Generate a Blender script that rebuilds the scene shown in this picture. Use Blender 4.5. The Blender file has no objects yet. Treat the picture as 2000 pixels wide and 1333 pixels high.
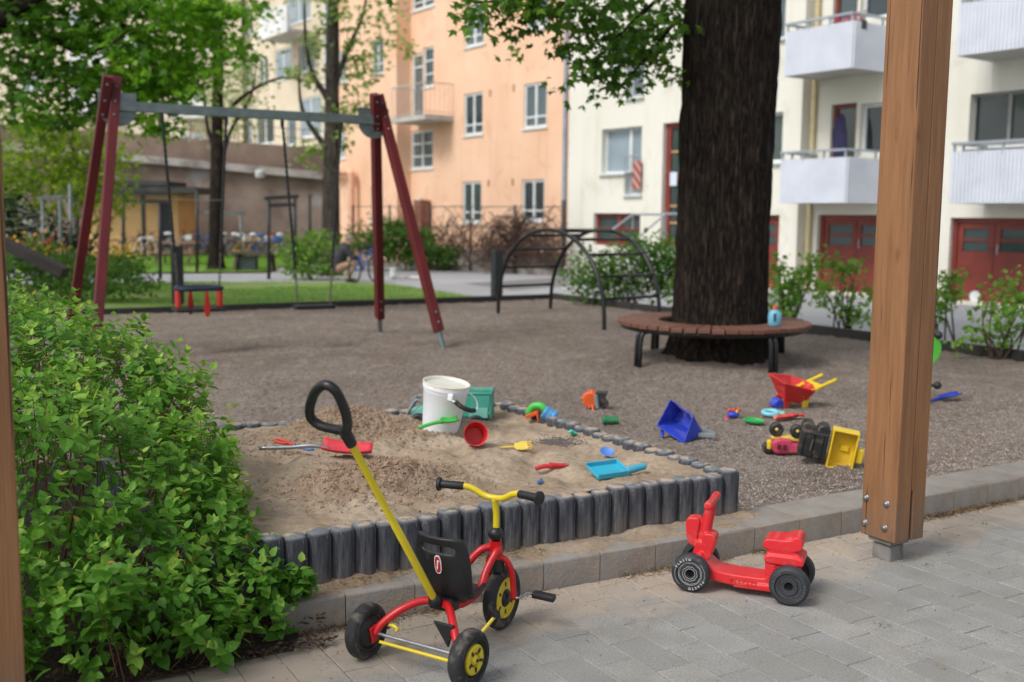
import bpy, bmesh, math, random
import numpy as np
from mathutils import Vector, Matrix, Euler, Quaternion

random.seed(7)
rng = np.random.default_rng(7)
R = math.radians
PI = math.pi
sc = bpy.context.scene
col = sc.collection

# ------------------------------------------------------------------ camera
CAM_H = 1.58
FPX = 2060.0                       # focal length in pixels of a 2000 px wide frame
PITCH, ROLL = R(6.65), 0.0100
CR = Euler((PI / 2 - PITCH, 0, 0)).to_matrix() @ Matrix.Rotation(ROLL, 3, 'Z')
cam_d = bpy.data.cameras.new('camera')
cam = bpy.data.objects.new('camera', cam_d)
col.objects.link(cam)
cam.matrix_world = Matrix.Translation((0, 0, CAM_H)) @ CR.to_4x4()
cam_d.sensor_width = 36
cam_d.lens = FPX / 2000 * 36
cam_d.clip_end = 1500
cam_d.clip_start = 0.05
cam_d.dof.use_dof = True
cam_d.dof.focus_distance = 4.3
cam_d.dof.aperture_fstop = 2.0
cam_d.dof.aperture_blades = 9
sc.camera = cam

# ------------------------------------------------------------------ sky and sun (soft, overcast)
SUN = Vector((-0.50, -0.42, 0.76)).normalized()
world = bpy.data.worlds.new('World')
sc.world = world
world.use_nodes = True
wn = world.node_tree
wn.nodes.clear()
sky = wn.nodes.new('ShaderNodeTexSky')
sky.sky_type = 'NISHITA'
sky.sun_disc = False
sky.sun_elevation = math.asin(SUN.z)
sky.sun_rotation = math.atan2(SUN.x, SUN.y)
sky.air_density = 1.0
sky.dust_density = 3.0
hs = wn.nodes.new('ShaderNodeHueSaturation')
hs.inputs['Saturation'].default_value = 0.48
hs.inputs['Value'].default_value = 1.0
bg = wn.nodes.new('ShaderNodeBackground')
bg.inputs['Strength'].default_value = 0.14
wo = wn.nodes.new('ShaderNodeOutputWorld')
wn.links.new(sky.outputs[0], hs.inputs['Color'])
wn.links.new(hs.outputs[0], bg.inputs['Color'])
wn.links.new(bg.outputs[0], wo.inputs['Surface'])
sl = bpy.data.lights.new('sun', 'SUN')
sl.energy = 1.35
sl.angle = R(20)
sl.color = (1.0, 0.985, 0.965)
so = bpy.data.objects.new('sun', sl)
col.objects.link(so)
so.rotation_euler = SUN.to_track_quat('Z', 'Y').to_euler()
so.location = (-6, -8, 18)
vs = sc.view_settings
vs.view_transform = 'Standard'
vs.look = 'None'
vs.exposure = 0.42
vs.gamma = 1.0
vs.use_curve_mapping = False
sc.cycles.use_denoising = True
sc.cycles.max_bounces = 8
sc.cycles.transparent_max_bounces = 8

# ------------------------------------------------------------------ measuring helpers
def ray(px, py):
    return CR @ Vector(((px - 1000) / FPX, -(py - 666.5) / FPX, -1.0))
def G(px, py, z=0.0):
    d = ray(px, py)
    t = (z - CAM_H) / d.z
    return Vector((d.x * t, d.y * t, z))
def D(px, py, y):
    d = ray(px, py)
    t = y / d.y
    return Vector((d.x * t, y, CAM_H + d.z * t))
A0 = R(30.5)
U = Vector((math.cos(A0), math.sin(A0)))
V = Vector((-math.sin(A0), math.cos(A0)))
def UV(u, v, z=0.0):
    p = U * u + V * v
    return Vector((p.x, p.y, z))
def toUV(p):
    return (p.x * U.x + p.y * U.y, p.x * V.x + p.y * V.y)

# ------------------------------------------------------------------ numpy noise
_T = rng.random((256, 256))
def vnoise(x, y):
    xi = np.floor(x).astype(int); yi = np.floor(y).astype(int)
    fx = x - xi; fy = y - yi
    fx = fx * fx * (3 - 2 * fx); fy = fy * fy * (3 - 2 * fy)
    a = _T[xi % 256, yi % 256]; b = _T[(xi + 1) % 256, yi % 256]
    c = _T[xi % 256, (yi + 1) % 256]; d = _T[(xi + 1) % 256, (yi + 1) % 256]
    return (a * (1 - fx) + b * fx) * (1 - fy) + (c * (1 - fx) + d * fx) * fy - 0.5
def fbm(x, y, o=4):
    s = 0; a = 1.0; f = 1.0
    for i in range(o):
        s = s + a * vnoise(x * f + 17.3 * i, y * f + 5.1 * i)
        a *= 0.5; f *= 2.03
    return s

# ------------------------------------------------------------------ materials
def S(r, g, b):
    def c(x):
        x /= 255
        return x / 12.92 if x <= 0.04045 else ((x + 0.055) / 1.055) ** 2.4
    return (c(r), c(g), c(b), 1)
def K(r, g=None, b=None):
    return (r, r if g is None else g, r if b is None else b, 1)
class NT:
    def __init__(s, name):
        s.m = bpy.data.materials.new(name); s.m.use_nodes = True
        s.t = s.m.node_tree; s.n = s.t.nodes
        s.b = s.n['Principled BSDF']; s.out = s.n['Material Output']
    def new(s, t, **k):
        n = s.n.new(t)
        for a, v in k.items():
            setattr(n, a, v)
        return n
    def link(s, a, b): s.t.links.new(a, b)
    def coord(s, kind='Object', scale=(1, 1, 1)):
        c = s.new('ShaderNodeTexCoord'); mp = s.new('ShaderNodeMapping')
        mp.inputs['Scale'].default_value = scale
        s.link(c.outputs[kind], mp.inputs['Vector'])
        return mp.outputs[0]
    def noise(s, vec, scale, detail=5, rough=0.55, dist=0):
        n = s.new('ShaderNodeTexNoise')
        n.inputs['Scale'].default_value = scale; n.inputs['Detail'].default_value = detail
        n.inputs['Roughness'].default_value = rough; n.inputs['Distortion'].default_value = dist
        s.link(vec, n.inputs['Vector'])
        return n.outputs['Fac']
    def ramp(s, fac, a, b, c0=(0, 0, 0, 1), c1=(1, 1, 1, 1)):
        r = s.new('ShaderNodeValToRGB')
        r.color_ramp.elements[0].position = a; r.color_ramp.elements[1].position = b
        r.color_ramp.elements[0].color = c0; r.color_ramp.elements[1].color = c1
        s.link(fac, r.inputs[0])
        return r.outputs[0]
    def mix(s, fac, a, b, mode='MIX'):
        n = s.new('ShaderNodeMix', data_type='RGBA', blend_type=mode)
        for k, v in ((0, fac), (6, a), (7, b)):
            if hasattr(v, 'links'): s.link(v, n.inputs[k])
            else: n.inputs[k].default_value = v
        return n.outputs[2]
    def math(s, op, a, b=0.0, clamp=False):
        n = s.new('ShaderNodeMath', operation=op, use_clamp=clamp)
        for k, v in ((0, a), (1, b)):
            if hasattr(v, 'links'): s.link(v, n.inputs[k])
            else: n.inputs[k].default_value = v
        return n.outputs[0]
    def bump(s, h, strength, dist=0.01):
        n = s.new('ShaderNodeBump')
        n.inputs['Strength'].default_value = strength; n.inputs['Distance'].default_value = dist
        s.link(h, n.inputs['Height'])
        s.link(n.outputs[0], s.b.inputs['Normal'])
    def set(s, **k):
        for a, v in k.items():
            i = s.b.inputs[a.replace('_', ' ')]
            if hasattr(v, 'links'): s.link(v, i)
            else: i.default_value = v
        return s
_mc = {}
def MAT(name, c1, c2=None, scale=8, rough=0.55, bump=0.0, bscale=None, metal=0.0, spec=0.5,
        stretch=(1, 1, 1), dirt=None, dscale=6, damt=(0.5, 0.7), objrand=0.0):
    """generic painted / moulded / stone surface: two tones, fine relief, optional dirt"""
    if name in _mc: return _mc[name]
    t = NT(name)
    vec = t.coord('Object', stretch)
    if c2 is None:
        c2 = tuple(min(1, x * 0.82) for x in c1[:3]) + (1,)
    c = t.mix(t.ramp(t.noise(vec, scale, 6), 0.35, 0.65), c1, c2)
    rr = rough
    if objrand:
        oi = t.new('ShaderNodeObjectInfo')
        v = t.math('MULTIPLY_ADD', oi.outputs['Random'], objrand)
        t.n[-1].inputs[2].default_value = 1 - objrand / 2
        hsn = t.new('ShaderNodeHueSaturation')
        t.link(v, hsn.inputs['Value']); t.link(c, hsn.inputs['Color'])
        c = hsn.outputs[0]
    if dirt:
        f = t.ramp(t.noise(vec, dscale, 8, 0.65), *damt)
        c = t.mix(f, c, dirt)
        rr = t.math('MULTIPLY_ADD', f, 0.9 - rough, True)
        t.n[-1].inputs[2].default_value = rough
    t.set(Base_Color=c, Roughness=rr, Metallic=metal)
    t.b.inputs['Specular IOR Level'].default_value = spec
    if bump:
        t.bump(t.noise(vec, bscale or scale * 8, 4), bump, 0.004)
    _mc[name] = t.m
    return t.m

# ------------------------------------------------------------------ mesh helpers
def mesh_from(name, v, f):
    me = bpy.data.meshes.new(name)
    me.from_pydata(v if isinstance(v, np.ndarray) else [tuple(x) for x in v], [], f)
    me.update()
    return me
def link(name, data, parent=None, loc=(0, 0, 0), rot=(0, 0, 0)):
    o = bpy.data.objects.new(name, data)
    col.objects.link(o)
    o.location = loc
    o.rotation_euler = rot
    if parent: o.parent = parent
    return o
def tag(o, label=None, cat=None, group=None, kind=None):
    if label: o['label'] = label
    if cat: o['category'] = cat
    if group: o['group'] = group
    if kind: o['kind'] = kind
    return o
def thing(name, label, cat, loc=(0, 0, 0), rot=(0, 0, 0), group=None):
    if not isinstance(rot, (tuple, list, Euler)): rot = (0, 0, rot)
    return tag(link(name, None, None, loc, rot), label, cat, group)
def cr(pts, k=6, closed=False):
    """Catmull-Rom through the points"""
    P = [Vector(p) for p in pts]
    n = len(P); out = []
    for i in range(n if closed else n - 1):
        a = P[(i - 1) % n] if closed or i > 0 else P[0] * 2 - P[1]
        b = P[i]; c = P[(i + 1) % n]
        d = P[(i + 2) % n] if closed or i + 2 < n else P[-1] * 2 - P[-2]
        for j in range(k):
            t = j / k
            out.append(0.5 * ((2 * b) + (c - a) * t + (2 * a - 5 * b + 4 * c - d) * t * t + (3 * b - a - 3 * c + d) * t ** 3))
    if not closed: out.append(P[-1])
    return out
class MB:
    def __init__(s): s.v = []; s.f = []
    def add(s, v, f, M=None):
        o = len(s.v)
        s.v += [(M @ Vector(p)) if M is not None else Vector(p) for p in v]
        s.f += [tuple(i + o for i in q) for q in f]
        return s
    def box(s, c, d, M=None, rot=None):
        x, y, z = (q / 2 for q in d)
        v = [Vector((i, j, k)) for i in (-x, x) for j in (-y, y) for k in (-z, z)]
        if rot is not None:
            v = [rot @ p for p in v]
        v = [p + Vector(c) for p in v]
        return s.add(v, [(0, 1, 3, 2), (4, 6, 7, 5), (0, 4, 5, 1), (2, 3, 7, 6), (0, 2, 6, 4), (1, 5, 7, 3)], M)
    def bar(s, p0, p1, w, h, up=(0, 0, 1)):
        """square bar between two points"""
        p0 = Vector(p0); p1 = Vector(p1); d = (p1 - p0)
        L = d.length; d.normalize()
        sd = d.cross(Vector(up)).normalized(); u2 = sd.cross(d)
        v = [p + sd * a * w / 2 + u2 * b * h / 2 for p in (p0, p1) for a, b in ((-1, -1), (1, -1), (1, 1), (-1, 1))]
        return s.add(v, [(3, 2, 1, 0), (4, 5, 6, 7)] + [(i, (i + 1) % 4, 4 + (i + 1) % 4, 4 + i) for i in range(4)])
    def tube(s, pts, r, n=10, closed=False, cap=True):
        P = [Vector(p) for p in pts]; m = len(P)
        rs = r if isinstance(r, (list, tuple)) else [r] * m
        T = []
        for i in range(m):
            a = P[(i - 1) % m] if closed or i > 0 else P[i]
            b = P[(i + 1) % m] if closed or i < m - 1 else P[i]
            T.append((b - a).normalized())
        x = T[0].orthogonal().normalized()
        v = []
        for i in range(m):
            x = (x - T[i] * x.dot(T[i])).normalized()
            y = T[i].cross(x)
            for j in range(n):
                a = 2 * PI * j / n
                v.append(P[i] + (x * math.cos(a) + y * math.sin(a)) * rs[i])
        f = []
        for i in range(m if closed else m - 1):
            i2 = (i + 1) % m
            f += [(i * n + j, i * n + (j + 1) % n, i2 * n + (j + 1) % n, i2 * n + j) for j in range(n)]
        if cap and not closed:
            f += [tuple(range(n))[::-1], tuple(range((m - 1) * n, m * n))]
        return s.add(v, f)
    def cyl(s, p0, p1, r0, r1=None, n=16):
        return s.tube([p0, p1], [r0, r0 if r1 is None else r1], n)
    def lathe(s, prof, n=24, M=None, close=False):
        v = []; f = []
        for r, z in prof:
            v += [(r * math.cos(2 * PI * j / n), r * math.sin(2 * PI * j / n), z) for j in range(n)]
        m = len(prof)
        for i in range(m if close else m - 1):
            i2 = (i + 1) % m
            f += [(i * n + j, i * n + (j + 1) % n, i2 * n + (j + 1) % n, i2 * n + j) for j in range(n)]
        if not close:
            if prof[0][0] > 1e-5: f.append(tuple(range(n))[::-1])
            if prof[-1][0] > 1e-5: f.append(tuple(range((m - 1) * n, m * n)))
        return s.add(v, f, M)
    def sphere(s, c, r, n=16, M=None):
        rx, ry, rz = r if isinstance(r, (tuple, list)) else (r, r, r)
        v = [(c[0], c[1], c[2] - rz)]; f = []
        k = max(4, n // 2)
        for i in range(1, k):
            a = -PI / 2 + PI * i / k
            v += [(c[0] + rx * math.cos(a) * math.cos(2 * PI * j / n), c[1] + ry * math.cos(a) * math.sin(2 * PI * j / n), c[2] + rz * math.sin(a)) for j in range(n)]
        v.append((c[0], c[1], c[2] + rz))
        f += [(0, 1 + (j + 1) % n, 1 + j) for j in range(n)]
        for i in range(k - 2):
            f += [(1 + i * n + j, 1 + i * n + (j + 1) % n, 1 + (i + 1) * n + (j + 1) % n, 1 + (i + 1) * n + j) for j in range(n)]
        t = 1 + (k - 2) * n
        f += [(t + j, t + (j + 1) % n, len(v) - 1) for j in range(n)]
        return s.add(v, f, M)
    def prism(s, poly, z0, z1, M=None):
        n = len(poly)
        v = [(x, y, z0) for x, y in poly] + [(x, y, z1) for x, y in poly]
        f = [tuple(range(n))[::-1], tuple(range(n, 2 * n))] + [(i, (i + 1) % n, n + (i + 1) % n, n + i) for i in range(n)]
        return s.add(v, f, M)
    def obj(s, name, mat, parent=None, smooth=40, bevel=0.0, loc=(0, 0, 0), rot=(0, 0, 0), seg=2, subd=0):
        me = mesh_from(name, s.v, s.f)
        bm = bmesh.new(); bm.from_mesh(me)
        bmesh.ops.recalc_face_normals(bm, faces=bm.faces); bm.to_mesh(me); bm.free()
        me.materials.append(mat)
        if smooth:
            me.shade_smooth()
            if smooth < 180: me.set_sharp_from_angle(angle=R(smooth))
        o = link(name, me, parent, loc, rot)
        if bevel:
            b = o.modifiers.new('bevel', 'BEVEL')
            b.width = bevel; b.segments = seg; b.limit_method = 'ANGLE'; b.angle_limit = R(35)
            b.harden_normals = False
        if subd:
            q = o.modifiers.new('subd', 'SUBSURF'); q.levels = subd; q.render_levels = subd
        return o
def melt(o, voxel, smooth=4):
    """fuse overlapping closed pieces of one moulded body into one continuous skin"""
    m = o.modifiers.new('r', 'REMESH'); m.mode = 'VOXEL'; m.voxel_size = voxel
    m2 = o.modifiers.new('s', 'SMOOTH'); m2.iterations = smooth; m2.factor = 0.5
    dg = bpy.context.evaluated_depsgraph_get()
    me = bpy.data.meshes.new_from_object(o.evaluated_get(dg))
    me.name = o.name
    old = o.data
    o.modifiers.clear()
    o.data = me
    if old.materials and not me.materials: me.materials.append(old.materials[0])
    me.shade_smooth()
    return o
def copy_tree(o, parent=None):
    c = o.copy(); col.objects.link(c)
    if parent: c.parent = parent
    for ch in o.children: copy_tree(ch, c)
    return c
def rotz(a): return Matrix.Rotation(a, 4, 'Z')
def frame(o, x, y, z):
    """matrix from axes"""
    return Matrix(((x[0], y[0], z[0], o[0]), (x[1], y[1], z[1], o[1]), (x[2], y[2], z[2], o[2]), (0, 0, 0, 1)))

# ------------------------------------------------------------------ leaves
LEAF8 = (np.array([[0, 0, 0], [0, .33, -.03], [0, .68, -.035], [0, 1, -.13], [-.36, .26, .045], [-.30, .62, .02], [.36, .26, .045], [.30, .62, .02]], float),
         np.array([[0, 6, 1], [0, 1, 4], [1, 6, 7], [1, 7, 2], [1, 2, 5], [1, 5, 4], [2, 7, 3], [2, 3, 5]]))
LEAF5 = (np.array([[0, 0, 0], [.42, .42, .06], [0, 1, -.05], [-.42, .42, .06], [0, .45, -.05]], float),
         np.array([[0, 1, 4], [4, 1, 2], [0, 4, 3], [4, 2, 3]]))
def lobed(n=5):
    pts = [[0, 0, 0]]
    for a, r in ((-2.1, .42), (-1.5, .30), (-1.05, .72), (-.55, .40), (0, 1.0), (.55, .40), (1.05, .72), (1.5, .30), (2.1, .42)):
        pts.append([math.sin(a) * r, .25 + math.cos(a) * r * .75, .05 - .1 * r * r])
    return np.array(pts, float), np.array([[0, i, i + 1] for i in range(1, 9)])
LOBED = lobed()
def leaf_mesh(name, tpl, P, Dr, N, L, W, rnd):
    """P base, Dr direction, N normal, L length, W width factor"""
    Dr = Dr / np.linalg.norm(Dr, axis=1, keepdims=True)
    X = np.cross(Dr, N); X /= np.linalg.norm(X, axis=1, keepdims=True) + 1e-9
    Z = np.cross(X, Dr)
    tv, tf = tpl
    k = len(tv)
    Vv = (P[:, None, :] + X[:, None, :] * (tv[None, :, 0, None] * (L * W)[:, None, None])
          + Dr[:, None, :] * (tv[None, :, 1, None] * L[:, None, None])
          + Z[:, None, :] * (tv[None, :, 2, None] * L[:, None, None]))
    Fv = (tf[None] + (np.arange(len(P)) * k)[:, None, None]).reshape(-1, 3)
    me = mesh_from(name, Vv.reshape(-1, 3), Fv)
    at = me.attributes.new('rnd', 'FLOAT', 'POINT')
    at.data.foreach_set('value', np.repeat(rnd, k).astype(np.float32))
    return me
def leafmat(name, ca, cb, cc, trans=0.35, rough=0.45):
    if name in _mc: return _mc[name]
    t = NT(name)
    a = t.new('ShaderNodeAttribute', attribute_name='rnd')
    r = t.new('ShaderNodeValToRGB')
    r.color_ramp.elements[0].color = ca; r.color_ramp.elements[1].color = cc
    e = r.color_ramp.elements.new(0.55); e.color = cb
    t.link(a.outputs['Fac'], r.inputs[0])
    n = t.noise(t.coord('Object'), 60, 3)
    c = t.mix(t.math('MULTIPLY', n, 0.35), r.outputs[0], tuple(x * .6 for x in cb[:3]) + (1,))
    t.set(Base_Color=c, Roughness=rough)
    t.b.inputs['Specular IOR Level'].default_value = 0.35
    tr = t.new('ShaderNodeBsdfTranslucent')
    hsn = t.new('ShaderNodeHueSaturation'); hsn.inputs['Value'].default_value = 1.5; hsn.inputs['Hue'].default_value = 0.485
    t.link(c, hsn.inputs['Color']); t.link(hsn.outputs[0], tr.inputs['Color'])
    ms = t.new('ShaderNodeMixShader'); ms.inputs[0].default_value = trans
    t.link(t.b.outputs[0], ms.inputs[1]); t.link(tr.outputs[0], ms.inputs[2])
    t.link(ms.outputs[0], t.out.inputs['Surface'])
    _mc[name] = t.m
    return t.m
def unit(n):
    a = rng.normal(size=(n, 3))
    return a / np.linalg.norm(a, axis=1, keepdims=True)
def crown_leaves(name, blobs, nclump, per, L, mat, parent, tpl=LOBED, spread=0.28, droop=0.35, shell=0.55, keep=None):
    """leaf clumps through the outer part of several ellipsoids"""
    vol = np.array([b[3] * b[4] * b[5] for b in blobs]) ** (2 / 3)
    cnt = rng.multinomial(nclump, vol / vol.sum())
    C = []
    for b, k in zip(blobs, cnt):
        d = unit(k)
        rr = shell + (1 - shell) * rng.random(k) ** 0.6
        rr *= 1 + 0.22 * np.sin(d[:, 0] * 5 + b[0]) * np.sin(d[:, 2] * 6 + b[1])
        C.append(np.array(b[:3]) + d * np.array(b[3:6]) * rr[:, None])
    C = np.concatenate(C)
    if keep is not None: C = C[keep(C)]
    n = len(C) * per
    tone = np.repeat(rng.random(len(C)), per)
    P = np.repeat(C, per, axis=0) + rng.normal(size=(n, 3)) * spread * np.array([1, 1, .55])
    Dr = unit(n) + np.array([0, 0, -droop])
    N = unit(n) * 0.8 + np.array([0, 0, 1.0])
    Ls = L * (0.65 + 0.6 * rng.random(n))
    me = leaf_mesh(name, tpl, P, Dr, N, Ls, np.full(n, 0.95), np.clip(tone * .65 + rng.random(n) * .35, 0, 1))
    me.materials.append(mat)
    o = link(name, me, parent)
    o['kind'] = 'stuff'
    return C
# ================================================================== SETTING
def sheet(name, pts, z, mat, kind='structure'):
    me = mesh_from(name, [(p[0], p[1], z) for p in pts], [tuple(range(len(pts)))])
    me.materials.append(mat)
    o = link(name, me); o['kind'] = kind
    return o
# ---- asphalt everywhere
def mat_asphalt():
    t = NT('asphalt')
    v = t.coord('Object')
    big = t.ramp(t.noise(v, .35, 5), .35, .65)
    c = t.mix(big, K(.31, .318, .33), K(.38, .388, .40))
    c = t.mix(t.ramp(t.noise(v, 60, 3), .45, .7), c, K(.23, .23, .23))
    t.set(Base_Color=c, Roughness=.85)
    t.bump(t.noise(v, 90, 3), .4, .004)
    return t.m
ASPH = mat_asphalt()
sheet('ground', [(-400, -300), (400, -300), (400, 600), (-400, 600)], -.014, ASPH)

# ---- paving of individual stones
def mat_paver():
    t = NT('paver')
    geo = t.new('ShaderNodeNewGeometry')
    oi = t.new('ShaderNodeObjectInfo')
    mp = t.new('ShaderNodeMapping'); t.link(geo.outputs['Position'], mp.inputs['Vector'])
    vec = mp.outputs[0]
    r = t.new('ShaderNodeValToRGB'); t.link(oi.outputs['Random'], r.inputs[0])
    r.color_ramp.elements[0].color = S(146, 144, 138); r.color_ramp.elements[1].color = S(168, 165, 158)
    e = r.color_ramp.elements.new(.5); e.color = S(156, 156, 153)
    c = t.mix(t.ramp(t.noise(vec, 5, 6), .3, .7), r.outputs[0], S(143, 141, 134))
    c = t.mix(t.math('MULTIPLY', t.ramp(t.noise(vec, 160, 3, .7), .46, .60), .5), c, S(92, 90, 86))
    # blown sand lying near the kerb
    dp = t.new('ShaderNodeVectorMath', operation='DOT_PRODUCT'); t.link(geo.outputs['Position'], dp.inputs[0])
    dp.inputs[1].default_value = (V.x, V.y, 0)
    near = t.new('ShaderNodeMapRange'); near.inputs[1].default_value = 2.9; near.inputs[2].default_value = 3.66
    near.inputs[3].default_value = -.22; near.inputs[4].default_value = .38
    t.link(dp.outputs['Value'], near.inputs[0])
    f = t.ramp(t.math('ADD', t.noise(vec, 3.2, 8, .65), near.outputs[0]), .50, .72)
    c = t.mix(t.math('MULTIPLY', f, .75), c, S(176, 160, 142))
    # dark damp stains and pale droppings
    c = t.mix(t.math('MULTIPLY', t.ramp(t.noise(vec, 1.7, 6, .6), .52, .72), .45), c, S(108, 105, 98))
    c = t.mix(t.ramp(t.noise(vec, 9, 3, .7), .755, .77), c, S(226, 224, 220))
    t.set(Base_Color=c, Roughness=.88)
    t.b.inputs['Specular IOR Level'].default_value = .3
    h = t.math('ADD', t.noise(vec, 140, 4, .7), t.math('MULTIPLY', t.noise(vec, 18, 4), .8))
    t.bump(h, .55, .004)
    return t.m
PAV = mat_paver()
BED = MAT('joint_sand', S(156, 142, 123), S(118, 108, 94), 14, .95, .8, 120)
SOIL = MAT('dark_soil', S(62, 50, 41), S(40, 32, 27), 9, .95, 1.0, 60)
pavement = thing('pavement', None, None)
pavement['kind'] = 'structure'
del_keys = [k for k in ('label', 'category') if k in pavement.keys()]
bed = sheet('bedding', [UV(-3, -8), UV(14, -8), UV(14, 3.8), UV(-3, 3.8)], -.008, BED)
del bed['kind']; bed.parent = pavement
PW, PL = .159, .272
pvar = []
for k in range(5):
    b = MB()
    w, l, h = PW - .003, PL - .003, .04
    ch = .003
    q = [(-w / 2, -l / 2), (w / 2, -l / 2), (w / 2, l / 2), (-w / 2, l / 2)]
    j = [(random.uniform(-.0018, .0018), random.uniform(-.0018, .0018)) for _ in range(4)]
    q = [(a[0] + d[0], a[1] + d[1]) for a, d in zip(q, j)]
    v = [(x, y, -h) for x, y in q] + [(x, y, -ch) for x, y in q]
    v += [(x - math.copysign(ch, x), y - math.copysign(ch, y), 0) for x, y in q]
    f = [(8, 9, 10, 11)]
    for s in (0, 4):
        f += [(s + i, s + (i + 1) % 4, s + 4 + (i + 1) % 4, s + 4 + i) for i in range(4)]
    me = mesh_from('paver', v, f); me.materials.append(PAV)
    pvar.append(me)
def kv(u):
    """line of the kerb's foot"""
    return 3.60 if u < 1.15 else 3.632 + .10 * min(1, max(0, (3.35 - u) / 2.15))
i = 0
uu = .42
row = 0
while uu < 6.1:
    off = (row % 2) * PL * .5 + random.uniform(-.03, .03)
    ve = kv(uu) - .004
    vv = 3.60 - PL / 2 + off - PL
    vlow = 3.53 - .62 * (uu - .78) - .35
    while vv + PL / 2 < ve + .015: vv += PL
    while vv > max(2.0, vlow):
        if vv + PL / 2 <= ve + .001 or vv - PL / 2 < ve - .045:
            p = UV(uu, vv)
            if vv + PL / 2 > ve + .001:           # cut stone against the kerb
                l2 = ve - (vv - PL / 2); vc = vv - PL / 2 + l2 / 2
                p = UV(uu, vc); sy = l2 / PL
            else: sy = 1
            o = link('paver', pvar[i % 5], pavement, (p.x, p.y, random.uniform(-.0012, .0010)),
                     (random.uniform(-.005, .005), random.uniform(-.005, .005), A0 + random.uniform(-.006, .006)))
            o.scale.y = sy
            i += 1
        vv -= PL
    uu += PW
    row += 1

fv, ff = [], []
bmv = [v_.co.copy() for v_ in pvar[0].vertices]; bmf = [tuple(p_.vertices) for p_ in pvar[0].polygons]
uu = .42 - 8 * PW
for r_ in range(62):
    vlow = max(2.0, 3.53 - .62 * (uu - .78) - .35) if .41 < uu < 6.1 else 9
    vv = 3.60 - PL / 2 + (r_ % 2) * PL * .5 - PL
    while vv > -.6:
        if (vv < vlow - PL * .5 if vlow < 9 else (vv < 3.4 and uu > 6.0) or (vv < 3.3 and uu < .41)):
            M_ = Matrix.Translation(UV(uu, vv, -.001)) @ rotz(A0); o_ = len(fv)
            fv += [M_ @ c_ for c_ in bmv]; ff += [tuple(k_ + o_ for k_ in q_) for q_ in bmf]
        vv -= PL
    uu += PW
me = mesh_from('paver_field', fv, ff); me.materials.append(PAV); link('paver_field', me, pavement)['kind'] = 'stuff'

# ---- kerb of single stones
KERB = MAT('kerb_concrete', S(146, 141, 134), S(124, 119, 112), 7, .92, 1.0, 70, dirt=S(152, 138, 122), dscale=11, damt=(.44, .70), objrand=.05)
kerb = thing('kerb', None, None); kerb['kind'] = 'structure'
u = 1.17
while u < 8.2:
    L = random.uniform(.285, .30)
    wide = u > 3.45
    w = .27 if wide else .165
    if not wide: w = 3.835 - kv(u + L / 2)
    hw, hh, rr = w / 2, .10, .013                 # worn rounded arrises, butted ends
    prof_ = [(-hw, -hh), (hw, -hh)] + [(hw - rr + rr * math.cos(a), hh - rr + rr * math.sin(a)) for a in (0, .5, 1.05, PI / 2)] + [(-hw + rr - rr * math.sin(a), hh - rr + rr * math.cos(a)) for a in (0, .5, 1.05, PI / 2)]
    b = MB().prism([(y_, z_ + random.uniform(-.0015, .0015)) for y_, z_ in prof_], -(L - .004) / 2, (L - .004) / 2, Matrix(((0, 0, 1, 0), (1, 0, 0, 0), (0, 1, 0, 0), (0, 0, 0, 1))))
    p = UV(u + L / 2, kv(u + L / 2) + w / 2, .125 - .10 + random.uniform(-.002, .002))
    b.obj('kerb_stone', KERB, kerb, 35, loc=p, rot=(random.uniform(-.01, .01), random.uniform(-.008, .008), A0 - (.047 if 1.15 < u < 3.2 else 0) + random.uniform(-.004, .004)))
    u += L

# ---- gravel of the playground
GU0, GU1, GV0, GV1 = -5.5, 10.5, 3.86, 16.42
TREE = Vector((2.17, 10.9))
tu, tv = toUV(TREE)
SB = (.92, 3.545, 3.90, 6.12)           # sandbox u0,u1,v0,v1
def gravel_z(u, v):
    z = .095 + .022 * fbm(u * .9, v * .9, 3) + .012 * fbm(u * 4, v * 4, 3) - .012 * np.abs(fbm(u * 7 + 3, v * 7, 2))
    z = z + .13 * np.exp(-(((u - tu) ** 2 + (v - tv) ** 2) / .75))
    z = z + .022 * fbm(u * 11, v * 11, 3) + .012 * np.abs(fbm(u * 5 + 9, v * 5, 3))
    for a, b in ((3.1, 11.8), (4.4, 11.75)):          # hollows scuffed out under the swings
        z = z - .05 * np.exp(-(((u - a) / .5) ** 2 + ((v - b) / .35) ** 2))
    z = z - .015 * np.exp(-((v - 4.0) / .3) ** 2)
    return z
def gz(x, y):
    a, b = toUV(Vector((x, y)))
    return float(gravel_z(np.array(a), np.array(b)))
nu, nv = 560, 460
us = np.linspace(GU0, GU1, nu); vsr = GV0 + (GV1 - GV0) * np.linspace(0, 1, nv) ** 1.35
UU, VV = np.meshgrid(us, vsr, indexing='ij')
ZZ = gravel_z(UU, VV)
Pg = np.stack([U.x * UU + V.x * VV, U.y * UU + V.y * VV, ZZ], -1).reshape(-1, 3)
idx = np.arange(nu * nv).reshape(nu, nv)
Fg = np.stack([idx[:-1, :-1], idx[1:, :-1], idx[1:, 1:], idx[:-1, 1:]], -1).reshape(-1, 4)
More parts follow.
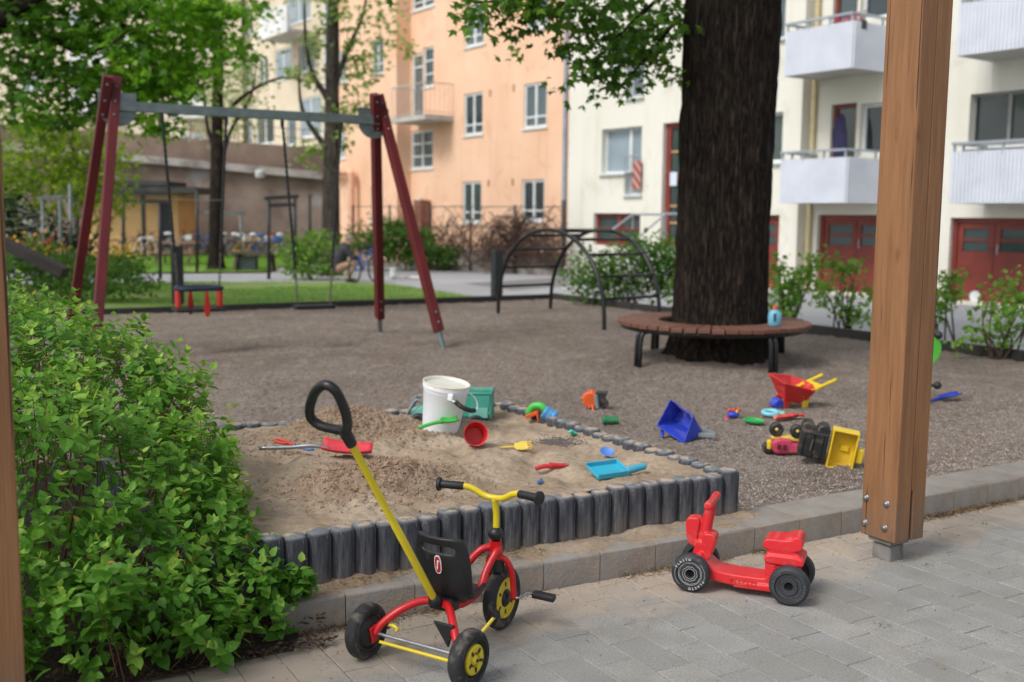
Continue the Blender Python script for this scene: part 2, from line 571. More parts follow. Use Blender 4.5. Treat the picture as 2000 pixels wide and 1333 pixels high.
def mat_gravel():
    t = NT('gravel')
    v = t.coord('Object')
    vo = t.new('ShaderNodeTexVoronoi'); vo.inputs['Scale'].default_value = 130
    t.link(v, vo.inputs['Vector'])
    sep = t.new('ShaderNodeSeparateColor'); t.link(vo.outputs['Color'], sep.inputs[0])
    r = t.new('ShaderNodeValToRGB'); t.link(sep.outputs[0], r.inputs[0])
    els = r.color_ramp.elements
    els[0].color = S(114, 104, 97); els[1].color = S(214, 205, 197)
    for p, c in ((.3, S(156, 145, 137)), (.6, S(174, 163, 154)), (.82, S(188, 175, 165))):
        e = els.new(p); e.color = c
    c = t.mix(t.ramp(t.noise(v, 1.1, 6, .6), .35, .68), r.outputs[0], S(166, 152, 140))
    c = t.mix(t.math('MULTIPLY', t.ramp(t.noise(v, 22, 6, .72), .49, .60), .6), c, S(96, 85, 77))
    c = t.mix(t.math('MULTIPLY', t.ramp(t.noise(v, 5, 7, .7), .52, .66), .5), c, S(204, 191, 177))
    c = t.mix(t.math('MULTIPLY', t.ramp(t.noise(v, .55, 6, .6, 1.0), .50, .66), .42), c, S(112, 100, 90))
    c = t.mix(1.0, c, (1.0, .965, .925, 1), 'MULTIPLY')
    t.set(Base_Color=c, Roughness=.92)
    t.b.inputs['Specular IOR Level'].default_value = .25
    h = t.math('ADD', t.math('MULTIPLY', vo.outputs['Distance'], -1.2), t.math('MULTIPLY', t.noise(v, 24, 6, .7), 2.2))
    t.bump(h, 1.0, .02)
    return t.m
GRAV = mat_gravel()
me = mesh_from('gravel', Pg, Fg); me.materials.append(GRAV); me.shade_smooth()
g = link('gravel', me); g['kind'] = 'structure'
# loose chips on the nearer gravel
def mat_chip():
    t = NT('chip')
    a = t.new('ShaderNodeAttribute', attribute_name='rnd')
    r = t.new('ShaderNodeValToRGB'); t.link(a.outputs['Fac'], r.inputs[0])
    els = r.color_ramp.elements
    els[0].color = S(98, 88, 80); els[1].color = S(198, 187, 177)
    for p, c in ((.4, S(138, 126, 116)), (.75, S(168, 155, 144))):
        e = els.new(p); e.color = c
    t.set(Base_Color=r.outputs[0], Roughness=.9)
    return t.m
CHIP = mat_chip()
OCT = (np.array([[1, 0, 0], [-.8, .2, 0], [0, 1, .1], [0, -.9, 0], [.1, 0, .8], [0, .1, -.6]], float),
       np.array([[0, 2, 4], [2, 1, 4], [1, 3, 4], [3, 0, 4], [2, 0, 5], [1, 2, 5], [3, 1, 5], [0, 3, 5]]))
def scatter_chips(name, u, v, z, size, mat, tpl=OCT, flat=.7):
    n = len(u)
    P = np.stack([U.x * u + V.x * v, U.y * u + V.y * v, z], -1)
    a = rng.random(n) * 2 * PI
    Dr = np.stack([np.cos(a), np.sin(a), rng.normal(size=n) * .25], -1)
    N = np.stack([rng.normal(size=n) * .35, rng.normal(size=n) * .35, np.ones(n)], -1)
    me = leaf_mesh(name, tpl, P, Dr, N, size, np.full(n, flat), rng.random(n))
    me.materials.append(mat)
    o = link(name, me); o['kind'] = 'stuff'
    return o
n = 80000
cu = rng.uniform(1.2, 8.5, n); cv = 4.02 + 6.0 * rng.random(n) ** 1.7
kk = ~((cu < SB[1] + .05) & (cv < SB[3] + .05))
cu, cv = cu[kk], cv[kk]
scatter_chips('gravel_chips', cu, cv, gravel_z(cu, cv) + .001, rng.uniform(.0028, .0075, len(cu)), CHIP)

# ---- timber edging round the gravel
EDGE = MAT('edging_timber', S(58, 54, 50), S(40, 38, 36), 6, .85, .5, stretch=(1, 6, 6))
def edging(p0, p1, ztop, label, h=.2, w=.07):
    m = MB(); p0 = Vector(p0); p1 = Vector(p1)
    n = max(1, round((p1 - p0).length / 2.4))
    t = thing('timber_edging', label, 'edging', (p0.x, p0.y, 0))
    for k in range(n):
        a = (p1 - p0) * (k / n); b = (p1 - p0) * ((k + 1) / n) - (p1 - p0).normalized() * .012
        a.z = b.z = ztop - h / 2
        MB().bar(a, b, w, h).obj('timber', EDGE, t, bevel=.008)
    return t
edging(UV(-5.5, 16.46), UV(10.54, 16.46), .19, 'low dark timber edging between the gravel and the green lawn strip')
edging(UV(10.54, 4.1), UV(10.54, 16.40), .21, 'low dark timber edging along the grey drive by the garage doors')

# ---- sandbox: plastic palisade posts and sand
def sand_z(u, v):
    z = .290 + .036 * fbm(u * 2.2, v * 2.2, 3) + .030 * fbm(u * 6, v * 6, 3) - .016 * np.abs(fbm(u * 9 + 4, v * 9, 2)) + .006 * fbm(u * 24, v * 24, 3)
    def g(cu, cv, su, sv, a, rot=0.0):
        du = (u - cu) * math.cos(rot) + (v - cv) * math.sin(rot); dv = -(u - cu) * math.sin(rot) + (v - cv) * math.cos(rot)
        return a * np.exp(-((du / su) ** 2 + (dv / sv) ** 2))
    m1 = g(1.98, 4.62, .30, .20, .125, .5)
    z = z + m1 + g(2.3, 5.82, .42, .22, .15) + g(3.0, 5.65, .2, .16, .05) + g(2.75, 4.9, .28, .2, .045)
    z = z + g(1.55, 5.1, .3, .3, .03)
    for cu, cv, a, r in ((2.55, 5.32, -.05, .3), (2.95, 4.75, -.055, .9), (2.62, 5.0, -.05, 1.2), (3.12, 5.25, -.05, .2), (2.3, 5.15, -.04, 2),
                         (3.2, 4.45, -.035, .4), (1.75, 5.35, -.04, 1), (2.95, 5.45, -.05, 2.2), (2.25, 4.35, -.03, .2), (2.9, 4.35, -.03, 1.6)):
        z = z + g(cu, cv, .15, .07, a, r) + g(cu + .1, cv + .06, .12, .06, -.45 * a, r)
    rough = np.clip(m1 / .05, 0, 1) + g(2.4, 5.75, .5, .25, 1.0) * .8 + .18
    z = z + rough * (.048 * np.abs(fbm(u * 12, v * 12, 3)) + .024 * fbm(u * 30, v * 30, 2))
    # banked level at the boards
    e = np.minimum(np.minimum(u - SB[0], SB[1] - u), np.minimum(v - SB[2], SB[3] - v))
    w = np.clip(e / .16, 0, 1)
    zb = .325 + .02 * fbm(u * 5, v * 5, 2)
    return z * w + zb * (1 - w)
def sz(x, y):
    a, b = toUV(Vector((x, y)))
    return float(sand_z(np.array(a), np.array(b)))
nu, nv = 370, 310
us = np.linspace(SB[0], SB[1], nu); vsr = np.linspace(SB[2], SB[3], nv)
UU, VV = np.meshgrid(us, vsr, indexing='ij')
Pg = np.stack([U.x * UU + V.x * VV, U.y * UU + V.y * VV, sand_z(UU, VV)], -1).reshape(-1, 3)
idx = np.arange(nu * nv).reshape(nu, nv)
Fg = np.stack([idx[:-1, :-1], idx[1:, :-1], idx[1:, 1:], idx[:-1, 1:]], -1).reshape(-1, 4)
def mat_sand():
    t = NT('sand')
    v = t.coord('Object')
    c = t.mix(t.ramp(t.noise(v, 2.4, 7, .62), .38, .62), S(187, 169, 147), S(158, 140, 117))
    c = t.mix(t.math('MULTIPLY', t.ramp(t.noise(v, 30, 5, .7), .5, .68), .55), c, S(126, 104, 84))
    c = t.mix(t.math('MULTIPLY', t.ramp(t.noise(v, 260, 2, .7), .55, .65), .5), c, S(112, 96, 82))
    da = t.new('ShaderNodeAttribute', attribute_name='damp')
    c = t.mix(t.math('MULTIPLY', da.outputs['Fac'], .75), c, S(142, 119, 98))
    t.set(Base_Color=c, Roughness=.95)
    t.b.inputs['Specular IOR Level'].default_value = .2
    t.bump(t.math('ADD', t.noise(v, 120, 5, .7), t.noise(v, 30, 5, .65)), .8, .010)
    return t.m
SAND = mat_sand()
me = mesh_from('sand', Pg, Fg); me.materials.append(SAND); me.shade_smooth()
def damp_at(u, v):
    g = lambda a, b, s, t: np.exp(-(((u - a) / s) ** 2 + ((v - b) / t) ** 2))
    return np.clip(1.2 * g(1.98, 4.62, .34, .22) + .9 * g(2.35, 5.75, .5, .22) + .7 * g(2.62, 5.25, .2, .12) + .7 * g(3.05, 4.95, .2, .1) + 1.1 * fbm(u * 7, v * 7, 4) - .12, 0, 1)
at = me.attributes.new('damp', 'FLOAT', 'POINT'); at.data.foreach_set('value', damp_at(UU, VV).reshape(-1).astype(np.float32))
sand = tag(link('sand', me), kind='stuff')
# lumps of damp sand on the dug-up heaps
n = 7000
cu = np.concatenate([rng.normal(1.98, .22, n // 2), rng.normal(2.35, .35, n // 2)]); cv = np.concatenate([rng.normal(4.62, .17, n // 2), rng.normal(5.75, .17, n // 2)])
kk = (cu > SB[0] + .05) & (cu < SB[1] - .05) & (cv > SB[2] + .1) & (cv < SB[3] - .08)
cu, cv = cu[kk], cv[kk]
scatter_chips('sand_lumps', cu, cv, sand_z(cu, cv) + .001, rng.uniform(.003, .016, len(cu)) * rng.uniform(.4, 1.1, len(cu)), MAT('damp_sand', S(160, 137, 115), S(140, 117, 97), 20, .95))
n = 900
cu = rng.normal(3.3, .07, n); cv = rng.normal(5.05, .07, n)
scatter_chips('pebble_patch', cu, cv, sand_z(cu, cv) + .001, rng.uniform(.004, .008, n), MAT('dark_pebble', S(112, 104, 100), S(78, 72, 70), 40, .9))
def mat_palisade():
    t = NT('palisade')
    v = t.coord('Object')
    geo = t.new('ShaderNodeNewGeometry')
    oi = t.new('ShaderNodeObjectInfo')
    c = t.mix(t.ramp(t.noise(t.coord('Object', (60, 60, 6)), 1, 6, .65), .4, .66), S(54, 57, 63), S(92, 93, 96))
    sp = t.new('ShaderNodeSeparateXYZ'); t.link(v, sp.inputs[0])
    # dust clinging to the lower part, and scuffs
    f = t.math('ADD', t.math('MULTIPLY', sp.outputs['Z'], -2.6), t.noise(t.coord('Object', (26, 26, 9)), 1, 8, .7))
    f = t.math('ADD', f, t.math('MULTIPLY', oi.outputs['Random'], .16))
    c = t.mix(t.math('MULTIPLY', t.ramp(f, .16, .72), .60), c, S(128, 118, 108))
    sn = t.new('ShaderNodeSeparateXYZ'); t.link(geo.outputs['Normal'], sn.inputs[0])
    pos = t.new('ShaderNodeVectorMath', operation='SCALE'); t.link(geo.outputs['Position'], pos.inputs[0]); pos.inputs['Scale'].default_value = 1
    top = t.ramp(sn.outputs['Z'], .3, .6)
    c = t.mix(t.math('MULTIPLY', top, .75), c, S(122, 126, 130))
    tops = t.math('MULTIPLY', t.ramp(sn.outputs['Z'], .75, .9), t.ramp(t.noise(pos.outputs[0], 16, 5), .47, .55))
    c = t.mix(tops, c, S(176, 156, 134))
    sc_ = t.ramp(t.noise(t.coord('Object', (120, 120, 10)), 1, 4, .7), .60, .68)
    c = t.mix(t.math('MULTIPLY', sc_, .5), c, S(150, 142, 134))
    t.set(Base_Color=c, Roughness=.85)
    t.b.inputs['Specular IOR Level'].default_value = .25
    t.bump(t.noise(t.coord('Object', (90, 90, 12)), 1, 6, .75), .7, .006)
    return t.m
PALM = mat_palisade()
sandbox = thing('sandbox', 'sand pit walled by upright black plastic palisade posts, holding sand and toys', 'sandbox', (0, 0, 0))
pb = MB().lathe([(.0495, -.2), (.0495, .226), (.0455, .236), (.044, .243), (.038, .250), (.02, .254), (.0, .255)], 16)
for q_ in pb.v:                       # flat-faced posts that butt against each other
    r_ = math.hypot(q_.x, q_.y)
    if r_ > 1e-4:
        a_ = math.atan2(q_.y, q_.x); k_ = (abs(math.cos(a_)) ** 3 + abs(math.sin(a_)) ** 3) ** (-1 / 3)
        q_.x *= k_ ** .9; q_.y *= k_ ** .9
proto = pb.obj('palisade_post', PALM, sandbox, smooth=50)
def palisade(a, b, first=None):
    a = Vector(a); b = Vector(b); n = round((b - a).length / .0985)
    for k in range(n + 1):
        p = a.lerp(b, k / n)
        o = first if (first and k == 0) else proto.copy()
        if o is not first: col.objects.link(o)
        o.location = (p.x + random.uniform(-.003, .003), p.y + random.uniform(-.003, .003), .092 + random.uniform(-.011, .009))
        o.rotation_euler = (random.uniform(-.012, .012), random.uniform(-.012, .012), A0 + random.choice((0, 1, 2, 3)) * PI / 2 + random.uniform(-.05, .05))
palisade(UV(SB[1], SB[2] - .01), UV(SB[0], SB[2] - .01), proto)
palisade(UV(SB[1] + .0, SB[2] + .09), UV(SB[1] - .03, SB[3]))
palisade(UV(SB[1] - .12, SB[3] + .01), UV(SB[0], SB[3] + .04))
palisade(UV(SB[0], SB[2] + .09), UV(SB[0], SB[3] - .06))
# sand trodden out over the kerb
nu, nv = 360, 26
UU, VV = np.meshgrid(np.linspace(1.2, 3.75, nu), np.linspace(0, 1, nv), indexing='ij')
t_ = VV
kvv = 3.632 + .10 * np.clip((3.35 - UU) / 2.15, 0, 1) + .008
VV = kvv + (3.90 - kvv) * t_
ZZ = .1165 + .028 * t_ + .024 * fbm(UU * 5, VV * 9, 4) * (.5 + t_) + .004 * fbm(UU * 40, VV * 40, 2)
ZZ = ZZ - .02 * np.clip((UU - 3.45) / .3, 0, 1)
Pg = np.stack([U.x * UU + V.x * VV, U.y * UU + V.y * VV, ZZ], -1).reshape(-1, 3)
idx = np.arange(nu * nv).reshape(nu, nv)
Fg = np.stack([idx[:-1, :-1], idx[1:, :-1], idx[1:, 1:], idx[:-1, 1:]], -1).reshape(-1, 4)
me = mesh_from('spilled_sand', Pg, Fg); me.materials.append(SAND); me.shade_smooth()
tag(link('spilled_sand', me), kind='stuff')

# ---- lawns, path
LAWNB = MAT('lawn_ground', S(96, 136, 50), S(128, 140, 76), 1.3, .95, .6, 30, dirt=S(142, 128, 96), dscale=.8, damt=(.56, .68))
GRASS = leafmat('grass_blade', S(78, 134, 36), S(108, 166, 46), S(158, 180, 80), .25, .5)
BLADE = (np.array([[-.5, 0, 0], [.5, 0, 0], [.3, .55, 0], [-.3, .55, 0], [0, 1, 0.1]], float), np.array([[0, 1, 2], [0, 2, 3], [3, 2, 4]]))
def inpoly(x, y, poly):
    c = np.zeros(len(x), bool); n = len(poly)
    for i in range(n):
        x0, y0 = poly[i][:2]; x1, y1 = poly[(i + 1) % n][:2]
        c ^= ((y0 > y) != (y1 > y)) & (x < (x1 - x0) * (y - y0) / (y1 - y0 + 1e-12) + x0)
    return c
def lawn(poly, z, n, h):
    o = sheet('lawn', poly, z, LAWNB)
    xs = [p[0] for p in poly]; ys = [p[1] for p in poly]
    x = rng.uniform(min(xs), max(xs), n); y = rng.uniform(min(ys), max(ys), n)
    k = inpoly(x, y, poly) & (fbm(x * .9, y * .9, 3) < .26); x, y = x[k], y[k]; n = len(x)
    dens = fbm(x * 1.3, y * 1.3, 3)
    P = np.stack([x, y, np.full(n, z)], -1)
    Dr = np.stack([rng.normal(size=n) * .4, rng.normal(size=n) * .4, np.ones(n)], -1)
    me = leaf_mesh('grass', BLADE, P, Dr, unit(n), h * rng.uniform(.5, 1.2, n) * (1 - .4 * np.clip(dens, 0, 1)), np.full(n, .16), np.clip(.5 + dens * .5 + rng.normal(size=n) * .2, 0, 1))
    me.materials.append(GRASS)
    tag(link('grass', me), kind='stuff')
    return o
lawn([UV(-6, 16.5), UV(9.35, 16.5), G(760, 556, .1), G(640, 553, .1), G(215, 553, .1), UV(-6, 23.5)], .115, 85000, .055)
lawn([G(130, 536), G(520, 533), G(560, 517), G(560, 499), G(100, 500)], .03, 42000, .09)
sheet('road_patch', [G(905, 553), G(1120, 540), G(1145, 556), G(1000, 566)], -.010, MAT('worn_asphalt', K(.15), K(.19), 3, .9, .4, 80))
# ================================================================== BUILDINGS
FD = Vector((-.58, .815)).normalized()
FROT = math.atan2(-FD.y, -FD.x)
class Facade:
    def __init__(s, o, rot):
        s.o = Vector((o[0], o[1])); s.rot = rot
        s.X = Vector((math.cos(rot), math.sin(rot))); s.Y = Vector((-s.X.y, s.X.x))
    def at(s, px, py, y=0.0):
        d = ray(px, py)
        q = s.o + s.Y * y
        t = q.dot(s.Y) / (d.x * s.Y.x + d.y * s.Y.y)
        p = Vector((d.x * t, d.y * t))
        return ((p - s.o).dot(s.X), CAM_H + d.z * t)
    def rect(s, x0, y0, x1, y1, y=0.0):
        """facade rectangle from two photo corners"""
        xm = (x0 + x1) / 2; ym = (y0 + y1) / 2
        return (s.at(x0, ym, y)[0], s.at(x1, ym, y)[0], s.at(xm, y1, y)[1], s.at(xm, y0, y)[1])
def wall_holes(name, x0, x1, z0, z1, holes, mat, parent, y=0.0, depth=.16, back=None):
    xs = sorted({x0, x1, *[h[0] for h in holes], *[h[1] for h in holes]})
    zs = sorted({z0, z1, *[h[2] for h in holes], *[h[3] for h in holes]})
    xs = [q for q in xs if x0 <= q <= x1]; zs = [q for q in zs if z0 <= q <= z1]
    m = MB(); idx = {}
    def vid(x, z):
        if (x, z) not in idx:
            idx[(x, z)] = len(m.v); m.v.append(Vector((x, y, z)))
        return idx[(x, z)]
    for a, b in zip(xs, xs[1:]):
        for c, d in zip(zs, zs[1:]):
            mx, mz = (a + b) / 2, (c + d) / 2
            if any(h[0] < mx < h[1] and h[2] < mz < h[3] for h in holes): continue
            m.f.append((vid(a, c), vid(b, c), vid(b, d), vid(a, d)))
    for h in holes:
        a, b, c, d = (max(h[0], x0), min(h[1], x1), max(h[2], z0), min(h[3], z1))
        q = [(a, c), (b, c), (b, d), (a, d)]
        k0 = [vid(*p) if p in idx else vid(*p) for p in q]
        o = len(m.v); m.v += [Vector((p[0], y + depth, p[1])) for p in q]
        for i in range(4):
            j = (i + 1) % 4
            m.f.append((k0[j], k0[i], o + i, o + j))
    me = mesh_from(name, m.v, m.f); me.materials.append(mat)
    return link(name, me, parent)
def mat_glass(name, c, rough=.06):
    t = NT(name)
    v = t.coord('Object')
    n = t.noise(v, .8, 3)
    t.set(Base_Color=t.mix(n, c, tuple(x * .55 for x in c[:3]) + (1,)), Roughness=rough)
    t.b.inputs['Specular IOR Level'].default_value = .8
    t.bump(t.noise(v, 2.2, 2), .08, .01)
    return t.m
GL_DARK = mat_glass('dark_glass', S(46, 58, 62))
GL_MID = mat_glass('mid_glass', S(96, 112, 116))
GL_BLIND = mat_glass('glass_over_blind', S(158, 176, 186), .12)
GL_GREEN = mat_glass('green_glass', S(70, 86, 84))
def window(parent, r, y=0.0, depth=.12, mull=(.5,), trans=(), fw=.055, frame=None, glass=None, sill=None, sd=.07):
    x0, x1, z0, z1 = r
    yc = y + depth
    m = MB(); e = .002
    for cx in (x0 + fw / 2 + e, x1 - fw / 2 - e):
        m.box((cx, yc, (z0 + z1) / 2), (fw, .06, z1 - z0 - 2 * e))
    for cz in (z0 + fw / 2 + e, z1 - fw / 2 - e):
        m.box(((x0 + x1) / 2, yc, cz), (x1 - x0 - 2 * fw - 2 * e, .056, fw))
    for a in mull:
        m.box((x0 + (x1 - x0) * a, yc - .003, (z0 + z1) / 2), (fw * 1.25, .056, z1 - z0 - 2 * fw))
    for b in trans:
        f0, bz = b if isinstance(b, tuple) else (None, b)
        m.box(((x0 + x1) / 2, yc + .004, z0 + (z1 - z0) * bz), (x1 - x0 - 2 * fw, .045, fw * .7))
    w = m.obj('window', frame, parent, smooth=0)
    MB().box(((x0 + x1) / 2, yc + .022, (z0 + z1) / 2), (x1 - x0 - .01, .012, z1 - z0 - .01)).obj('pane', glass, w, smooth=0)
    if sill:
        MB().box(((x0 + x1) / 2, y - sd / 2 + .05, z0 - .03), (x1 - x0 + .10, .10 + sd, .05)).obj('sill', sill, w, smooth=0)
    return w
WHITEF = MAT('white_frame_paint', S(226, 230, 228), S(206, 212, 212), 3, .45)
def WALLMAT(name, c1, c2, stain):
    """painted render: broad tone changes, rain streaks, patched areas"""
    t = NT(name)
    v = t.coord('Object')
    c = t.mix(t.ramp(t.noise(v, .5, 6), .35, .65), c1, c2)
    st_ = t.noise(t.coord('Object', (2.6, 2.6, .16)), 1.0, 6, .65)
    c = t.mix(t.math('MULTIPLY', t.ramp(st_, .52, .76), .36), c, stain)
    c = t.mix(t.math('MULTIPLY', t.ramp(t.noise(v, 1.1, 7, .65, .5), .56, .64), .35), c, stain)
    sp = t.new('ShaderNodeSeparateXYZ'); t.link(v, sp.inputs[0])
    low = t.ramp(t.math('ADD', t.math('MULTIPLY', sp.outputs['Z'], -.5), t.noise(v, 1.6, 5)), -.1, .5)
    c = t.mix(t.math('MULTIPLY', low, .5), c, stain)
    t.set(Base_Color=c, Roughness=.92)
    t.bump(t.noise(v, 80, 4), .4, .004)
    return t.m
CREAM = WALLMAT('cream_render', S(228, 226, 215), S(220, 217, 203), S(196, 190, 172))
ORANGE = WALLMAT('orange_render', S(237, 199, 169), S(229, 185, 152), S(206, 156, 126))
BEIGE = WALLMAT('beige_render', S(218, 206, 182), S(206, 192, 166), S(178, 164, 140))
REDD = MAT('red_door_paint', S(130, 54, 42), S(112, 44, 35), 3, .5, .2, 40)
ZINC = MAT('zinc', S(168, 176, 188), S(146, 154, 166), 4, .4, metal=.3)
BALW = MAT('balcony_panel', S(218, 222, 231), S(206, 211, 221), 2, .5)
CONC = MAT('concrete', S(190, 188, 182), S(170, 168, 162), 2, .9, .4, 40)
STONE = MAT('plinth_stone', S(150, 142, 134), S(118, 112, 106), 3, .9, .8, 20)
RAIL = MAT('rail_paint', S(176, 184, 192), S(160, 168, 176), 4, .4, metal=.4)
def shell(parent, x0, x1, ztop, mat, y=0.02, depth=9):
    m = MB()
    v = [(x0, y, -.3), (x1, y, -.3), (x1, y + depth, -.3), (x0, y + depth, -.3)]
    v += [(a, b, ztop) for a, b, _ in v]
    m.add(v, [(1, 2, 6, 5), (2, 3, 7, 6), (3, 0, 4, 7), (4, 5, 6, 7)])
    return m.obj('side_wall', mat, parent, smooth=0)

# ---------------- cream house with the balconies
F = Facade((1.55, 30.3), FROT)
cream = thing('apartment_house', 'cream rendered house with white balconies and red garage doors on the right', 'building', (1.55, 30.3, 0), (0, 0, FROT))
xc = F.at(1563, 300)[0]
STEP = .30
ZT = 13.5
wA = F.rect(1175, 250, 1253, 338); wA2 = F.rect(1222, 250, 1254, 380); wB = F.rect(1159, 417, 1250, 480)
dC = F.rect(1292, 238, 1372, 520); wD = F.rect(1455, 222, 1528, 318); wE = F.rect(1460, -14, 1534, 80)
wF = F.rect(1425, 420, 1520, 562); wG = F.rect(1186, 62, 1222, 128); wH = F.rect(1225, 62, 1258, 190)
holes = [(wA[0], wA[1], wA[2], wA[3]), (wA2[0] + .002, wA2[1], wA2[2], wA[2]), wB, dC, wD, wE, wF, (wG[0], wH[1], wG[2], wG[3]), (wH[0] + .002, wH[1], wH[2], wG[2])]
wall_holes('wall', 0, xc, -.2, ZT, holes, CREAM, cream, depth=.22)
MB().box((xc - .011, STEP / 2 + .12, ZT / 2 - .1), (.02, STEP + .2, ZT)).obj('corner_return', CREAM, cream, smooth=0)
window(cream, (wA[0], wA2[0] - .0, wA[2], wA[3]), 0, .20, (), (), .05, WHITEF, GL_BLIND, WHITEF, .09)
window(cream, (wA2[0], wA2[1], wA2[2], wA[3] - .004), 0, .20, (), (.45,), .06, WHITEF, GL_BLIND, WHITEF, .09)
window(cream, (wG[0], wG[1], wG[2], wG[3]), 0, .20, (), (), .05, WHITEF, GL_MID, WHITEF, .09)
window(cream, (wH[0], wH[1], wH[2], wG[3] - .004), 0, .20, (), (.45,), .06, WHITEF, GL_MID, WHITEF, .09)
window(cream, wB, 0, .14, (.5,), (.52,), .10, REDD, GL_GREEN)
window(cream, wD, 0, .18, (.55,), (), .06, WHITEF, GL_GREEN, WHITEF, .09)
window(cream, wE, 0, .18, (.55,), (), .06, WHITEF, GL_MID, WHITEF, .09)
# little french balcony rails
def french(r, zt):
    m = MB(); x0, x1, z0 = r[0] + .02, r[1] - .02, r[2] + .04
    for i in range(9):
        x = x0 + (x1 - x0) * i / 8
        m.cyl((x, -.05, z0), (x, -.05, zt), .011, n=6)
    m.cyl((x0, -.05, zt), (x1, -.05, zt), .018, n=6); m.cyl((x0, -.05, z0), (x1, -.05, z0), .014, n=6)
    return m.obj('window_rail', RAIL, cream)
french(wA2, wA2[2] + 1.0); french(wH, wH[2] + 1.0)
def mat_stripes():
    t = NT('striped_towel')
    w = t.new('ShaderNodeTexWave', wave_type='BANDS', bands_direction='DIAGONAL')
    w.inputs['Scale'].default_value = 2.4
    t.link(t.coord('Object'), w.inputs['Vector'])
    t.set(Base_Color=t.mix(t.ramp(w.outputs[0], .45, .55), S(150, 72, 64), S(184, 150, 140)), Roughness=.9)
    return t.m
tx0, tx1 = F.at(1235, 350, -.09)[0], F.at(1251, 350, -.09)[0]
pl = MB(); nn = 9
for i in range(nn):
    for j in range(2):
        x = tx0 + (tx1 - tx0) * i / (nn - 1); yy = -.075 + .012 * math.sin(i * 1.9)
        pl.v += [Vector((x, yy - .012 * j, wA2[2] + .12)), Vector((x, yy - .012 * j, wA2[2] + .86))]
for i in range(nn - 1):
    o = 4 * i
    pl.f += [(o, o + 4, o + 5, o + 1), (o + 2, o + 3, o + 7, o + 6), (o + 1, o + 5, o + 7, o + 3)]
towel = pl.obj('towel', mat_stripes(), None, smooth=60, loc=(1.55, 30.3, 0), rot=(0, 0, FROT))
tag(towel, 'red and white diagonally striped cloth hung on the small window rail', 'cloth')
# entrance door: red frame with glazed panes
m = MB(); a, b, z0, z1 = dC
door = MB()
for x in (a + .10, (a + b) / 2, b - .10): door.box((x, .15, (z0 + z1) / 2), (.16, .07, z1 - z0))
hz = [z0 + .3, z0 + (z1 - z0) * .62, z1 - .06]
for z, h in zip(hz, (.6, .16, .12)): door.box(((a + b) / 2, .146, z), (b - a, .06, h))
dd = door.obj('entrance_door', REDD, cream, smooth=0)
MB().box(((a + b) / 2, .165, (z0 + z1) / 2), (b - a - .02, .012, z1 - z0)).obj('pane', GL_GREEN, dd, smooth=0)
for k in (.30, .42, .80):
    MB().box(((a + b) / 2, .15, z0 + (z1 - z0) * k), (b - a - .3, .03, .05)).obj('glazing_bar', MAT('ochre_paint', S(196, 150, 104), None, 4, .5), dd, smooth=0)
px_, pz_ = F.at(1317, 350, .13)
tag(MB().box((0, 0, 0), (.24, .006, .34)).obj('notice', MAT('paper', S(214, 226, 236), S(196, 210, 224), 14, .8), None, 0, loc=F.o.to_3d() + F.X.to_3d() * px_ + F.Y.to_3d() * .10 + Vector((0, 0, pz_)), rot=(0, 0, FROT)),
    'pale paper notice stuck on the red glazed entrance door', 'notice')
# steps and handrails before the entrance
st = MB()
for k in range(4): st.box(((a + b) / 2, -.35 - .3 * (3 - k), .1 + .18 * k - .1), (1.9, .3, .2 + .36 * 0 + .18 * k + .001 * k))
st.obj('entrance_steps', CONC, cream, smooth=0)
for xx in (a - .55, a + .25):
    pass
hr = MB()
q0 = F.at(1192, 452, -2.0); q1 = F.at(1236, 419, -1.2)
hr = MB().tube([(q0[0], -2.0, q0[1]), (q1[0], -1.2, q1[1]), (q1[0] + .55, -.6, q1[1])], .028, 8)
hr.cyl((q1[0], -1.2, -.1), (q1[0], -1.2, q1[1]), .02, n=8); hr.cyl((q1[0] + .5, -.65, -.1), (q1[0] + .5, -.65, q1[1]), .015, n=8)
hr.obj('handrail', RAIL, cream)
q0 = F.at(1245, 466, -1.8); q1 = F.at(1300, 418, -.8)
hr = MB().tube([(q0[0], -1.8, q0[1]), (q1[0], -.8, q1[1]), (q1[0] + .5, -.5, q1[1])], .028, 8)
hr.cyl((q1[0], -.8, -.1), (q1[0], -.8, q1[1]), .02, n=8)
hr.obj('handrail', RAIL, cream)
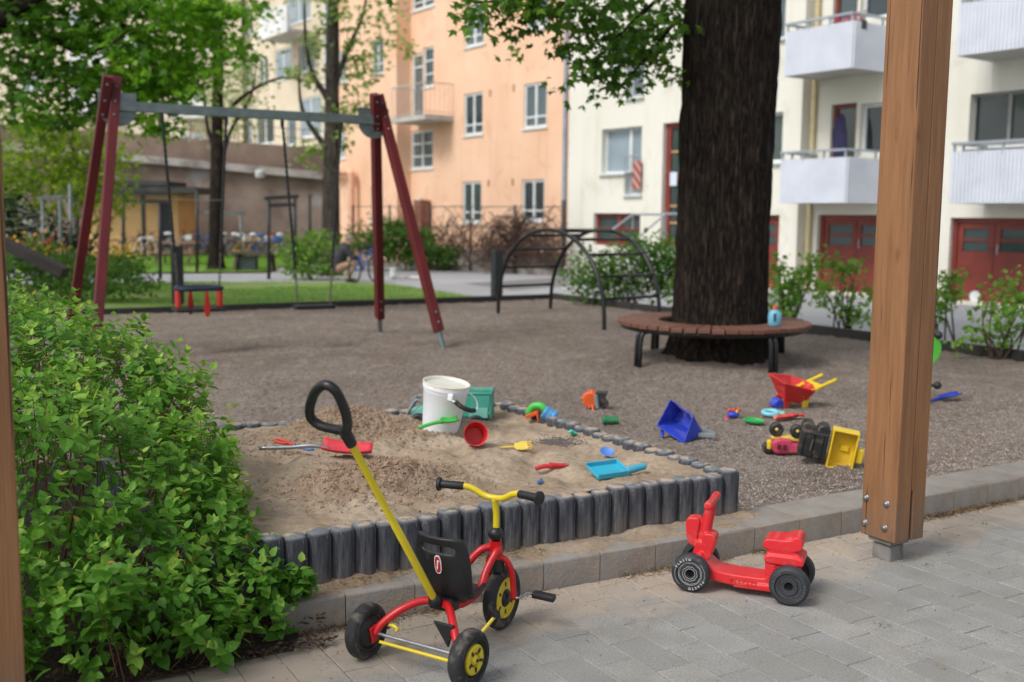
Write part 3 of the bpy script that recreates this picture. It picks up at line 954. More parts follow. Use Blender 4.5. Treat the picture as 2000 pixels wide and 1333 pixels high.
def garage(r, y, split=.60, pair=True):
    """red double-leaf door with two glazed lights in each leaf"""
    x0, x1, z0, z1 = r
    g = MB(); yc = y + .16; W = x1 - x0
    fw = .09
    g.box((x0 + fw / 2 + .002, yc - .02, (z0 + z1) / 2), (fw, .08, z1 - z0 - .01)); g.box((x1 - fw / 2 - .002, yc - .02, (z0 + z1) / 2), (fw, .08, z1 - z0 - .01))
    g.box(((x0 + x1) / 2, yc - .02, z1 - fw / 2 - .004), (W - 2 * fw - .004, .076, fw))
    gd = g.obj('garage_door', REDD, cream, smooth=0, bevel=.008)
    lw = (W - 2 * fw) / 2
    zg = z0 + (z1 - z0) * split
    for k in (0, 1):
        a = x0 + fw + lw * k + .006; b = a + lw - .012
        m = MB(); e = .11; zz1 = z1 - fw - .012
        m.box(((a + b) / 2, yc, (z0 + zg) / 2), (b - a, .05, zg - z0 - .004))
        for x in (a + e / 2, b - e / 2): m.box((x, yc, (zg + zz1) / 2 + .001), (e, .05, zz1 - zg))
        m.box(((a + b) / 2, yc, zz1 - e / 2), (b - a - 2 * e - .002, .048, e))
        m.box(((a + b) / 2, yc, (zg + zz1 - e) / 2), (b - a - 2 * e - .002, .04, .05))
        lf = m.obj('door_leaf', REDD, gd, smooth=0)
        MB().box(((a + b) / 2, yc + .008, (zg + zz1) / 2), (b - a - .04, .008, zz1 - zg - .02)).obj('glass', GL_GREEN, gd, smooth=0)
    MB().cyl(((x0 + x1) / 2 + .07, yc - .03, zg - .05), ((x0 + x1) / 2 + .07, yc - .03, zg + .14), .014, n=8).obj('handle', ZINC, gd)
    return gd
garage(wF, 0)
MB().cyl((xc - .0 + .14, .22, 0), (xc + .14, .22, ZT), .055, n=12).obj('downpipe', MAT('ochre_pipe', S(206, 190, 146), None, 5, .5), cream)
# right part, set back by a small step
xr = F.at(2230, 300, STEP)[0]
g1 = F.rect(1594, 420, 1738, 572, STEP); g2 = F.rect(1852, 426, 2018, 592, STEP)
d1 = F.rect(1622, 203, 1671, 318, STEP); w1 = F.rect(1679, 200, 1765, 302, STEP)
d2 = F.rect(1628, -70, 1676, 46, STEP); w2 = F.rect(1682, -70, 1765, 34, STEP)
w3 = F.rect(1893, 178, 2040, 283, STEP); w4 = F.rect(1893, -120, 2040, -20, STEP)
holes = [g1, g2, d1, w1, d2, w2, w3, w4]
wall_holes('wall', xc, xr, -.2, ZT, holes, CREAM, cream, y=STEP, depth=.2)
garage(g1, STEP); gd2 = garage(g2, STEP)
dx_, dz_ = F.at(1898, 580, STEP)
MB().cyl((dx_, STEP + .10, dz_), (dx_, STEP + .13, dz_), .11, n=20).obj('round_plate', WHITEF, gd2, 40)
for r in (d1, d2): window(cream, r, STEP, .12, (), (), .085, REDD, GL_GREEN)
for r in (w1, w2): window(cream, r, STEP, .14, (), (), .07, WHITEF, GL_DARK, None)
window(cream, w3, STEP, .16, (.5,), (), .05, MAT('grey_frame', S(150, 152, 148), None, 4, .5), GL_DARK, WHITEF)
window(cream, w4, STEP, .16, (.5,), (), .05, WHITEF, GL_DARK, WHITEF)
shell(cream, 0, xr, ZT, CREAM, y=STEP + .3)
MB().box((xr / 2 + xc / 2, STEP - .02, .13), (xr - xc, .05, .36)).obj('plinth', MAT('dark_plinth', S(84, 84, 84), None, 4, .9), cream, smooth=0) if False else None
def ridged(p0, p1, z0, z1, pitch=.075, depth=.022):
    p0 = Vector(p0); p1 = Vector(p1); d = (p1 - p0); L = d.length; d.normalize(); nrm = Vector((d.y, -d.x))
    n = max(2, round(L / pitch)); v = []; f = []
    for i in range(n):
        for a, o in ((0, 0), (.3, 0), (.42, 1), (.88, 1)):
            q = p0 + d * (L * (i + a) / n) + nrm * (depth * o)
            v += [Vector((q.x, q.y, z0)), Vector((q.x, q.y, z1))]
    q = p1
    v += [Vector((q.x, q.y, z0)), Vector((q.x, q.y, z1))]
    k = len(v) // 2
    f = [(2 * i, 2 * i + 2, 2 * i + 3, 2 * i + 1) for i in range(k - 1)]
    return MB().add(v, f)
def balcony(pl, pr, ptop, pbot, prot, yw):
    yo = yw - prot
    x0 = F.at(pl, (ptop + pbot) / 2, yo)[0]; x1 = F.at(pr, (ptop + pbot) / 2, yo)[0]
    pm = (pl + pr) / 2
    zt = F.at(pm, ptop, yo)[1]; zb = F.at(pm, pbot, yo)[1]
    b = MB().box(((x0 + x1) / 2, yw - prot / 2 + .02, zb + .07), (x1 - x0 - .07, prot - .07, .14)).obj('balcony', CONC, cream, smooth=0)
    ridged((x0, yo), (x1, yo), zb - .02, zt).obj('balcony_panel', BALW, b, smooth=0)
    ridged((x1, yo), (x1, yw - .01), zb - .02, zt).obj('balcony_panel', BALW, b, smooth=0)
    ridged((x0, yw - .01), (x0, yo), zb - .02, zt).obj('balcony_panel', BALW, b, smooth=0)
    rl = MB(); zr = zt + .15
    rl.bar((x0, yo, zr), (x1, yo, zr), .07, .045); rl.bar((x1, yo + .04, zr), (x1, yw, zr), .07, .045); rl.bar((x0, yo + .04, zr), (x0, yw, zr), .07, .045)
    for x in np.linspace(x0 + .04, x1 - .04, 4): rl.box((x, yo + .01, zt + .04), (.04, .03, .19))
    for yy in (yo + .35, yw - .2):
        rl.box((x1 - .01, yy, zt + .04), (.03, .04, .19)); rl.box((x0 + .01, yy, zt + .04), (.03, .04, .19))
    rl.obj('balcony_rail', RAIL, b, smooth=0)
    return (x0, x1, yo, zb, zt)
B1 = balcony(1534, 1665, 52, 139, 1.15, STEP)
B2 = balcony(1524, 1652, 310, 395, 1.15, STEP)
B3 = balcony(1873, 2018, -4, 98, 1.15, STEP)
B4 = balcony(1857, 2010, 294, 395, 1.15, STEP)
# jacket on the balcony, flower box above
def wpos(x, y, z): 
    p = F.o + F.X * x + F.Y * y
    return Vector((p.x, p.y, z))
jx, jz = F.at(1652, 262, STEP - .1)
jk = MB().tube([(0, 0, .42), (0, 0, .34), (.02, 0, .05), (.03, 0, -.35), (.03, 0, -.62)], [.03, .12, .17, .21, .24], 12)
jk.tube([(-.1, 0, .32), (-.2, .0, .05), (-.19, 0, -.3)], [.06, .065, .05], 8)
jo = jk.obj('jacket', MAT('navy_cloth', S(44, 42, 78), S(34, 32, 62), 9, .9), None, 180, loc=wpos(jx, STEP - .28, jz), rot=(0, 0, FROT)); jo.scale = (.8, .35, 1)
melt(jo, .025)
tag(jo, 'dark blue jacket hanging by the red balcony door', 'jacket')
fb = thing('flower_box', 'dark flower box with pink flowers on the rail of the upper left balcony', 'flower box', wpos(B1[1] - .35, B1[2] + .32, B1[4] + .0), (0, 0, FROT))
MB().box((0, 0, -.05), (.75, .16, .18)).obj('box', MAT('dark_box', S(50, 52, 54), None, 6, .6), fb, bevel=.01)
nf = 90
P = np.stack([rng.uniform(-.36, .36, nf), rng.uniform(-.07, .07, nf), rng.uniform(.04, .20, nf)], -1)
me = leaf_mesh('blossom', LEAF5, P, unit(nf) + np.array([0, 0, .6]), unit(nf), rng.uniform(.05, .09, nf), np.full(nf, 1.0), rng.random(nf))
me.materials.append(MAT('pink_petal', S(214, 110, 140), S(190, 84, 120), 9, .7)); link('blossom', me, fb)['kind'] = 'stuff'

# ---------------- orange house
xo = F.at(801, 300)[0]; PRO = .56
xl = F.at(652, 300, -PRO)[0]; xs_ = F.at(775, 300, -PRO)[0]
orange = thing('apartment_house', 'tall orange rendered house with white framed windows and a small balcony', 'building', (1.55, 30.3, 0), (0, 0, FROT))
R_ = lambda *a: F.rect(*a)
ow = [R_(908, 8, 945, 90), R_(1028, -14, 1072, 56), R_(906, 182, 943, 264), R_(1023, 162, 1068, 250), R_(903, 355, 940, 435), R_(1019, 351, 1063, 432), R_(803, 255, 845, 330), R_(805, -28, 848, 17)]
od = (R_(805, 105, 826, 236)); owd = R_(827, 92, 847, 170)
obw = R_(905, 497, 940, 517)
wall_holes('wall', xo, -.001, -.2, 14.5, ow + [od, owd, obw], ORANGE, orange, depth=.12)
for k, r in enumerate(ow):
    tr = (.25,) if k < 6 else (.33, .66)
    window(orange, r, 0, .07, (.5,), tr, .075, WHITEF, [GL_MID, GL_GREEN, GL_DARK][k % 3], WHITEF, .05)
window(orange, od, 0, .07, (), (.8,), .08, WHITEF, GL_MID); window(orange, owd, 0, .07, (), (.33, .66), .07, WHITEF, GL_GREEN, WHITEF, .04)
window(orange, obw, 0, .07, (.5,), (), .09, WHITEF, GL_DARK)
MB().box(((xo - .3) / 2, -.03, .18), (-.3 - xo, .06, .76)).obj('plinth', STONE, orange, smooth=0)
PV = [F.rect(726, 76, 749, 146, -PRO), F.rect(662, 100, 676, 162, -PRO), F.rect(724, 365, 734, 432, -PRO), F.rect(662, 250, 674, 310, -PRO)]
wall_holes('wall', xl, xs_, -.2, 14.5, PV, ORANGE, orange, y=-PRO, depth=.12)
for r in PV: window(orange, r, -PRO, .07, (.5,) if r[1] - r[0] > .5 else (), (.3,), .06, WHITEF, GL_MID, WHITEF, .05)
MB().box((xs_ - .01, -PRO / 2 + .02, 7.15), (.02, PRO + .03, 14.6)).obj('wall', ORANGE, orange, smooth=0)
shell(orange, xl, -.002, 14.5, ORANGE, y=.4)
bz = F.at(815, 226, -1.0)[1]
bx0 = F.at(765, 240, -1.05)[0]; bx1 = F.at(866, 235, -.4)[0]
ob = MB().prism([(bx0, -1.1), (bx1, -1.1), (bx1, .01), (bx0, .01)], bz - .16, bz).obj('balcony', CONC, orange, smooth=0)
rl = MB(); zr = bz + 1.02
for pa, pb_ in (((bx0, -1.06), (bx1 - .03, -1.06)), ((bx0 + .02, -1.06), (bx0 + .02, 0)), ((bx1 - .03, -1.06), (bx1 - .03, 0))):
    rl.bar((*pa, zr), (*pb_, zr), .03, .03); rl.bar((*pa, bz + .1), (*pb_, bz + .1), .02, .02)
    L = (Vector(pb_) - Vector(pa)).length; n = int(L / .16)
    for k in range(n + 1):
        q = Vector(pa).lerp(Vector(pb_), k / n); rl.cyl((q.x, q.y, bz), (q.x, q.y, zr), .009, n=4)
rl.obj('balcony_rail', MAT('pale_rail', S(196, 186, 178), None, 5, .5), ob)
pp = MB().tube([(-.10, -.07, .0), (-.10, -.07, 14.3)], .06, 10).obj('downpipe', ZINC, orange)
MB().tube([(-.10, -.07, .0), (-.10, -.07, 2.1)], .068, 10).obj('downpipe_foot', MAT('pipe_dark', S(86, 84, 84), None, 5, .6), orange)
q = F.at(686, 336, -PRO - .3); q2 = F.at(655, 334, -PRO - .3)
MB().tube([(q2[0] - .6, -PRO - .3, q[1])] + cr([(q2[0], -PRO - .3, q[1]), (q[0] - .15, -PRO - .3, q[1]), (q[0], -PRO - .3, q[1] - .2), (q[0], -PRO - .3, q[1] - .6)], 4) + [(q[0], -PRO - .3, -.1)], .13, 12).obj('duct', MAT('peach_duct', S(228, 180, 150), S(214, 160, 132), 2, .6), orange)
r = F.rect(645, 370, 664, 470, -PRO); MB().box(((r[0] + r[1]) / 2, -PRO - .02, (r[2] + r[3]) / 2), (r[1] - r[0], .03, r[3] - r[2])).obj('door', MAT('brown_door', S(110, 74, 56), None, 4, .6), orange, smooth=0)
for px_, py_ in ((958, 182), (1004, 172), (955, 358), (1002, 356)):
    x, z = F.at(px_, py_); MB().box((x, -.01, z), (.07, .05, .2)).obj('vent', MAT('vent_grey', S(190, 150, 120), None, 5, .7), orange, smooth=0)
x, z = F.at(828, 392); lamp = MB().sphere((x, -.16, z), .13, 12).box((x, -.06, z), (.1, .12, .1)).obj('wall_lamp', MAT('lamp_glass', S(200, 200, 190), None, 4, .3), orange); melt(lamp, .03)
x, z = F.at(836, 440); MB().box((x, -.25, z - .3), (.5, .4, 2.3)).obj('meter_cabinet', MAT('brown_cabinet', S(140, 92, 72), None, 4, .7), orange, smooth=0, bevel=.02)

# ---------------- beige house up the slope
bo = D(645, 300, 50)
FB = Facade((bo.x, bo.y), FROT)
beige = thing('apartment_house', 'beige rendered house standing above the brown retaining wall', 'building', (bo.x, bo.y, 0), (0, 0, FROT))
xL = FB.at(470, 200)[0]
bw = []
for b in ((585, 82, 615, 140), (537, 95, 570, 156), (505, 113, 524, 162), (478, 128, 494, 170), (585, 190, 628, 268), (500, 222, 535, 282), (507, 8, 524, 33), (560, -50, 606, 45),
          (476, 20, 494, 70), (592, -60, 625, 12) if False else (560, 222, 578, 285), (478, 225, 492, 285)):
    bw.append(FB.rect(*b))
wall_holes('wall', xL, .5, 2.2, 17, bw, BEIGE, beige, depth=.14)
for k, r in enumerate(bw): window(beige, r, 0, .08, (.5,) if k not in (9,) else (), (), .09, WHITEF, [GL_MID, GL_BLIND, GL_GREEN][k % 3], WHITEF, .05)
shell(beige, xL, .5, 17, BEIGE, y=.3)
yo = -1.6
x0 = FB.at(507, 40, yo)[0]; x1 = FB.at(562, 40, yo)[0]; zt = FB.at(535, 20, yo)[1]; zb = FB.at(535, 68, yo)[1]
bb = MB().box(((x0 + x1) / 2, yo / 2, zb), (x1 - x0, -yo, .16)).obj('balcony', CONC, beige, smooth=0)
m = MB().box(((x0 + x1) / 2, yo, (zb + zt) / 2), (x1 - x0, .08, zt - zb + .15)).obj('parapet', MAT('parapet_white', S(228, 228, 226), None, 1, .7), bb, smooth=0)
MB().box((x0 + .04, yo / 2 + .05, (zb + zt) / 2), (.078, -yo, zt - zb + .14)).obj('parapet', MAT('parapet_white', 0), bb, smooth=0)
px0 = FB.at(637, 200, -.12)[0]
MB().cyl((px0, -.1, 1), (px0, -.1, 17), .09, n=10).obj('downpipe', MAT('white_pipe', S(216, 220, 232), None, 4, .4), beige)
# far wing, more frontal
fo = D(476, 300, 58)
FC = Facade((fo.x, fo.y), R(-14))
wing = thing('apartment_house', 'long pale beige house wing behind the leafy trees on the left', 'building', (fo.x, fo.y, 0), (0, 0, R(-14)))
ww = []
for b in ((140, 152, 168, 182), (176, 150, 194, 182), (345, 165, 395, 198), (300, 20, 340, 60), (200, 20, 240, 70), (380, 60, 420, 100), (235, 262, 275, 286), (290, 262, 320, 286), (352, 262, 400, 286), (40, 150, 80, 182), (120, 20, 160, 70), (30, 20, 70, 60)):
    ww.append(FC.rect(*b))
wall_holes('wall', FC.at(-120, 200)[0], .0, 2.2, 18, ww, BEIGE, wing, depth=.14)
for k, r in enumerate(ww): window(wing, r, 0, .08, (.5,), (), .1, WHITEF, [GL_BLIND, GL_MID][k % 2], WHITEF, .05)
shell(wing, FC.at(-120, 200)[0], 0, 18, BEIGE, y=.3)
for a, b, t_, bo_ in ((132, 204, 186, 222), (132, 204, 80, 128), (330, 402, 196, 228), (228, 300, 60, 104)):
    yo = -1.3
    x0 = FC.at(a, t_, yo)[0]; x1 = FC.at(b, t_, yo)[0]; zt = FC.at(a, t_, yo)[1]; zb = FC.at(a, bo_, yo)[1]
    bb = MB().box(((x0 + x1) / 2, yo / 2, zb), (x1 - x0, -yo, .18)).obj('balcony', CONC, wing, smooth=0)
    MB().box(((x0 + x1) / 2, yo, (zb + zt) / 2), (x1 - x0, .08, zt - zb + .15)).obj('parapet', MAT('parapet_white', 0), bb, smooth=0)

# ---------------- retaining wall, terrace, shed
BROWN = MAT('brown_wall', S(146, 130, 118), S(112, 97, 86), .8, .9, .6, 14, dirt=S(152, 150, 148), dscale=.34, damt=(.57, .63))
wl = D(-120, 298, 43); wr = D(650, 340, 44)
zl, zr_ = 4.6, 3.35
rw = thing('retaining_wall', 'stained brown retaining wall with a grey ledge behind the bicycles', 'wall', (0, 0, 0))
a = Vector((wl.x, wl.y, 0)); b = Vector((wr.x, wr.y, 0)); nrm = Vector(((b - a).y, -(b - a).x, 0)).normalized()
def slab(m, a, b, o0, o1, za0, za1, zb0, zb1):
    v = []
    for p, z0, z1 in ((a, za0, za1), (b, zb0, zb1)):
        for o in (o0, o1):
            q = p + nrm * o
            v += [Vector((q.x, q.y, z0)), Vector((q.x, q.y, z1))]
    return m.add(v, [(0, 1, 3, 2), (4, 6, 7, 5), (0, 4, 5, 1), (2, 3, 7, 6), (0, 2, 6, 4), (1, 5, 7, 3)])
slab(MB(), a, b, -.3, 0, -.1, zl - .3, -.1, zr_ - .3).obj('wall_body', BROWN, rw, smooth=0)
slab(MB(), a, b, -.2, .35, zl - .3, zl, zr_ - .3, zr_).obj('ledge', MAT('ledge_grey', S(176, 172, 166), S(140, 134, 128), 1.2, .9, dirt=S(96, 88, 80), dscale=1.4), rw, smooth=0)
slab(MB(), a, b, -.8, -.6, zl, zl + .75, zr_, zr_ + 1.0).obj('parapet', MAT('brown_parapet', S(142, 122, 108), S(106, 90, 80), .6, .9, .4, 20), rw, smooth=0)
m = MB()
for k in range(25):
    p = a.lerp(b, k / 24) - nrm * .7; zz = zl + .75 + (zr_ + 1.0 - zl - .75) * k / 24
    m.cyl((p.x, p.y, zz - .05), (p.x, p.y, zz + .75), .02, n=5)
for h in (.35, .72):
    m.cyl(tuple(a - nrm * .7 + Vector((0, 0, zl + .75 + h))), tuple(b - nrm * .7 + Vector((0, 0, zr_ + 1.0 + h))), .014, n=5)
m.obj('top_railing', MAT('dark_rail', S(84, 78, 72), None, 4, .6), rw)
q = a.lerp(b, .815) + nrm * .3
vent = MB().lathe([(.16, 0), (.2, .05), (.2, .28), (.1, .34)], 14, Matrix.Translation((q.x, q.y, 3.1))).obj('vent_pipe', MAT('vent_white', S(206, 210, 210), None, 4, .4), rw)
sheet('terrace', [(wl.x - 8, wl.y + .8), (wr.x + 1, wr.y + .8), (wr.x + 3, 58), (-40, 80)], 3.3, CONC)
sh = D(165, 480, 40); se = D(350, 480, 40)
shed = thing('shed', 'low peach coloured shed with a flat dark roof by the bicycles', 'shed', (sh.x, 40, 0))
W = se.x - sh.x
OCH = MAT('peach_plaster', S(226, 184, 132), S(212, 166, 116), 1, .9)
wall_holes('wall', 0, W, 0, 2.35, [(W * .80, W * .93, 0, 2.1)], OCH, shed, depth=.1)
MB().box((W * .865, .08, 1.05), (W * .13 - .01, .03, 2.09)).obj('door', MAT('shed_door', S(40, 50, 54), None, 3, .5), shed, smooth=0)
MB().box((W / 2, 1.2, 1.17), (W - .02, 2.2, 2.34)).obj('body', OCH, shed, smooth=0)
MB().box((W / 2 + .3, .6, 2.48), (W + 1.5, 3.4, .22)).obj('roof', MAT('roof_felt', S(44, 46, 46), S(70, 70, 68), 2, .8), shed, smooth=0)
MB().box((W / 2 - .2, 1.2, 2.75), (W - .4, 2.4, .18)).obj('roof', MAT('roof_felt', 0), shed, smooth=0)
for x in (W * .03, W * .72): MB().box((x, -.9, 1.2), (.12, .12, 2.4)).obj('post', MAT('post_black', S(30, 32, 32), None, 4, .6), shed, smooth=0)
# cars parked up on the terrace
def car(px, y, c, label):
    p = D(px, 280, y)
    o = thing('parked_car', label, 'car', (p.x, y, 3.3), (0, 0, R(60)), 'cars parked on the terrace')
    prof = [(-2.0, .3), (-2.05, .75), (-1.5, .92), (-.9, 1.42), (.6, 1.44), (1.3, .95), (2.0, .82), (2.05, .35)]
    Mx = Matrix.Rotation(R(90), 4, 'X')
    MB().prism(prof, -.82, .82, Mx).obj('body', c, o, 30, bevel=.08, seg=3)
    MB().prism([(-1.35, .95), (-.86, 1.36), (.55, 1.38), (1.1, .96)], -.825, .825, Mx).obj('side_window', GL_DARK, o, 0)
    for x in (-1.25, 1.3):
        for yy in (-.78, .78):
            MB().cyl((x, yy - .1, .31), (x, yy + .1, .31), .31, n=16).obj('wheel', MAT('tyre', S(34, 34, 36), S(50, 50, 50), 9, .8), o)
    return o
car(455, 49, MAT('car_grey', S(176, 180, 184), None, 2, .25, metal=.4), 'pale grey parked car up on the terrace left of the dark red one')
car(510, 48.5, MAT('car_red', S(84, 30, 34), None, 2, .25), 'dark red parked car up on the terrace above the brown wall')
# ================================================================== PLAYGROUND EQUIPMENT
REDB = MAT('red_beam_paint', S(100, 17, 21), S(82, 12, 16), 6, .6, .2, 60, stretch=(1, 1, .2))
GALV = MAT('galvanised', S(128, 140, 138), S(108, 120, 120), 9, .45, metal=.5)
BLKM = MAT('black_metal', S(20, 21, 23), S(28, 29, 30), 14, .38)
RUB = MAT('black_rubber', S(20, 21, 24), S(32, 33, 36), 16, .6)
CHAINM = MAT('chain_steel', S(120, 118, 112), S(92, 90, 86), 30, .4, metal=.7)
# ---- swing frame
AR = Vector((-1.60, 12.60, 2.90)); LB = 2.95
bd = Vector((-.88, -.478, 0)).normalized()
AL = AR + bd * LB
sp = Vector((.455, -.89, 0)).normalized()
swing = thing('swing_set', 'red A-frame swing set with a grey steel top beam', 'swing set', (AR.x, AR.y, 0))
def L_(p): return Vector(p) - Vector((AR.x, AR.y, 0))
for apex, out in ((AR, -bd), (AL, bd)):
    for s in (1, -1):
        foot = Vector((apex.x, apex.y, 0)) + out * .40 + sp * (s * .92)
        foot.z = gz(foot.x, foot.y)
        top = apex + sp * (s * -.05) + out * (.0) + bd * (.0)
        dirv = (top - foot).normalized()
        top2 = top + dirv * .10
        st = foot + dirv * .20
        up = out.cross(dirv)
        sh = -bd * (.05 * s)
        leg = MB().bar(L_(st) + sh, L_(top2) + sh, .095, .13, up=(sp.x, sp.y, 0)).obj('leg', REDB, swing, 0, bevel=.006)
        MB().cyl(L_(foot - dirv * .12) + sh, L_(st + dirv * .03) + sh, .032, n=12).obj('foot_tube', GALV, leg)
        bl = MB()
        for k in (.12, .24): 
            q = L_(st + dirv * k) + sh + sp * .068
            bl.sphere(q - Vector((0, 0, 0)), .014, 8)
        for k in (.1, .27, .42):
            q = L_(top2 - dirv * k) + sh + sp * .067
            bl.sphere(q, .014, 8)
        o = bl.obj('bolts', GALV, leg); o['kind'] = 'stuff'
    # round bracket plate
    c = L_(apex) + Vector((0, 0, -.22)) - out * .015
    m = MB()
    pts = [(.19 * math.cos(PI + PI * k / 14), .19 * math.sin(PI + PI * k / 14) * 1.0) for k in range(15)] + [(.19, .16), (-.19, .16)]
    m.prism(pts, -.005, .005, frame(c - out * .04, bd, Vector((0, 0, 1)), bd.cross(Vector((0, 0, 1)))))
    m.obj('bracket', GALV, swing, 0)
bz_ = 2.70
p0 = AR + bd * -.02; p1 = AL + bd * .02; p0.z = p1.z = bz_
MB().bar(L_(p0), L_(p1), .075, .10).obj('top_beam', GALV, swing, 0, bevel=.006)
def chain(parent, a, b, rope=True):
    a = Vector(a); b = Vector(b)
    L = (b - a).length; d = (b - a) / L
    k = .80
    m = MB(); e = a + d * L * k
    n = int(L * k / .03)
    pts = [a.lerp(e, i / n) for i in range(n + 1)]
    m.tube(pts, [.012 + .007 * (i % 2) for i in range(n + 1)], 6)
    m.obj('chain_cover', RUB, parent, 180)
    m = MB(); step = .040; n = int((b - e).length / step) + 1
    x = d.orthogonal().normalized(); y = d.cross(x)
    for i in range(n):
        c = e + d * (i + .5) * step; w = x if i % 2 else y
        ring = [c + d * (math.sin(t) * .026) + w * (math.cos(t) * .013) for t in [2 * PI * q / 10 for q in range(10)]]
        m.tube(ring, .0048, 5, closed=True)
    o = m.obj('chain', CHAINM, parent, 180); o['kind'] = 'stuff'
    MB().lathe([(.02, -.08), (.024, -.02), (.012, .02), (.012, .09)], 10, Matrix.Translation(a + Vector((0, 0, .0)))).obj('hanger', BLKM, parent)
def swing_seat(t, half, zs, label, toddler):
    c = AR + bd * t
    o = thing('toddler_swing' if toddler else 'flat_swing', label, 'swing', (c.x, c.y, zs), (0, 0, math.atan2(-bd.y, -bd.x)), 'swings hanging from the red frame')
    # local x runs along the beam
    ztop = bz_ - .05 - zs
    if toddler:
        NAVY = MAT('navy_rubber', S(28, 34, 62), S(40, 44, 68), 14, .6)
        ORR = MAT('orange_red_plastic', S(196, 48, 28), S(178, 40, 24), 8, .45)
        pts = []
        for k in range(24):
            a = 2 * PI * k / 24; pts.append((.235 * (abs(math.cos(a)) ** .5) * math.copysign(1, math.cos(a)), .165 * (abs(math.sin(a)) ** .5) * math.copysign(1, math.sin(a)), .235))
        MB().tube(pts, .026, 10, closed=True).obj('guard_ring', NAVY, o, 180)
        MB().prism([(-.27, -.17), (.27, -.17), (.27, .17), (-.27, .17)], -.018, .018).obj('seat', RUB, o, 0, bevel=.015, seg=3)
        for sx in (-1, 1):
            MB().box((sx * .225, 0, .12), (.04, .17, .20)).obj('side_flap', ORR, o, 0, bevel=.015)
        for x, y in ((-.06, .15), (.05, -.175)):
            pr = [(-.012, .22), (.012, .22), (.035, .06), (.03, -.04), (.012, -.07), (-.012, -.07), (-.03, -.04), (-.035, .06)]
            MB().prism(pr, -.012, .012, Matrix.Translation((x, y, 0)) @ Matrix.Rotation(R(90), 4, 'X')).obj('strap', ORR, o, 0, bevel=.008)
        for sx in (-1, 1):
            chain(o, (sx * .34, 0, ztop), (sx * .225, 0, .26))
    else:
        pr = [(-.235, -.085), (.235, -.085), (.235, .085), (-.235, .085)]
        MB().prism(pr, -.028, .022).obj('seat', RUB, o, 0, bevel=.014, seg=3)
        for sx in (-1, 1):
            chain(o, (sx * .345, 0, ztop), (sx * .19, 0, .03))
    return o
swing_seat(2.11, .25, .545, 'toddler swing seat with navy ring and orange red straps on chains', True)
swing_seat(.80, .24, .535, 'flat black rubber swing seat hanging on two chains', False)

# ---- climbing arch
f1 = G(973, 612, .1); f2 = G(1180, 645, .1); f3 = G(1075, 605, .1)
arch = thing('climbing_arch', 'black tubular climbing arch with ladder rungs on the gravel', 'climbing frame', f1)
off = f3 - f1
def archpt(t):
    p = f1.lerp(f2, .5 - .5 * math.cos(t)) - f1
    h = math.sin(t) ** .82 if 0 < t < PI else 0
    return Vector((p.x, p.y, h * 1.32))
tt = [PI * k / 28 for k in range(29)]
for o_ in (Vector((0, 0, 0)), off):
    pts = [archpt(t) + o_ for t in tt]
    pts = [pts[0] - Vector((0, 0, .15))] + pts + [pts[-1] - Vector((0, 0, .15))]
    MB().tube(pts, .030, 10).obj('arch_tube', BLKM, arch, 180)
for t in (.25, .50, .80, 1.15, 1.45, 1.75, 2.06, 2.36, 2.66, 2.90):
    p = archpt(t); MB().cyl(p, p + off, .022, n=8).obj('rung', BLKM, arch, 180)

# ---- round bench about the tree
bx, by = TREE.x - .085, TREE.y
bench = thing('tree_bench', 'round brown slatted bench on black legs around the big tree trunk', 'bench', (bx, by, .10))
SLAT = MAT('bench_slat', S(124, 84, 66), S(102, 66, 52), 5, .7, .5, 40, stretch=(6, 1, 1), objrand=.22)
NS = 46; RO, RI = .985, .56
smesh = None
for k in range(NS):
    a = 2 * PI * (k + .5) / NS
    h1 = PI / NS * RO - .008; h0 = PI / NS * RI - .005
    if smesh is None:
        m = MB().prism([(RI, -h0), (RO, -h1), (RO, h1), (RI, h0)], .405, .45)
        so_ = m.obj('slat', SLAT, bench, 0, bevel=.006); smesh = so_
    else:
        so_ = smesh.copy(); col.objects.link(so_)
    so_.rotation_euler = (random.uniform(-.003, .003), random.uniform(-.003, .003), a)
for r, z in ((.93, .385), (.60, .385)):
    MB().tube([(r * math.cos(2 * PI * k / 48), r * math.sin(2 * PI * k / 48), z) for k in range(48)], .024, 8, closed=True).obj('ring_frame', BLKM, bench, 180)
for ad in (-149, -64, 30, 120):
    a = R(ad); c, s = math.cos(a), math.sin(a)
    zg = gz(bx + c * .97, by + s * .97) - .10
    for dt in (-.03, .03):
        q = lambda r, z: (r * c - s * dt, r * s + c * dt, z)
        MB().tube([q(.52, .375)] + cr([q(.82, .375), q(.93, .36), q(.96, .27), q(.965, .15)], 5) + [q(.97, zg - .06)], .023, 10).obj('leg', BLKM, bench, 180)
bp = D(1513, 622, 10.35)
bt = thing('bottle', 'light blue plastic bottle with an orange cap standing on the round bench', 'bottle', (bp.x, bp.y, .553))
MB().lathe([(.0, 0), (.055, .0), (.064, .02), (.068, .08), (.062, .125), (.035, .155), (.026, .16)], 18).obj('body', MAT('blue_bottle', S(120, 184, 206), S(104, 168, 194), 3, .35), bt).scale = (1, .7, 1)
MB().lathe([(.0, .16), (.026, .16), (.028, .19), (.022, .20), (0, .20)], 14).obj('cap', MAT('orange_cap', S(196, 92, 48), None, 4, .4), bt)
MB().box((-.01, -.046, .085), (.022, .012, .075)).obj('mark', MAT('dark_print', S(36, 66, 84), None, 4, .5), bt, 0)

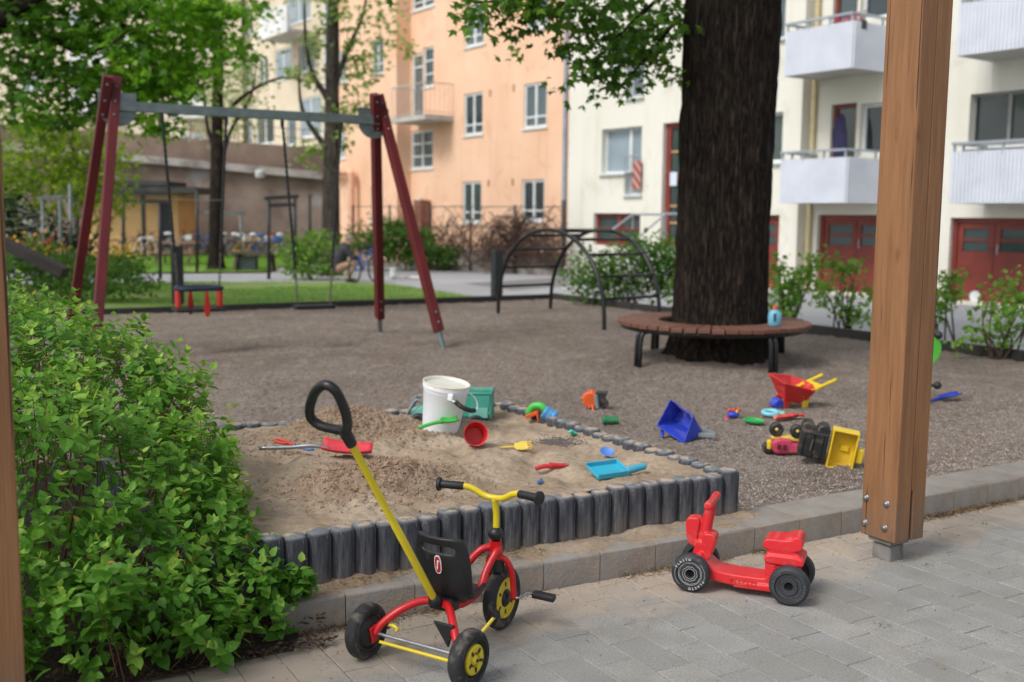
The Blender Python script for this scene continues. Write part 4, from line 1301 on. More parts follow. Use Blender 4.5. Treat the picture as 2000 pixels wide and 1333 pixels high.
# ---- bollards
BOLM = MAT('bollard_black', S(38, 40, 44), S(50, 52, 56), 5, .55)
def bollard(px, py, w, h, label):
    p = G(px, py, .1)
    o = thing('bollard', label, 'bollard', (p.x, p.y, 0), (0, 0, A0), 'square black posts at the gravel edge')
    MB().box((0, 0, h / 2 + .1), (w, w, h)).obj('post', BOLM, o, 0, bevel=.012)
    MB().box((0, 0, h + .12), (w * 1.06, w * 1.06, .03)).obj('cap', BOLM, o, 0, bevel=.01)
bollard(348, 597, .17, .94, 'square black post behind the toddler swing, at the lawn edge')
bollard(970, 583, .17, .86, 'square black post beside the left foot of the climbing arch')

# ================================================================== THE BIG TREE
def mat_bark(name, a, b, sc_=1.0, c3=None):
    t = NT(name)
    n = t.noise(t.coord('Object', (13 * sc_, 13 * sc_, 2.1 * sc_)), 1.6, 9, .7, .6)
    rid = t.math('ABSOLUTE', t.math('SUBTRACT', t.noise(t.coord('Object', (30 * sc_, 30 * sc_, 3.4 * sc_)), 1.0, 5, .6, .5), .5))
    h = t.math('SUBTRACT', n, t.math('MULTIPLY', t.math('POWER', t.math('SUBTRACT', 1.0, t.math('MULTIPLY', rid, 5.0), True), 2.0), .35))
    c = t.mix(t.ramp(h, .20, .62), a, b)
    c = t.mix(t.math('MULTIPLY', t.ramp(t.noise(t.coord('Object', (46 * sc_, 46 * sc_, 7)), 1, 4, .7), .60, .72), .55), c, c3 or S(120, 108, 96))
    c = t.mix(t.math('MULTIPLY', t.ramp(t.noise(t.coord('Object'), 1.3, 6), .52, .72), .4), c, S(66, 66, 52))
    t.set(Base_Color=c, Roughness=.95)
    t.b.inputs['Specular IOR Level'].default_value = .15
    t.bump(h, 1.0, .045)
    return t.m
BARK = mat_bark('bark_dark', S(28, 23, 20), S(76, 65, 56))
LIME = leafmat('lime_leaf', S(50, 84, 26), S(78, 124, 36), S(124, 168, 50), .48)
def trunk_mesh(prof, nth, nz, ridge, lean=(0, 0), fl=0.0, freq=26):
    zs = np.linspace(0, 1, nz); H = prof[-1][0]
    z = zs * H
    r = np.interp(z, [p[0] for p in prof], [p[1] for p in prof])
    th = np.linspace(0, 2 * PI, nth, endpoint=False)
    T, Zm = np.meshgrid(th, z); Rm = np.repeat(r[:, None], nth, 1)
    sx = np.cos(T); sy = np.sin(T)
    f1_ = fbm(T * freq / (2 * PI) + 3 * fbm(Zm * .9, T, 2), Zm * 1.7 + 9, 4)
    f1_ = np.where(T > 2 * PI * .97, f1_ * (2 * PI - T) / (2 * PI * .03), f1_)
    rid = ridge * (np.abs(f1_) * 2.2 - .5) 
    root = fl * np.exp(-Zm / .20) * (1 + .5 * np.sin(T * 5 + .7) + .3 * np.sin(T * 3))
    Rr = Rm * (1 + .035 * np.sin(T * 2 + Zm) + .03 * np.sin(T * 3 - Zm * .8)) + rid + root
    X = Rr * sx + lean[0] * Zm; Y = Rr * sy + lean[1] * Zm
    P = np.stack([X, Y, Zm], -1).reshape(-1, 3)
    idx = np.arange(nth * nz).reshape(nz, nth)
    nx = np.roll(idx, -1, 1)
    F_ = np.stack([idx[:-1], nx[:-1], nx[1:], idx[1:]], -1).reshape(-1, 4)
    return P, F_
tree = thing('tree', 'big tree with a thick dark furrowed trunk rising through the round bench', 'tree', (TREE.x, TREE.y, .08))
P, F_ = trunk_mesh([(0, .50), (.35, .475), (1.2, .455), (2.2, .452), (2.9, .455), (3.4, .475), (4.4, .43)], 320, 170, .018, fl=.12, freq=62)
me = mesh_from('trunk', P, F_); me.materials.append(BARK); me.shade_smooth()
link('trunk', me, tree)
lim = [((0, 0, 4.1), (-1.2, -.9, 5.6), (-2.6, -1.6, 6.6)), ((0, 0, 4.2), (1.5, .6, 5.9), (3.0, 1.0, 7.0)), ((0, 0, 4.2), (.1, -.8, 6.0), (.3, -1.6, 7.6)),
       ((0, 0, 4.2), (-.6, 1.2, 6.2), (-1.4, 2.4, 7.6)), ((-.2, 0, 4.0), (-1.6, .3, 4.55), (-3.0, .5, 4.35), (-3.9, .4, 3.9)), ((-.2, 0, 3.9), (-1.0, -.4, 4.3), (-1.7, -.7, 3.9), (-2.1, -.8, 3.35))]
for q in lim:
    pts = cr(q, 6); n = len(pts)
    thin = len(q) == 4
    MB().tube(pts, [(.09 if thin else .26) * (1 - .82 * i / (n - 1)) for i in range(n)], 10).obj('limb', BARK, tree, 180)
blobs = [(-2.4, -1.2, 7.0, 2.0, 1.8, 1.9), (.2, -.8, 8.2, 2.3, 2.0, 2.0), (2.8, .8, 7.3, 2.1, 2.0, 2.0), (-1.0, 2.2, 7.8, 2.2, 2.0, 2.0), (0.6, .4, 6.2, 2.6, 2.4, 1.3)]
crown_leaves('crown', blobs, 3000, 9, .115, LIME, tree, spread=.22)
# the low hanging boughs that reach into the picture
def hang(targets, per=7, L=.10, mat=LIME, root=tree, base=TREE, nm='crown'):
    C = []
    for (px, py, y, rx, rz, k) in targets:
        c = D(px, py, y); c = c - Vector((base.x, base.y, .08))
        d = rng.normal(size=(k, 3)) * np.array([rx, rx, rz])
        C.append(np.array(c) + d)
    C = np.concatenate(C); n = len(C) * per
    tone = np.repeat(rng.random(len(C)), per)
    P = np.repeat(C, per, axis=0) + rng.normal(size=(n, 3)) * np.array([.075, .075, .05])
    Dr = unit(n) * .8 + np.array([0, 0, -.55]); N = unit(n) * .6 + np.array([0, -.2, 1])
    me = leaf_mesh(nm, LOBED, P, Dr, N, L * rng.uniform(.6, 1.2, n), np.full(n, .95), np.clip(tone * .6 + rng.random(n) * .4, 0, 1))
    me.materials.append(mat)
    link(nm, me, root)['kind'] = 'stuff'
    return C
tg = [(1262, 10, 10.95, .22, .22, 40), (1235, 70, 10.6, .22, .17, 34), (1180, 40, 10.2, .26, .14, 34), (1150, 110, 10.3, .14, .10, 15), (1205, 140, 10.4, .12, .10, 14), (1262, 120, 10.9, .14, .12, 16),
      (1080, 8, 10, .25, .07, 20), (1010, 5, 9.9, .25, .07, 20), (1020, 55, 10, .09, .07, 6), (935, 8, 9.8, .16, .07, 10), (945, 40, 9.9, .08, .06, 4), (1130, 165, 10.3, .06, .05, 4), (1210, 178, 10.4, .05, .04, 3), (1300, 60, 11.5, .12, .2, 12), (1310, 160, 11.2, .05, .03, 2),
      (1150, -60, 10.1, .7, .25, 70), (980, -50, 9.8, .5, .2, 35)]
hang(tg)
# twigs carrying the hanging leaves
tw = MB()
def LT(px, py, y): return D(px, py, y) - Vector((TREE.x, TREE.y, .08))
for pts in ([(1330, -40, 10.8), (1250, 30, 10.4), (1190, 90, 10.3), (1140, 150, 10.3)], [(1320, -30, 10.8), (1200, -10, 10.2), (1060, -5, 10), (940, 5, 9.8), (905, -2, 9.8)], [(1320, 40, 10.8), (1265, 110, 10.5), (1210, 170, 10.4)]):
    q = cr([LT(*p) for p in pts], 6); n = len(q)
    MB().tube(q, [.022 * (1 - .8 * i / n) + .003 for i in range(n)], 6).obj('twig', BARK, tree, 180)

# ================================================================== OTHER TREES
BARK2 = mat_bark('bark_grey', S(58, 52, 46), S(112, 104, 94), .8)
def limb(parent, pts, r0, r1=.012, mat=BARK2, name='limb', n=8):
    q = cr(pts, 6); m = len(q)
    return MB().tube(q, [r0 + (r1 - r0) * i / (m - 1) for i in range(m)], n).obj(name, mat, parent, 180)
# maple at the left, its trunk outside the frame
MAPLE = leafmat('maple_leaf', S(62, 108, 24), S(104, 162, 38), S(160, 206, 66), .5)
mt = thing('tree', 'maple whose bright green boughs hang into the upper left, its trunk beyond the frame', 'tree', (-9.2, 16.2, .1))
P, F_ = trunk_mesh([(0, .30), (.4, .24), (2.5, .21), (4.5, .17)], 60, 40, .015, fl=.08)
me = mesh_from('trunk', P, F_); me.materials.append(BARK2); me.shade_smooth(); link('trunk', me, mt)
def LM(px, py, y): return D(px, py, y) - Vector((-9.2, 16.2, .1))
limb(mt, [(0, 0, 3.0), LM(-20, 60, 15.5), LM(40, 15, 15), LM(120, -30, 14.6)], .16, .05, BARK)
limb(mt, [(0, 0, 3.4), LM(20, 25, 15.6), LM(80, 60, 15.4), LM(150, 100, 15.2), LM(210, 90, 15), LM(250, 60, 15)], .08, .012, BARK)
limb(mt, [(0, 0, 3.8), LM(90, -20, 16), LM(200, 20, 16), LM(320, 110, 15.8), LM(390, 100, 15.8)], .09, .012, BARK)
limb(mt, [(0, 0, 4.2), (1.2, .2, 5.6), (2.6, .4, 6.6)], .12, .02, BARK)
def boughs(targets, root, base, L, mat, per=8, sp=.12, seed=0, nm='crown'):
    C = []
    for (px, py, y, rx, rz, k) in targets:
        c = D(px, py, y) - Vector((base[0], base[1], base[2]))
        C.append(np.array(c) + rng.normal(size=(k, 3)) * np.array([rx, rx, rz]))
    C = np.concatenate(C); n = len(C) * per
    tone = np.repeat(rng.random(len(C)), per)
    P = np.repeat(C, per, axis=0) + rng.normal(size=(n, 3)) * np.array([sp, sp, sp * .6])
    Dr = unit(n) * .8 + np.array([0, 0, -.45]); N = unit(n) * .6 + np.array([0, -.1, 1])
    me = leaf_mesh(nm, LOBED, P, Dr, N, L * rng.uniform(.6, 1.2, n), np.full(n, 1.0), np.clip(tone * .65 + rng.random(n) * .35, 0, 1))
    me.materials.append(mat)
    link(nm, me, root)['kind'] = 'stuff'
MAPLE2 = leafmat('maple_leaf_painted_shade', S(44, 80, 22), S(76, 126, 32), S(128, 178, 52), .5)  # darker copy of the maple leaf, bough shade put into the colour
boughs([(60, 60, 15.5, .45, .3, 47), (150, 110, 15.2, .35, .3, 37), (60, 150, 15.3, .3, .3, 27), (130, 180, 15, .18, .18, 13), (30, 210, 15.6, .2, .15, 9), (160, 10, 15.5, .5, .2, 30), (40, -10, 15.5, .5, .2, 27), (120, 240, 15.4, .09, .07, 4)], mt, (-9.2, 16.2, .1), .14, MAPLE2, per=13)
boughs([(250, 90, 15.8, .45, .3, 51), (300, 150, 15.8, .35, .25, 34), (240, 170, 15.5, .25, .15, 17), (290, 225, 15.7, .14, .12, 8), (350, 60, 15.8, .4, .3, 44), (370, 130, 15.7, .28, .25, 25), (430, 60, 15.6, .25, .25, 23), (430, 15, 15.6, .3, .2, 23), (320, 10, 16, .5, .2, 34), (330, 190, 15.8, .10, .1, 6), (200, 215, 15.5, .08, .06, 4), (310, 250, 15.8, .07, .06, 4)], mt, (-9.2, 16.2, .1), .14, MAPLE, per=12)
crown_leaves('crown', [(1.6, -.4, 6.6, 2.6, 2.4, 1.6), (-.5, 0, 6.6, 2.4, 2.4, 1.8)], 420, 8, .17, MAPLE, mt, spread=.25)
# straight dark trunk beyond the path
LIGHTL = leafmat('young_leaf', S(92, 128, 58), S(130, 160, 80), S(172, 190, 112), .45)
def mid_tree(px, py, r, label, leanx, blobs, nleaf, L, limbs, mat=LIGHTL, bark=BARK2, H=9):
    p = G(px, py, 0)
    o = thing('tree', label, 'tree', (p.x, p.y, 0))
    P, F_ = trunk_mesh([(0, r * 1.15), (.6, r), (3, r * .9), (6, r * .72), (H, r * .25)], 40, 60, .012, (leanx, 0), fl=.05)
    me = mesh_from('trunk', P, F_); me.materials.append(bark); me.shade_smooth(); link('trunk', me, o)
    for q in limbs: limb(o, q, r * .38, .012, bark)
    if blobs: crown_leaves('crown', blobs, nleaf, 7, L, mat, o, spread=.22, shell=.2)
    return o
tA = mid_tree(421, 529, .20, 'slim tree with a straight dark trunk between the path and the bicycles', .035,
              [(.6, 0, 5.2, 1.1, 1.0, 1.6), (-1.3, .2, 5.6, .9, .8, 1.2), (.2, 0, 8, 2.2, 2, 2)], 330, .12,
              [[(.1, 0, 2.6), (.5, 0, 3.9), (1.1, 0, 4.9), (1.3, 0, 6)], [(.12, 0, 3.2), (-.2, .1, 4.3), (-.25, 0, 6.4)], [(.1, 0, 4.1), (.9, 0, 4.9), (2.0, -.1, 5.4), (3.4, 0, 5.2)]], bark=BARK)
tB = mid_tree(645, 538, .24, 'grey trunked tree with sparse young leaves in front of the orange house', .02,
              [], 0, .12, [[(.0, 0, 4.6), (-.55, 0, 5.8), (-.6, 0, 8.5)], [(.1, 0, 4.8), (.5, 0, 5.9), (.95, .1, 7.0), (1.1, 0, 8.6)], [(.05, 0, 3.2), (-.7, 0, 4.4), (-.75, 0, 6.0)], [(.1, 0, 5.6), (.2, 0, 7), (.9, 0, 8.2)]])
tb = G(645, 538, 0)
yb = tb.y
boughs([(700, 40, yb, .3, .35, 22), (735, 90, yb, .28, .3, 18), (700, 130, yb, .22, .3, 18), (690, 190, yb, .18, .3, 16), (660, 240, yb, .2, .25, 14), (610, 60, yb, .2, .4, 18), (618, 130, yb, .14, .3, 10), (600, 150, yb, .18, .1, 6), (620, 280, yb, .2, .3, 12), (600, 310, yb, .18, .12, 8),
        (570, 140, yb, .14, .1, 5), (760, 30, yb, .2, .2, 10), (680, 270, yb, .14, .2, 8), (800, 95, yb, .14, .12, 5), (780, 70, yb, .14, .1, 4), (640, 20, yb, .4, .3, 20), (650, 210, yb, .1, .12, 6)], tB, (tb.x, tb.y, 0), .16, LIGHTL, per=6, sp=.14)
# pale drooping willow-like foliage round trunk A
ta = G(421, 529, 0)
boughs([(480, 120, 33, .5, .7, 34), (400, 190, 33, .4, .6, 26), (465, 190, 34, .3, .4, 16), (370, 90, 34, .5, .6, 24), (240, 60, 36, .6, .8, 30), (280, 120, 36, .5, .6, 20)], tA, (ta.x, ta.y, 0), .15, leafmat('pale_leaf', S(120, 146, 96), S(156, 176, 126), S(186, 198, 150), .4), per=7, sp=.25)

# ================================================================== SHRUBS
SHRUB = leafmat('shrub_leaf', S(54, 88, 34), S(84, 126, 50), S(122, 160, 66), .35)
SPRING = leafmat('spring_leaf', S(88, 122, 30), S(126, 158, 40), S(168, 188, 62), .45)
BRIGHT = leafmat('bright_leaf', S(76, 118, 38), S(112, 156, 58), S(150, 184, 84), .4)
DARKL = leafmat('dark_leaf', S(22, 38, 18), S(36, 60, 26), S(60, 88, 36), .25)
STEMM = MAT('shrub_stem', S(84, 66, 52), S(60, 48, 38), 12, .9)
def shrub(label, base, blobs, nclump, per, L, mat, name='shrub', stems=6, spread=.10, tpl=LEAF5, shell=.15, cat='shrub', group=None, droop=.2):
    o = thing(name, label, cat, base, group=group)
    for k in range(stems):
        b = blobs[k % len(blobs)]
        e = Vector((b[0] + random.uniform(-.5, .5) * b[3], b[1] + random.uniform(-.5, .5) * b[4], b[2] + random.uniform(.1, .7) * b[5]))
        s = Vector((random.uniform(-.12, .12) + b[0] * .25, random.uniform(-.08, .08), -.03))
        limb(o, [s, s.lerp(e, .5) + Vector((random.uniform(-.1, .1), 0, .1)), e], .014, .004, STEMM, 'stem', 5)
    crown_leaves('foliage', blobs, nclump, per, L, mat, o, tpl=tpl, spread=spread, droop=droop, shell=shell, keep=lambda C: C[:, 2] > .04)
    return o
def gp(px, py, z=.1):
    p = G(px, py, z); return (p.x, p.y, z)
EDGEG = 'young shrubs along the timber edging'
s1 = shrub('dense green bush starred with white blossom behind the climbing arch', gp(1215, 597), [(-.45, 0, .5, .6, .5, .5), (.25, .1, .6, .65, .5, .62), (.95, 0, .55, .5, .5, .6), (.6, .3, .8, .5, .5, .45)], 620, 8, .085, SHRUB, stems=14)
nb = 260
Pb = np.stack([rng.normal(.3, .6, nb), rng.normal(-.35, .15, nb), rng.uniform(.12, 1.0, nb)], -1)
WHITEB = MAT('white_petal', S(226, 230, 222), None, 6, .7)
me = leaf_mesh('blossom', LEAF5, Pb, unit(nb) + np.array([0, -.3, .4]), unit(nb), rng.uniform(.03, .05, nb), np.full(nb, 1.0), rng.random(nb)); me.materials.append(WHITEB)
link('blossom', me, s1)['kind'] = 'stuff'
shrub('loose leafy shrub just right of the big tree trunk', gp(1545, 628), [(-.15, 0, .35, .28, .28, .33), (.15, 0, .62, .35, .25, .33), (-.25, .1, .8, .16, .16, .2), (.3, .1, .85, .18, .15, .2)], 120, 7, .085, BRIGHT, stems=9, spread=.07)
shrub('spreading young shrub before the left red garage door', gp(1645, 643), [(-.05, 0, .85, .36, .3, .24), (.2, 0, .55, .26, .25, .22), (-.2, 0, .42, .25, .2, .22), (.12, 0, .2, .3, .2, .18)], 80, 6, .085, BRIGHT, stems=11, spread=.07)
shrub('sparse leafy shrub showing right of the wooden post by the garage', gp(1845, 668), [(.05, 0, .75, .14, .2, .2), (-.1, 0, .5, .2, .2, .3), (.1, .1, .45, .15, .15, .2)], 42, 7, .08, BRIGHT, stems=5, spread=.06)
shrub('loose green shrub at the right edge before the garage door', gp(1950, 702), [(0, 0, .55, .38, .3, .28), (.3, .1, .72, .3, .3, .3), (-.15, 0, .22, .42, .3, .16), (.35, 0, .3, .3, .3, .25)], 95, 6, .08, BRIGHT, stems=10, spread=.07)
# before the orange house
shrub('light green shrub at the foot of the grey trunked tree', gp(608, 546, 0), [(-.35, 0, .6, .5, .4, .55), (.2, 0, .75, .55, .4, .6), (.1, -.1, .25, .8, .4, .25)], 300, 7, .10, BRIGHT, stems=7)
shrub('dense mid green shrub behind the red swing legs', gp(800, 528, 0), [(-.5, 0, .8, .7, .6, .75), (.35, 0, .7, .7, .6, .65), (1.1, 0, .4, .45, .4, .4), (-.2, 0, 1.3, .4, .3, .3)], 420, 7, .12, SHRUB, stems=9)
shrub('green shrub beside the crouching person', gp(700, 530, 0), [(-.3, .5, .8, .45, .4, .6), (.35, .5, .9, .5, .4, .7), (-.7, .3, .3, .35, .3, .3)], 190, 7, .11, SHRUB, stems=6)
# at the left
p = D(110, 300, 21.5)
shrub('tall bright yellow green shrub with thin stems at the left', (p.x + .1, 21.5, .1), [(-.6, 0, 2.3, 1.3, 1, .9), (.6, 0, 1.9, .8, .8, .7), (-.2, 0, 3.2, .8, .8, .6), (.6, .3, 2.6, .9, .8, .6), (-1.6, 0, 1.9, .9, .8, .8)], 620, 8, .12, SPRING, stems=9, spread=.16)
shrub('dark evergreen bush beneath the bright shrub at the left', (D(60, 400, 20).x, 20, .1), [(-.2, 0, .9, .9, .8, .8), (-1.0, 0, 1.4, .9, .8, .9), (.6, .6, .7, .6, .6, .6)], 520, 8, .09, DARKL, stems=6)
shrub('low green bush growing behind the left swing legs', (D(180, 500, 17.6).x, 17.6, .1), [(-.2, 0, .45, .6, .5, .45), (.5, 0, .4, .5, .5, .4), (-1.1, .2, .5, .7, .5, .5)], 300, 7, .085, SHRUB, stems=6)
def flowerbed(label, pts, n, ca, cb, nm):
    o = thing('flowers', label, 'flowers', pts[0])
    P = []
    for q in pts:
        c = np.array(q) - np.array(pts[0])
        P.append(c + rng.normal(size=(n // len(pts), 3)) * np.array([.22, .15, .10]))
    P = np.concatenate(P); m = len(P)
    me = leaf_mesh('blossom', LEAF5, P, unit(m) + np.array([0, 0, .5]), unit(m), rng.uniform(.05, .085, m), np.full(m, 1.0), rng.random(m))
    me.materials.append(MAT(nm, ca, cb, 5, .7)); link('blossom', me, o)['kind'] = 'stuff'
    Q = np.repeat(P, 5, axis=0) + rng.normal(size=(m * 5, 3)) * np.array([.1, .1, .1]) - np.array([0, 0, .22])
    me = leaf_mesh('leaf_mass', LEAF5, Q, unit(m * 5) + np.array([0, 0, .4]), unit(m * 5), rng.uniform(.07, .14, m * 5), np.full(m * 5, .6), rng.random(m * 5))
    me.materials.append(SHRUB); link('leaf_mass', me, o)['kind'] = 'stuff'
flowerbed('yellow flowers behind the dark sloping plank at the far left', [tuple(D(30, 470, 18.5)), tuple(D(50, 480, 18.3)), tuple(D(80, 488, 18)), tuple(D(105, 500, 18))], 150, S(226, 178, 44), S(204, 140, 30), 'yellow_petal')
flowerbed('clump of yellow flowers showing right of the red swing leg', [tuple(D(222, 493, 20)), tuple(D(240, 500, 20)), tuple(D(228, 510, 20))], 110, S(236, 200, 50), S(220, 176, 36), 'lemon_petal')
flowerbed('red flowers between the two grey metal posts', [tuple(D(98, 468, 18.6)), tuple(D(97, 484, 18.6))], 26, S(196, 40, 32), S(170, 30, 28), 'red_petal')
q0 = D(-40, 452, 15.5); q1 = D(128, 534, 15.5)
MBo = MB().bar(q0, q1, .26, .15).obj('plank', MAT('dark_plank', S(50, 44, 40), S(36, 32, 30), 3, .8, .4, 40), None, 0, bevel=.01)
tag(MBo, 'dark sloping plank among the plants at the far left', 'plank')
# ---- clothes poles and carpet racks
GREYP = MAT('grey_pole', S(124, 134, 134), S(104, 112, 112), 5, .5, metal=.3)
BLKP = MAT('black_pole', S(32, 34, 36), None, 5, .5)
def rack(name, label, cat, poles, mat, r=.035, y=None, z=0.0, bars=()):
    """poles: (px, top py, bottom py) standing at depth y"""
    b = D(poles[0][0], poles[0][2], y)
    o = thing(name, label, cat, (b.x, y, z))
    tops = []
    for px, t_, bo_ in poles:
        a = D(px, t_, y); c = D(px, bo_, y)
        MB().cyl((c.x - b.x, 0, min(c.z - z, 0)), (a.x - b.x, 0, a.z - z), r, n=8).obj('post', mat, o, 180)
        tops.append((a.x - b.x, a.z - z))
    for i, (x0, y0, x1, y1) in enumerate(bars):
        a = D(x0, y0, y); c = D(x1, y1, y)
        MB().bar((a.x - b.x, 0, a.z - z), (c.x - b.x, 0, c.z - z), r * 2, r * 2).obj('crossbar', mat, o, 0)
    return o
rack('carpet_rack', 'black metal rack with a double crossbar beside the light green shrub', 'rack', [(525, 385, 541), (576, 385, 546)], BLKP, .045, 26.5, 0, [(517, 388, 583, 384), (525, 402, 576, 400)])
rack('clothes_rack', 'black pole frame left of the toddler swing, in front of the shed', 'rack', [(241, 376, 543), (312, 400, 505)], BLKP, .045, 26.0, 0, [(236, 378, 330, 379), (241, 392, 330, 395)])
rack('clothes_rack', 'grey two legged metal frame standing among the flowers at the left', 'rack', [(83, 388, 500), (117, 386, 520)], GREYP, .03, 19.2, 0, [(78, 388, 122, 384)])
rack('clothes_rack', 'grey T shaped metal frame behind the slim dark trunk', 'rack', [(411, 415, 528), (470, 415, 470)], GREYP, .04, 31, 0, [(400, 415, 480, 417)])
rack('pole', 'thin dark pole on the far lawn left of the slim trunk', 'pole', [(385, 372, 534)], BLKP, .045, 29, 0)
rack('pole', 'thin grey pole behind the left red swing leg', 'pole', [(137, 360, 480)], GREYP, .04, 20.5, 0)
rack('pole', 'short dark pole behind the light green shrub', 'pole', [(605, 380, 470)], BLKP, .045, 33, 0)
ln = MB()
lab = ['thin clothes line running from the left edge up to the grey frame among the flowers', 'clothes line strung from the black frame by the shed to the black rack', 'clothes line between the grey frame and the black frame left of the shed door', 'upper thin line above the yellow flowers at the far left']
for li, (x0, y0, ya, x1, y1, yb_) in enumerate(((2, 452, 13, 95, 424, 19.2), (241, 384, 26, 520, 390, 26.5), (120, 386, 19.2, 240, 378, 26), (0, 430, 15, 85, 410, 19.2))):
    a = D(x0, y0, ya); c = D(x1, y1, yb_)
    m_ = (a + c) / 2 - Vector((0, 0, .05))
    MBo = MB().tube(cr([a, m_, c], 6), .008, 5).obj('clothes_line', GREYP, None, 180)
    tag(MBo, lab[li], 'line', 'clothes lines')
# ---- picnic table, dark bench
p = D(345, 500, 33)
pt = thing('picnic_table', 'grey brown picnic table on the far lawn behind the toddler swing', 'table', (p.x, 33, 0), (0, 0, .05))
WOODG = MAT('weathered_wood', S(142, 116, 102), S(118, 96, 84), 5, .85, .3, 40)
for k in range(4): MB().box((0, -.3 + .2 * k, .72), (1.4, .18, .05)).obj('top_board', WOODG, pt, 0)
for s in (-1, 1):
    MB().box((0, s * .72, .42), (1.4, .24, .05)).obj('seat_board', WOODG, pt, 0)
    for x in (-.5, .5): MB().bar((x, s * .62, 0), (x, s * .2, .7), .06, .08).obj('leg', WOODG, pt, 0)
for x in (-.54, .54): MB().box((x, 0, .37), (.05, 1.5, .08)).obj('crossbar', WOODG, pt, 0)
p = D(498, 522, 30)
db = thing('garden_table', 'dark low garden table on the far lawn beside the black rack', 'table', (p.x, 30, 0))
DKW = MAT('dark_wood', S(86, 72, 62), S(66, 56, 50), 5, .85)
for k in range(3): MB().box((0, -.22 + .22 * k, .52), (1.2, .2, .05)).obj('top_board', DKW, db, 0)
for x in (-.5, .5):
    for s in (-1, 1): MB().bar((x, s * .3, 0), (x * .9, s * .2, .5), .09, .07).obj('leg', DKW, db, 0)
MB().box((-.2, 0, .22), (.5, .4, .4)).obj('crate', MAT('dark_grey_box', S(60, 72, 70), None, 4, .7), db, 0)
# ---- bicycles by the brown wall
TYRE = MAT('tyre', 0) if 'tyre' in _mc else None
STEEL = MAT('steel', S(176, 178, 180), S(150, 152, 154), 20, .3, metal=.8)
def bike(px, y, rot, c, label, cover=None, z=0.0, flip=False):
    p = D(px, 500, y)
    o = thing('bicycle', label, 'bicycle', (p.x, y, z), (0, 0, rot), 'bicycles parked by the brown wall' if cover is not False else None)
    for x in (-.52, .52):
        m = MB().tube([(x + .31 * math.cos(2 * PI * k / 20), 0, .33 + .31 * math.sin(2 * PI * k / 20)) for k in range(20)], .022, 6, closed=True)
        w = m.obj('wheel', TYRE, o, 180)
        s_ = MB()
        for k in range(8): s_.cyl((x, 0, .33), (x + .3 * math.cos(PI * k / 4), 0, .33 + .3 * math.sin(PI * k / 4)), .004, n=3)
        s_.obj('spokes', STEEL, w, 180)['kind'] = 'stuff'
    m = MB()
    a, b_, h, s2 = (-.52, 0, .33), (-.08, 0, .30), (.34, 0, .82), (-.2, 0, .72)
    for q in ((a, b_), (b_, h), (b_, s2), (s2, (.32, 0, .76)), (a, s2), (h, (.52, 0, .33))): m.cyl(q[0], q[1], .018, n=6)
    m.obj('frame', c, o, 180)
    MB().tube([(.28, -.26, .98), (.36, -.1, .95), (.34, 0, .93), (.36, .1, .95), (.28, .26, .98)], .014, 6).cyl((.34, 0, .8), (.34, 0, .94), .014, n=6).obj('handlebar', BLKP, o, 180)
    MB().sphere((-.22, 0, .84), (.13, .07, .04), 8).cyl((-.2, 0, .7), (-.22, 0, .84), .012, n=6).obj('saddle', BLKP, o, 180)
    if cover: 
        MB().sphere((-.22, 0, .88), (.17, .12, .07), 8).obj('saddle_cover', cover, o, 180)
        MB().box((.5, 0, .75), (.22, .3, .2)).obj('basket', cover, o, 0)
    return o
cs = {'purple': S(120, 70, 110), 'white': S(214, 216, 220), 'blue': S(48, 98, 170), 'yellow': S(214, 164, 40), 'black': S(40, 40, 44), 'red': S(170, 50, 44), 'silver': S(160, 166, 172)}
CM = {k: MAT('bike_' + k, v, None, 4, .35) for k, v in cs.items()}
specs = [(255, 39, .5, 'purple', 'purple bicycle leftmost in the row before the peach shed', None), (283, 38.6, -.4, 'white', 'white bicycle before the peach shed, second from the left', None),
         (308, 39, .9, 'black', 'black bicycle before the peach shed', None), (342, 39.2, .2, 'silver', 'silver bicycle beside the dark shed door', 'white'),
         (372, 40, -.5, 'black', 'black bicycle just right of the dark shed door', None), (397, 38, 1.1, 'blue', 'blue bicycle left of the slim dark trunk', 'blue'),
         (449, 40, .4, 'silver', 'silver bicycle just right of the slim dark trunk', 'white'), (466, 39, -.7, 'black', 'black bicycle with a white saddle cover right of the slim trunk', 'white'),
         (484, 38, .3, 'yellow', 'yellow bicycle with white covers by the brown wall', 'white'), (505, 39, -.3, 'blue', 'blue bicycle with a white saddle cover left of the black rack', 'white'),
         (520, 38, .7, 'blue', 'blue bicycle directly behind the left pole of the black rack', 'blue'), (540, 39, .1, 'red', 'red bicycle seen between the poles of the black rack', 'red'), (556, 39.5, -.5, 'silver', 'silver bicycle behind the right pole of the black rack', 'white')]
for s in specs: bike(s[0], s[1], s[2], CM[s[3]], s[4], CM[s[5]] if s[5] else None)
bk = bike(712, 25.4, 1.25, CM['blue'], 'upright blue bicycle being mended by the crouching person', False)
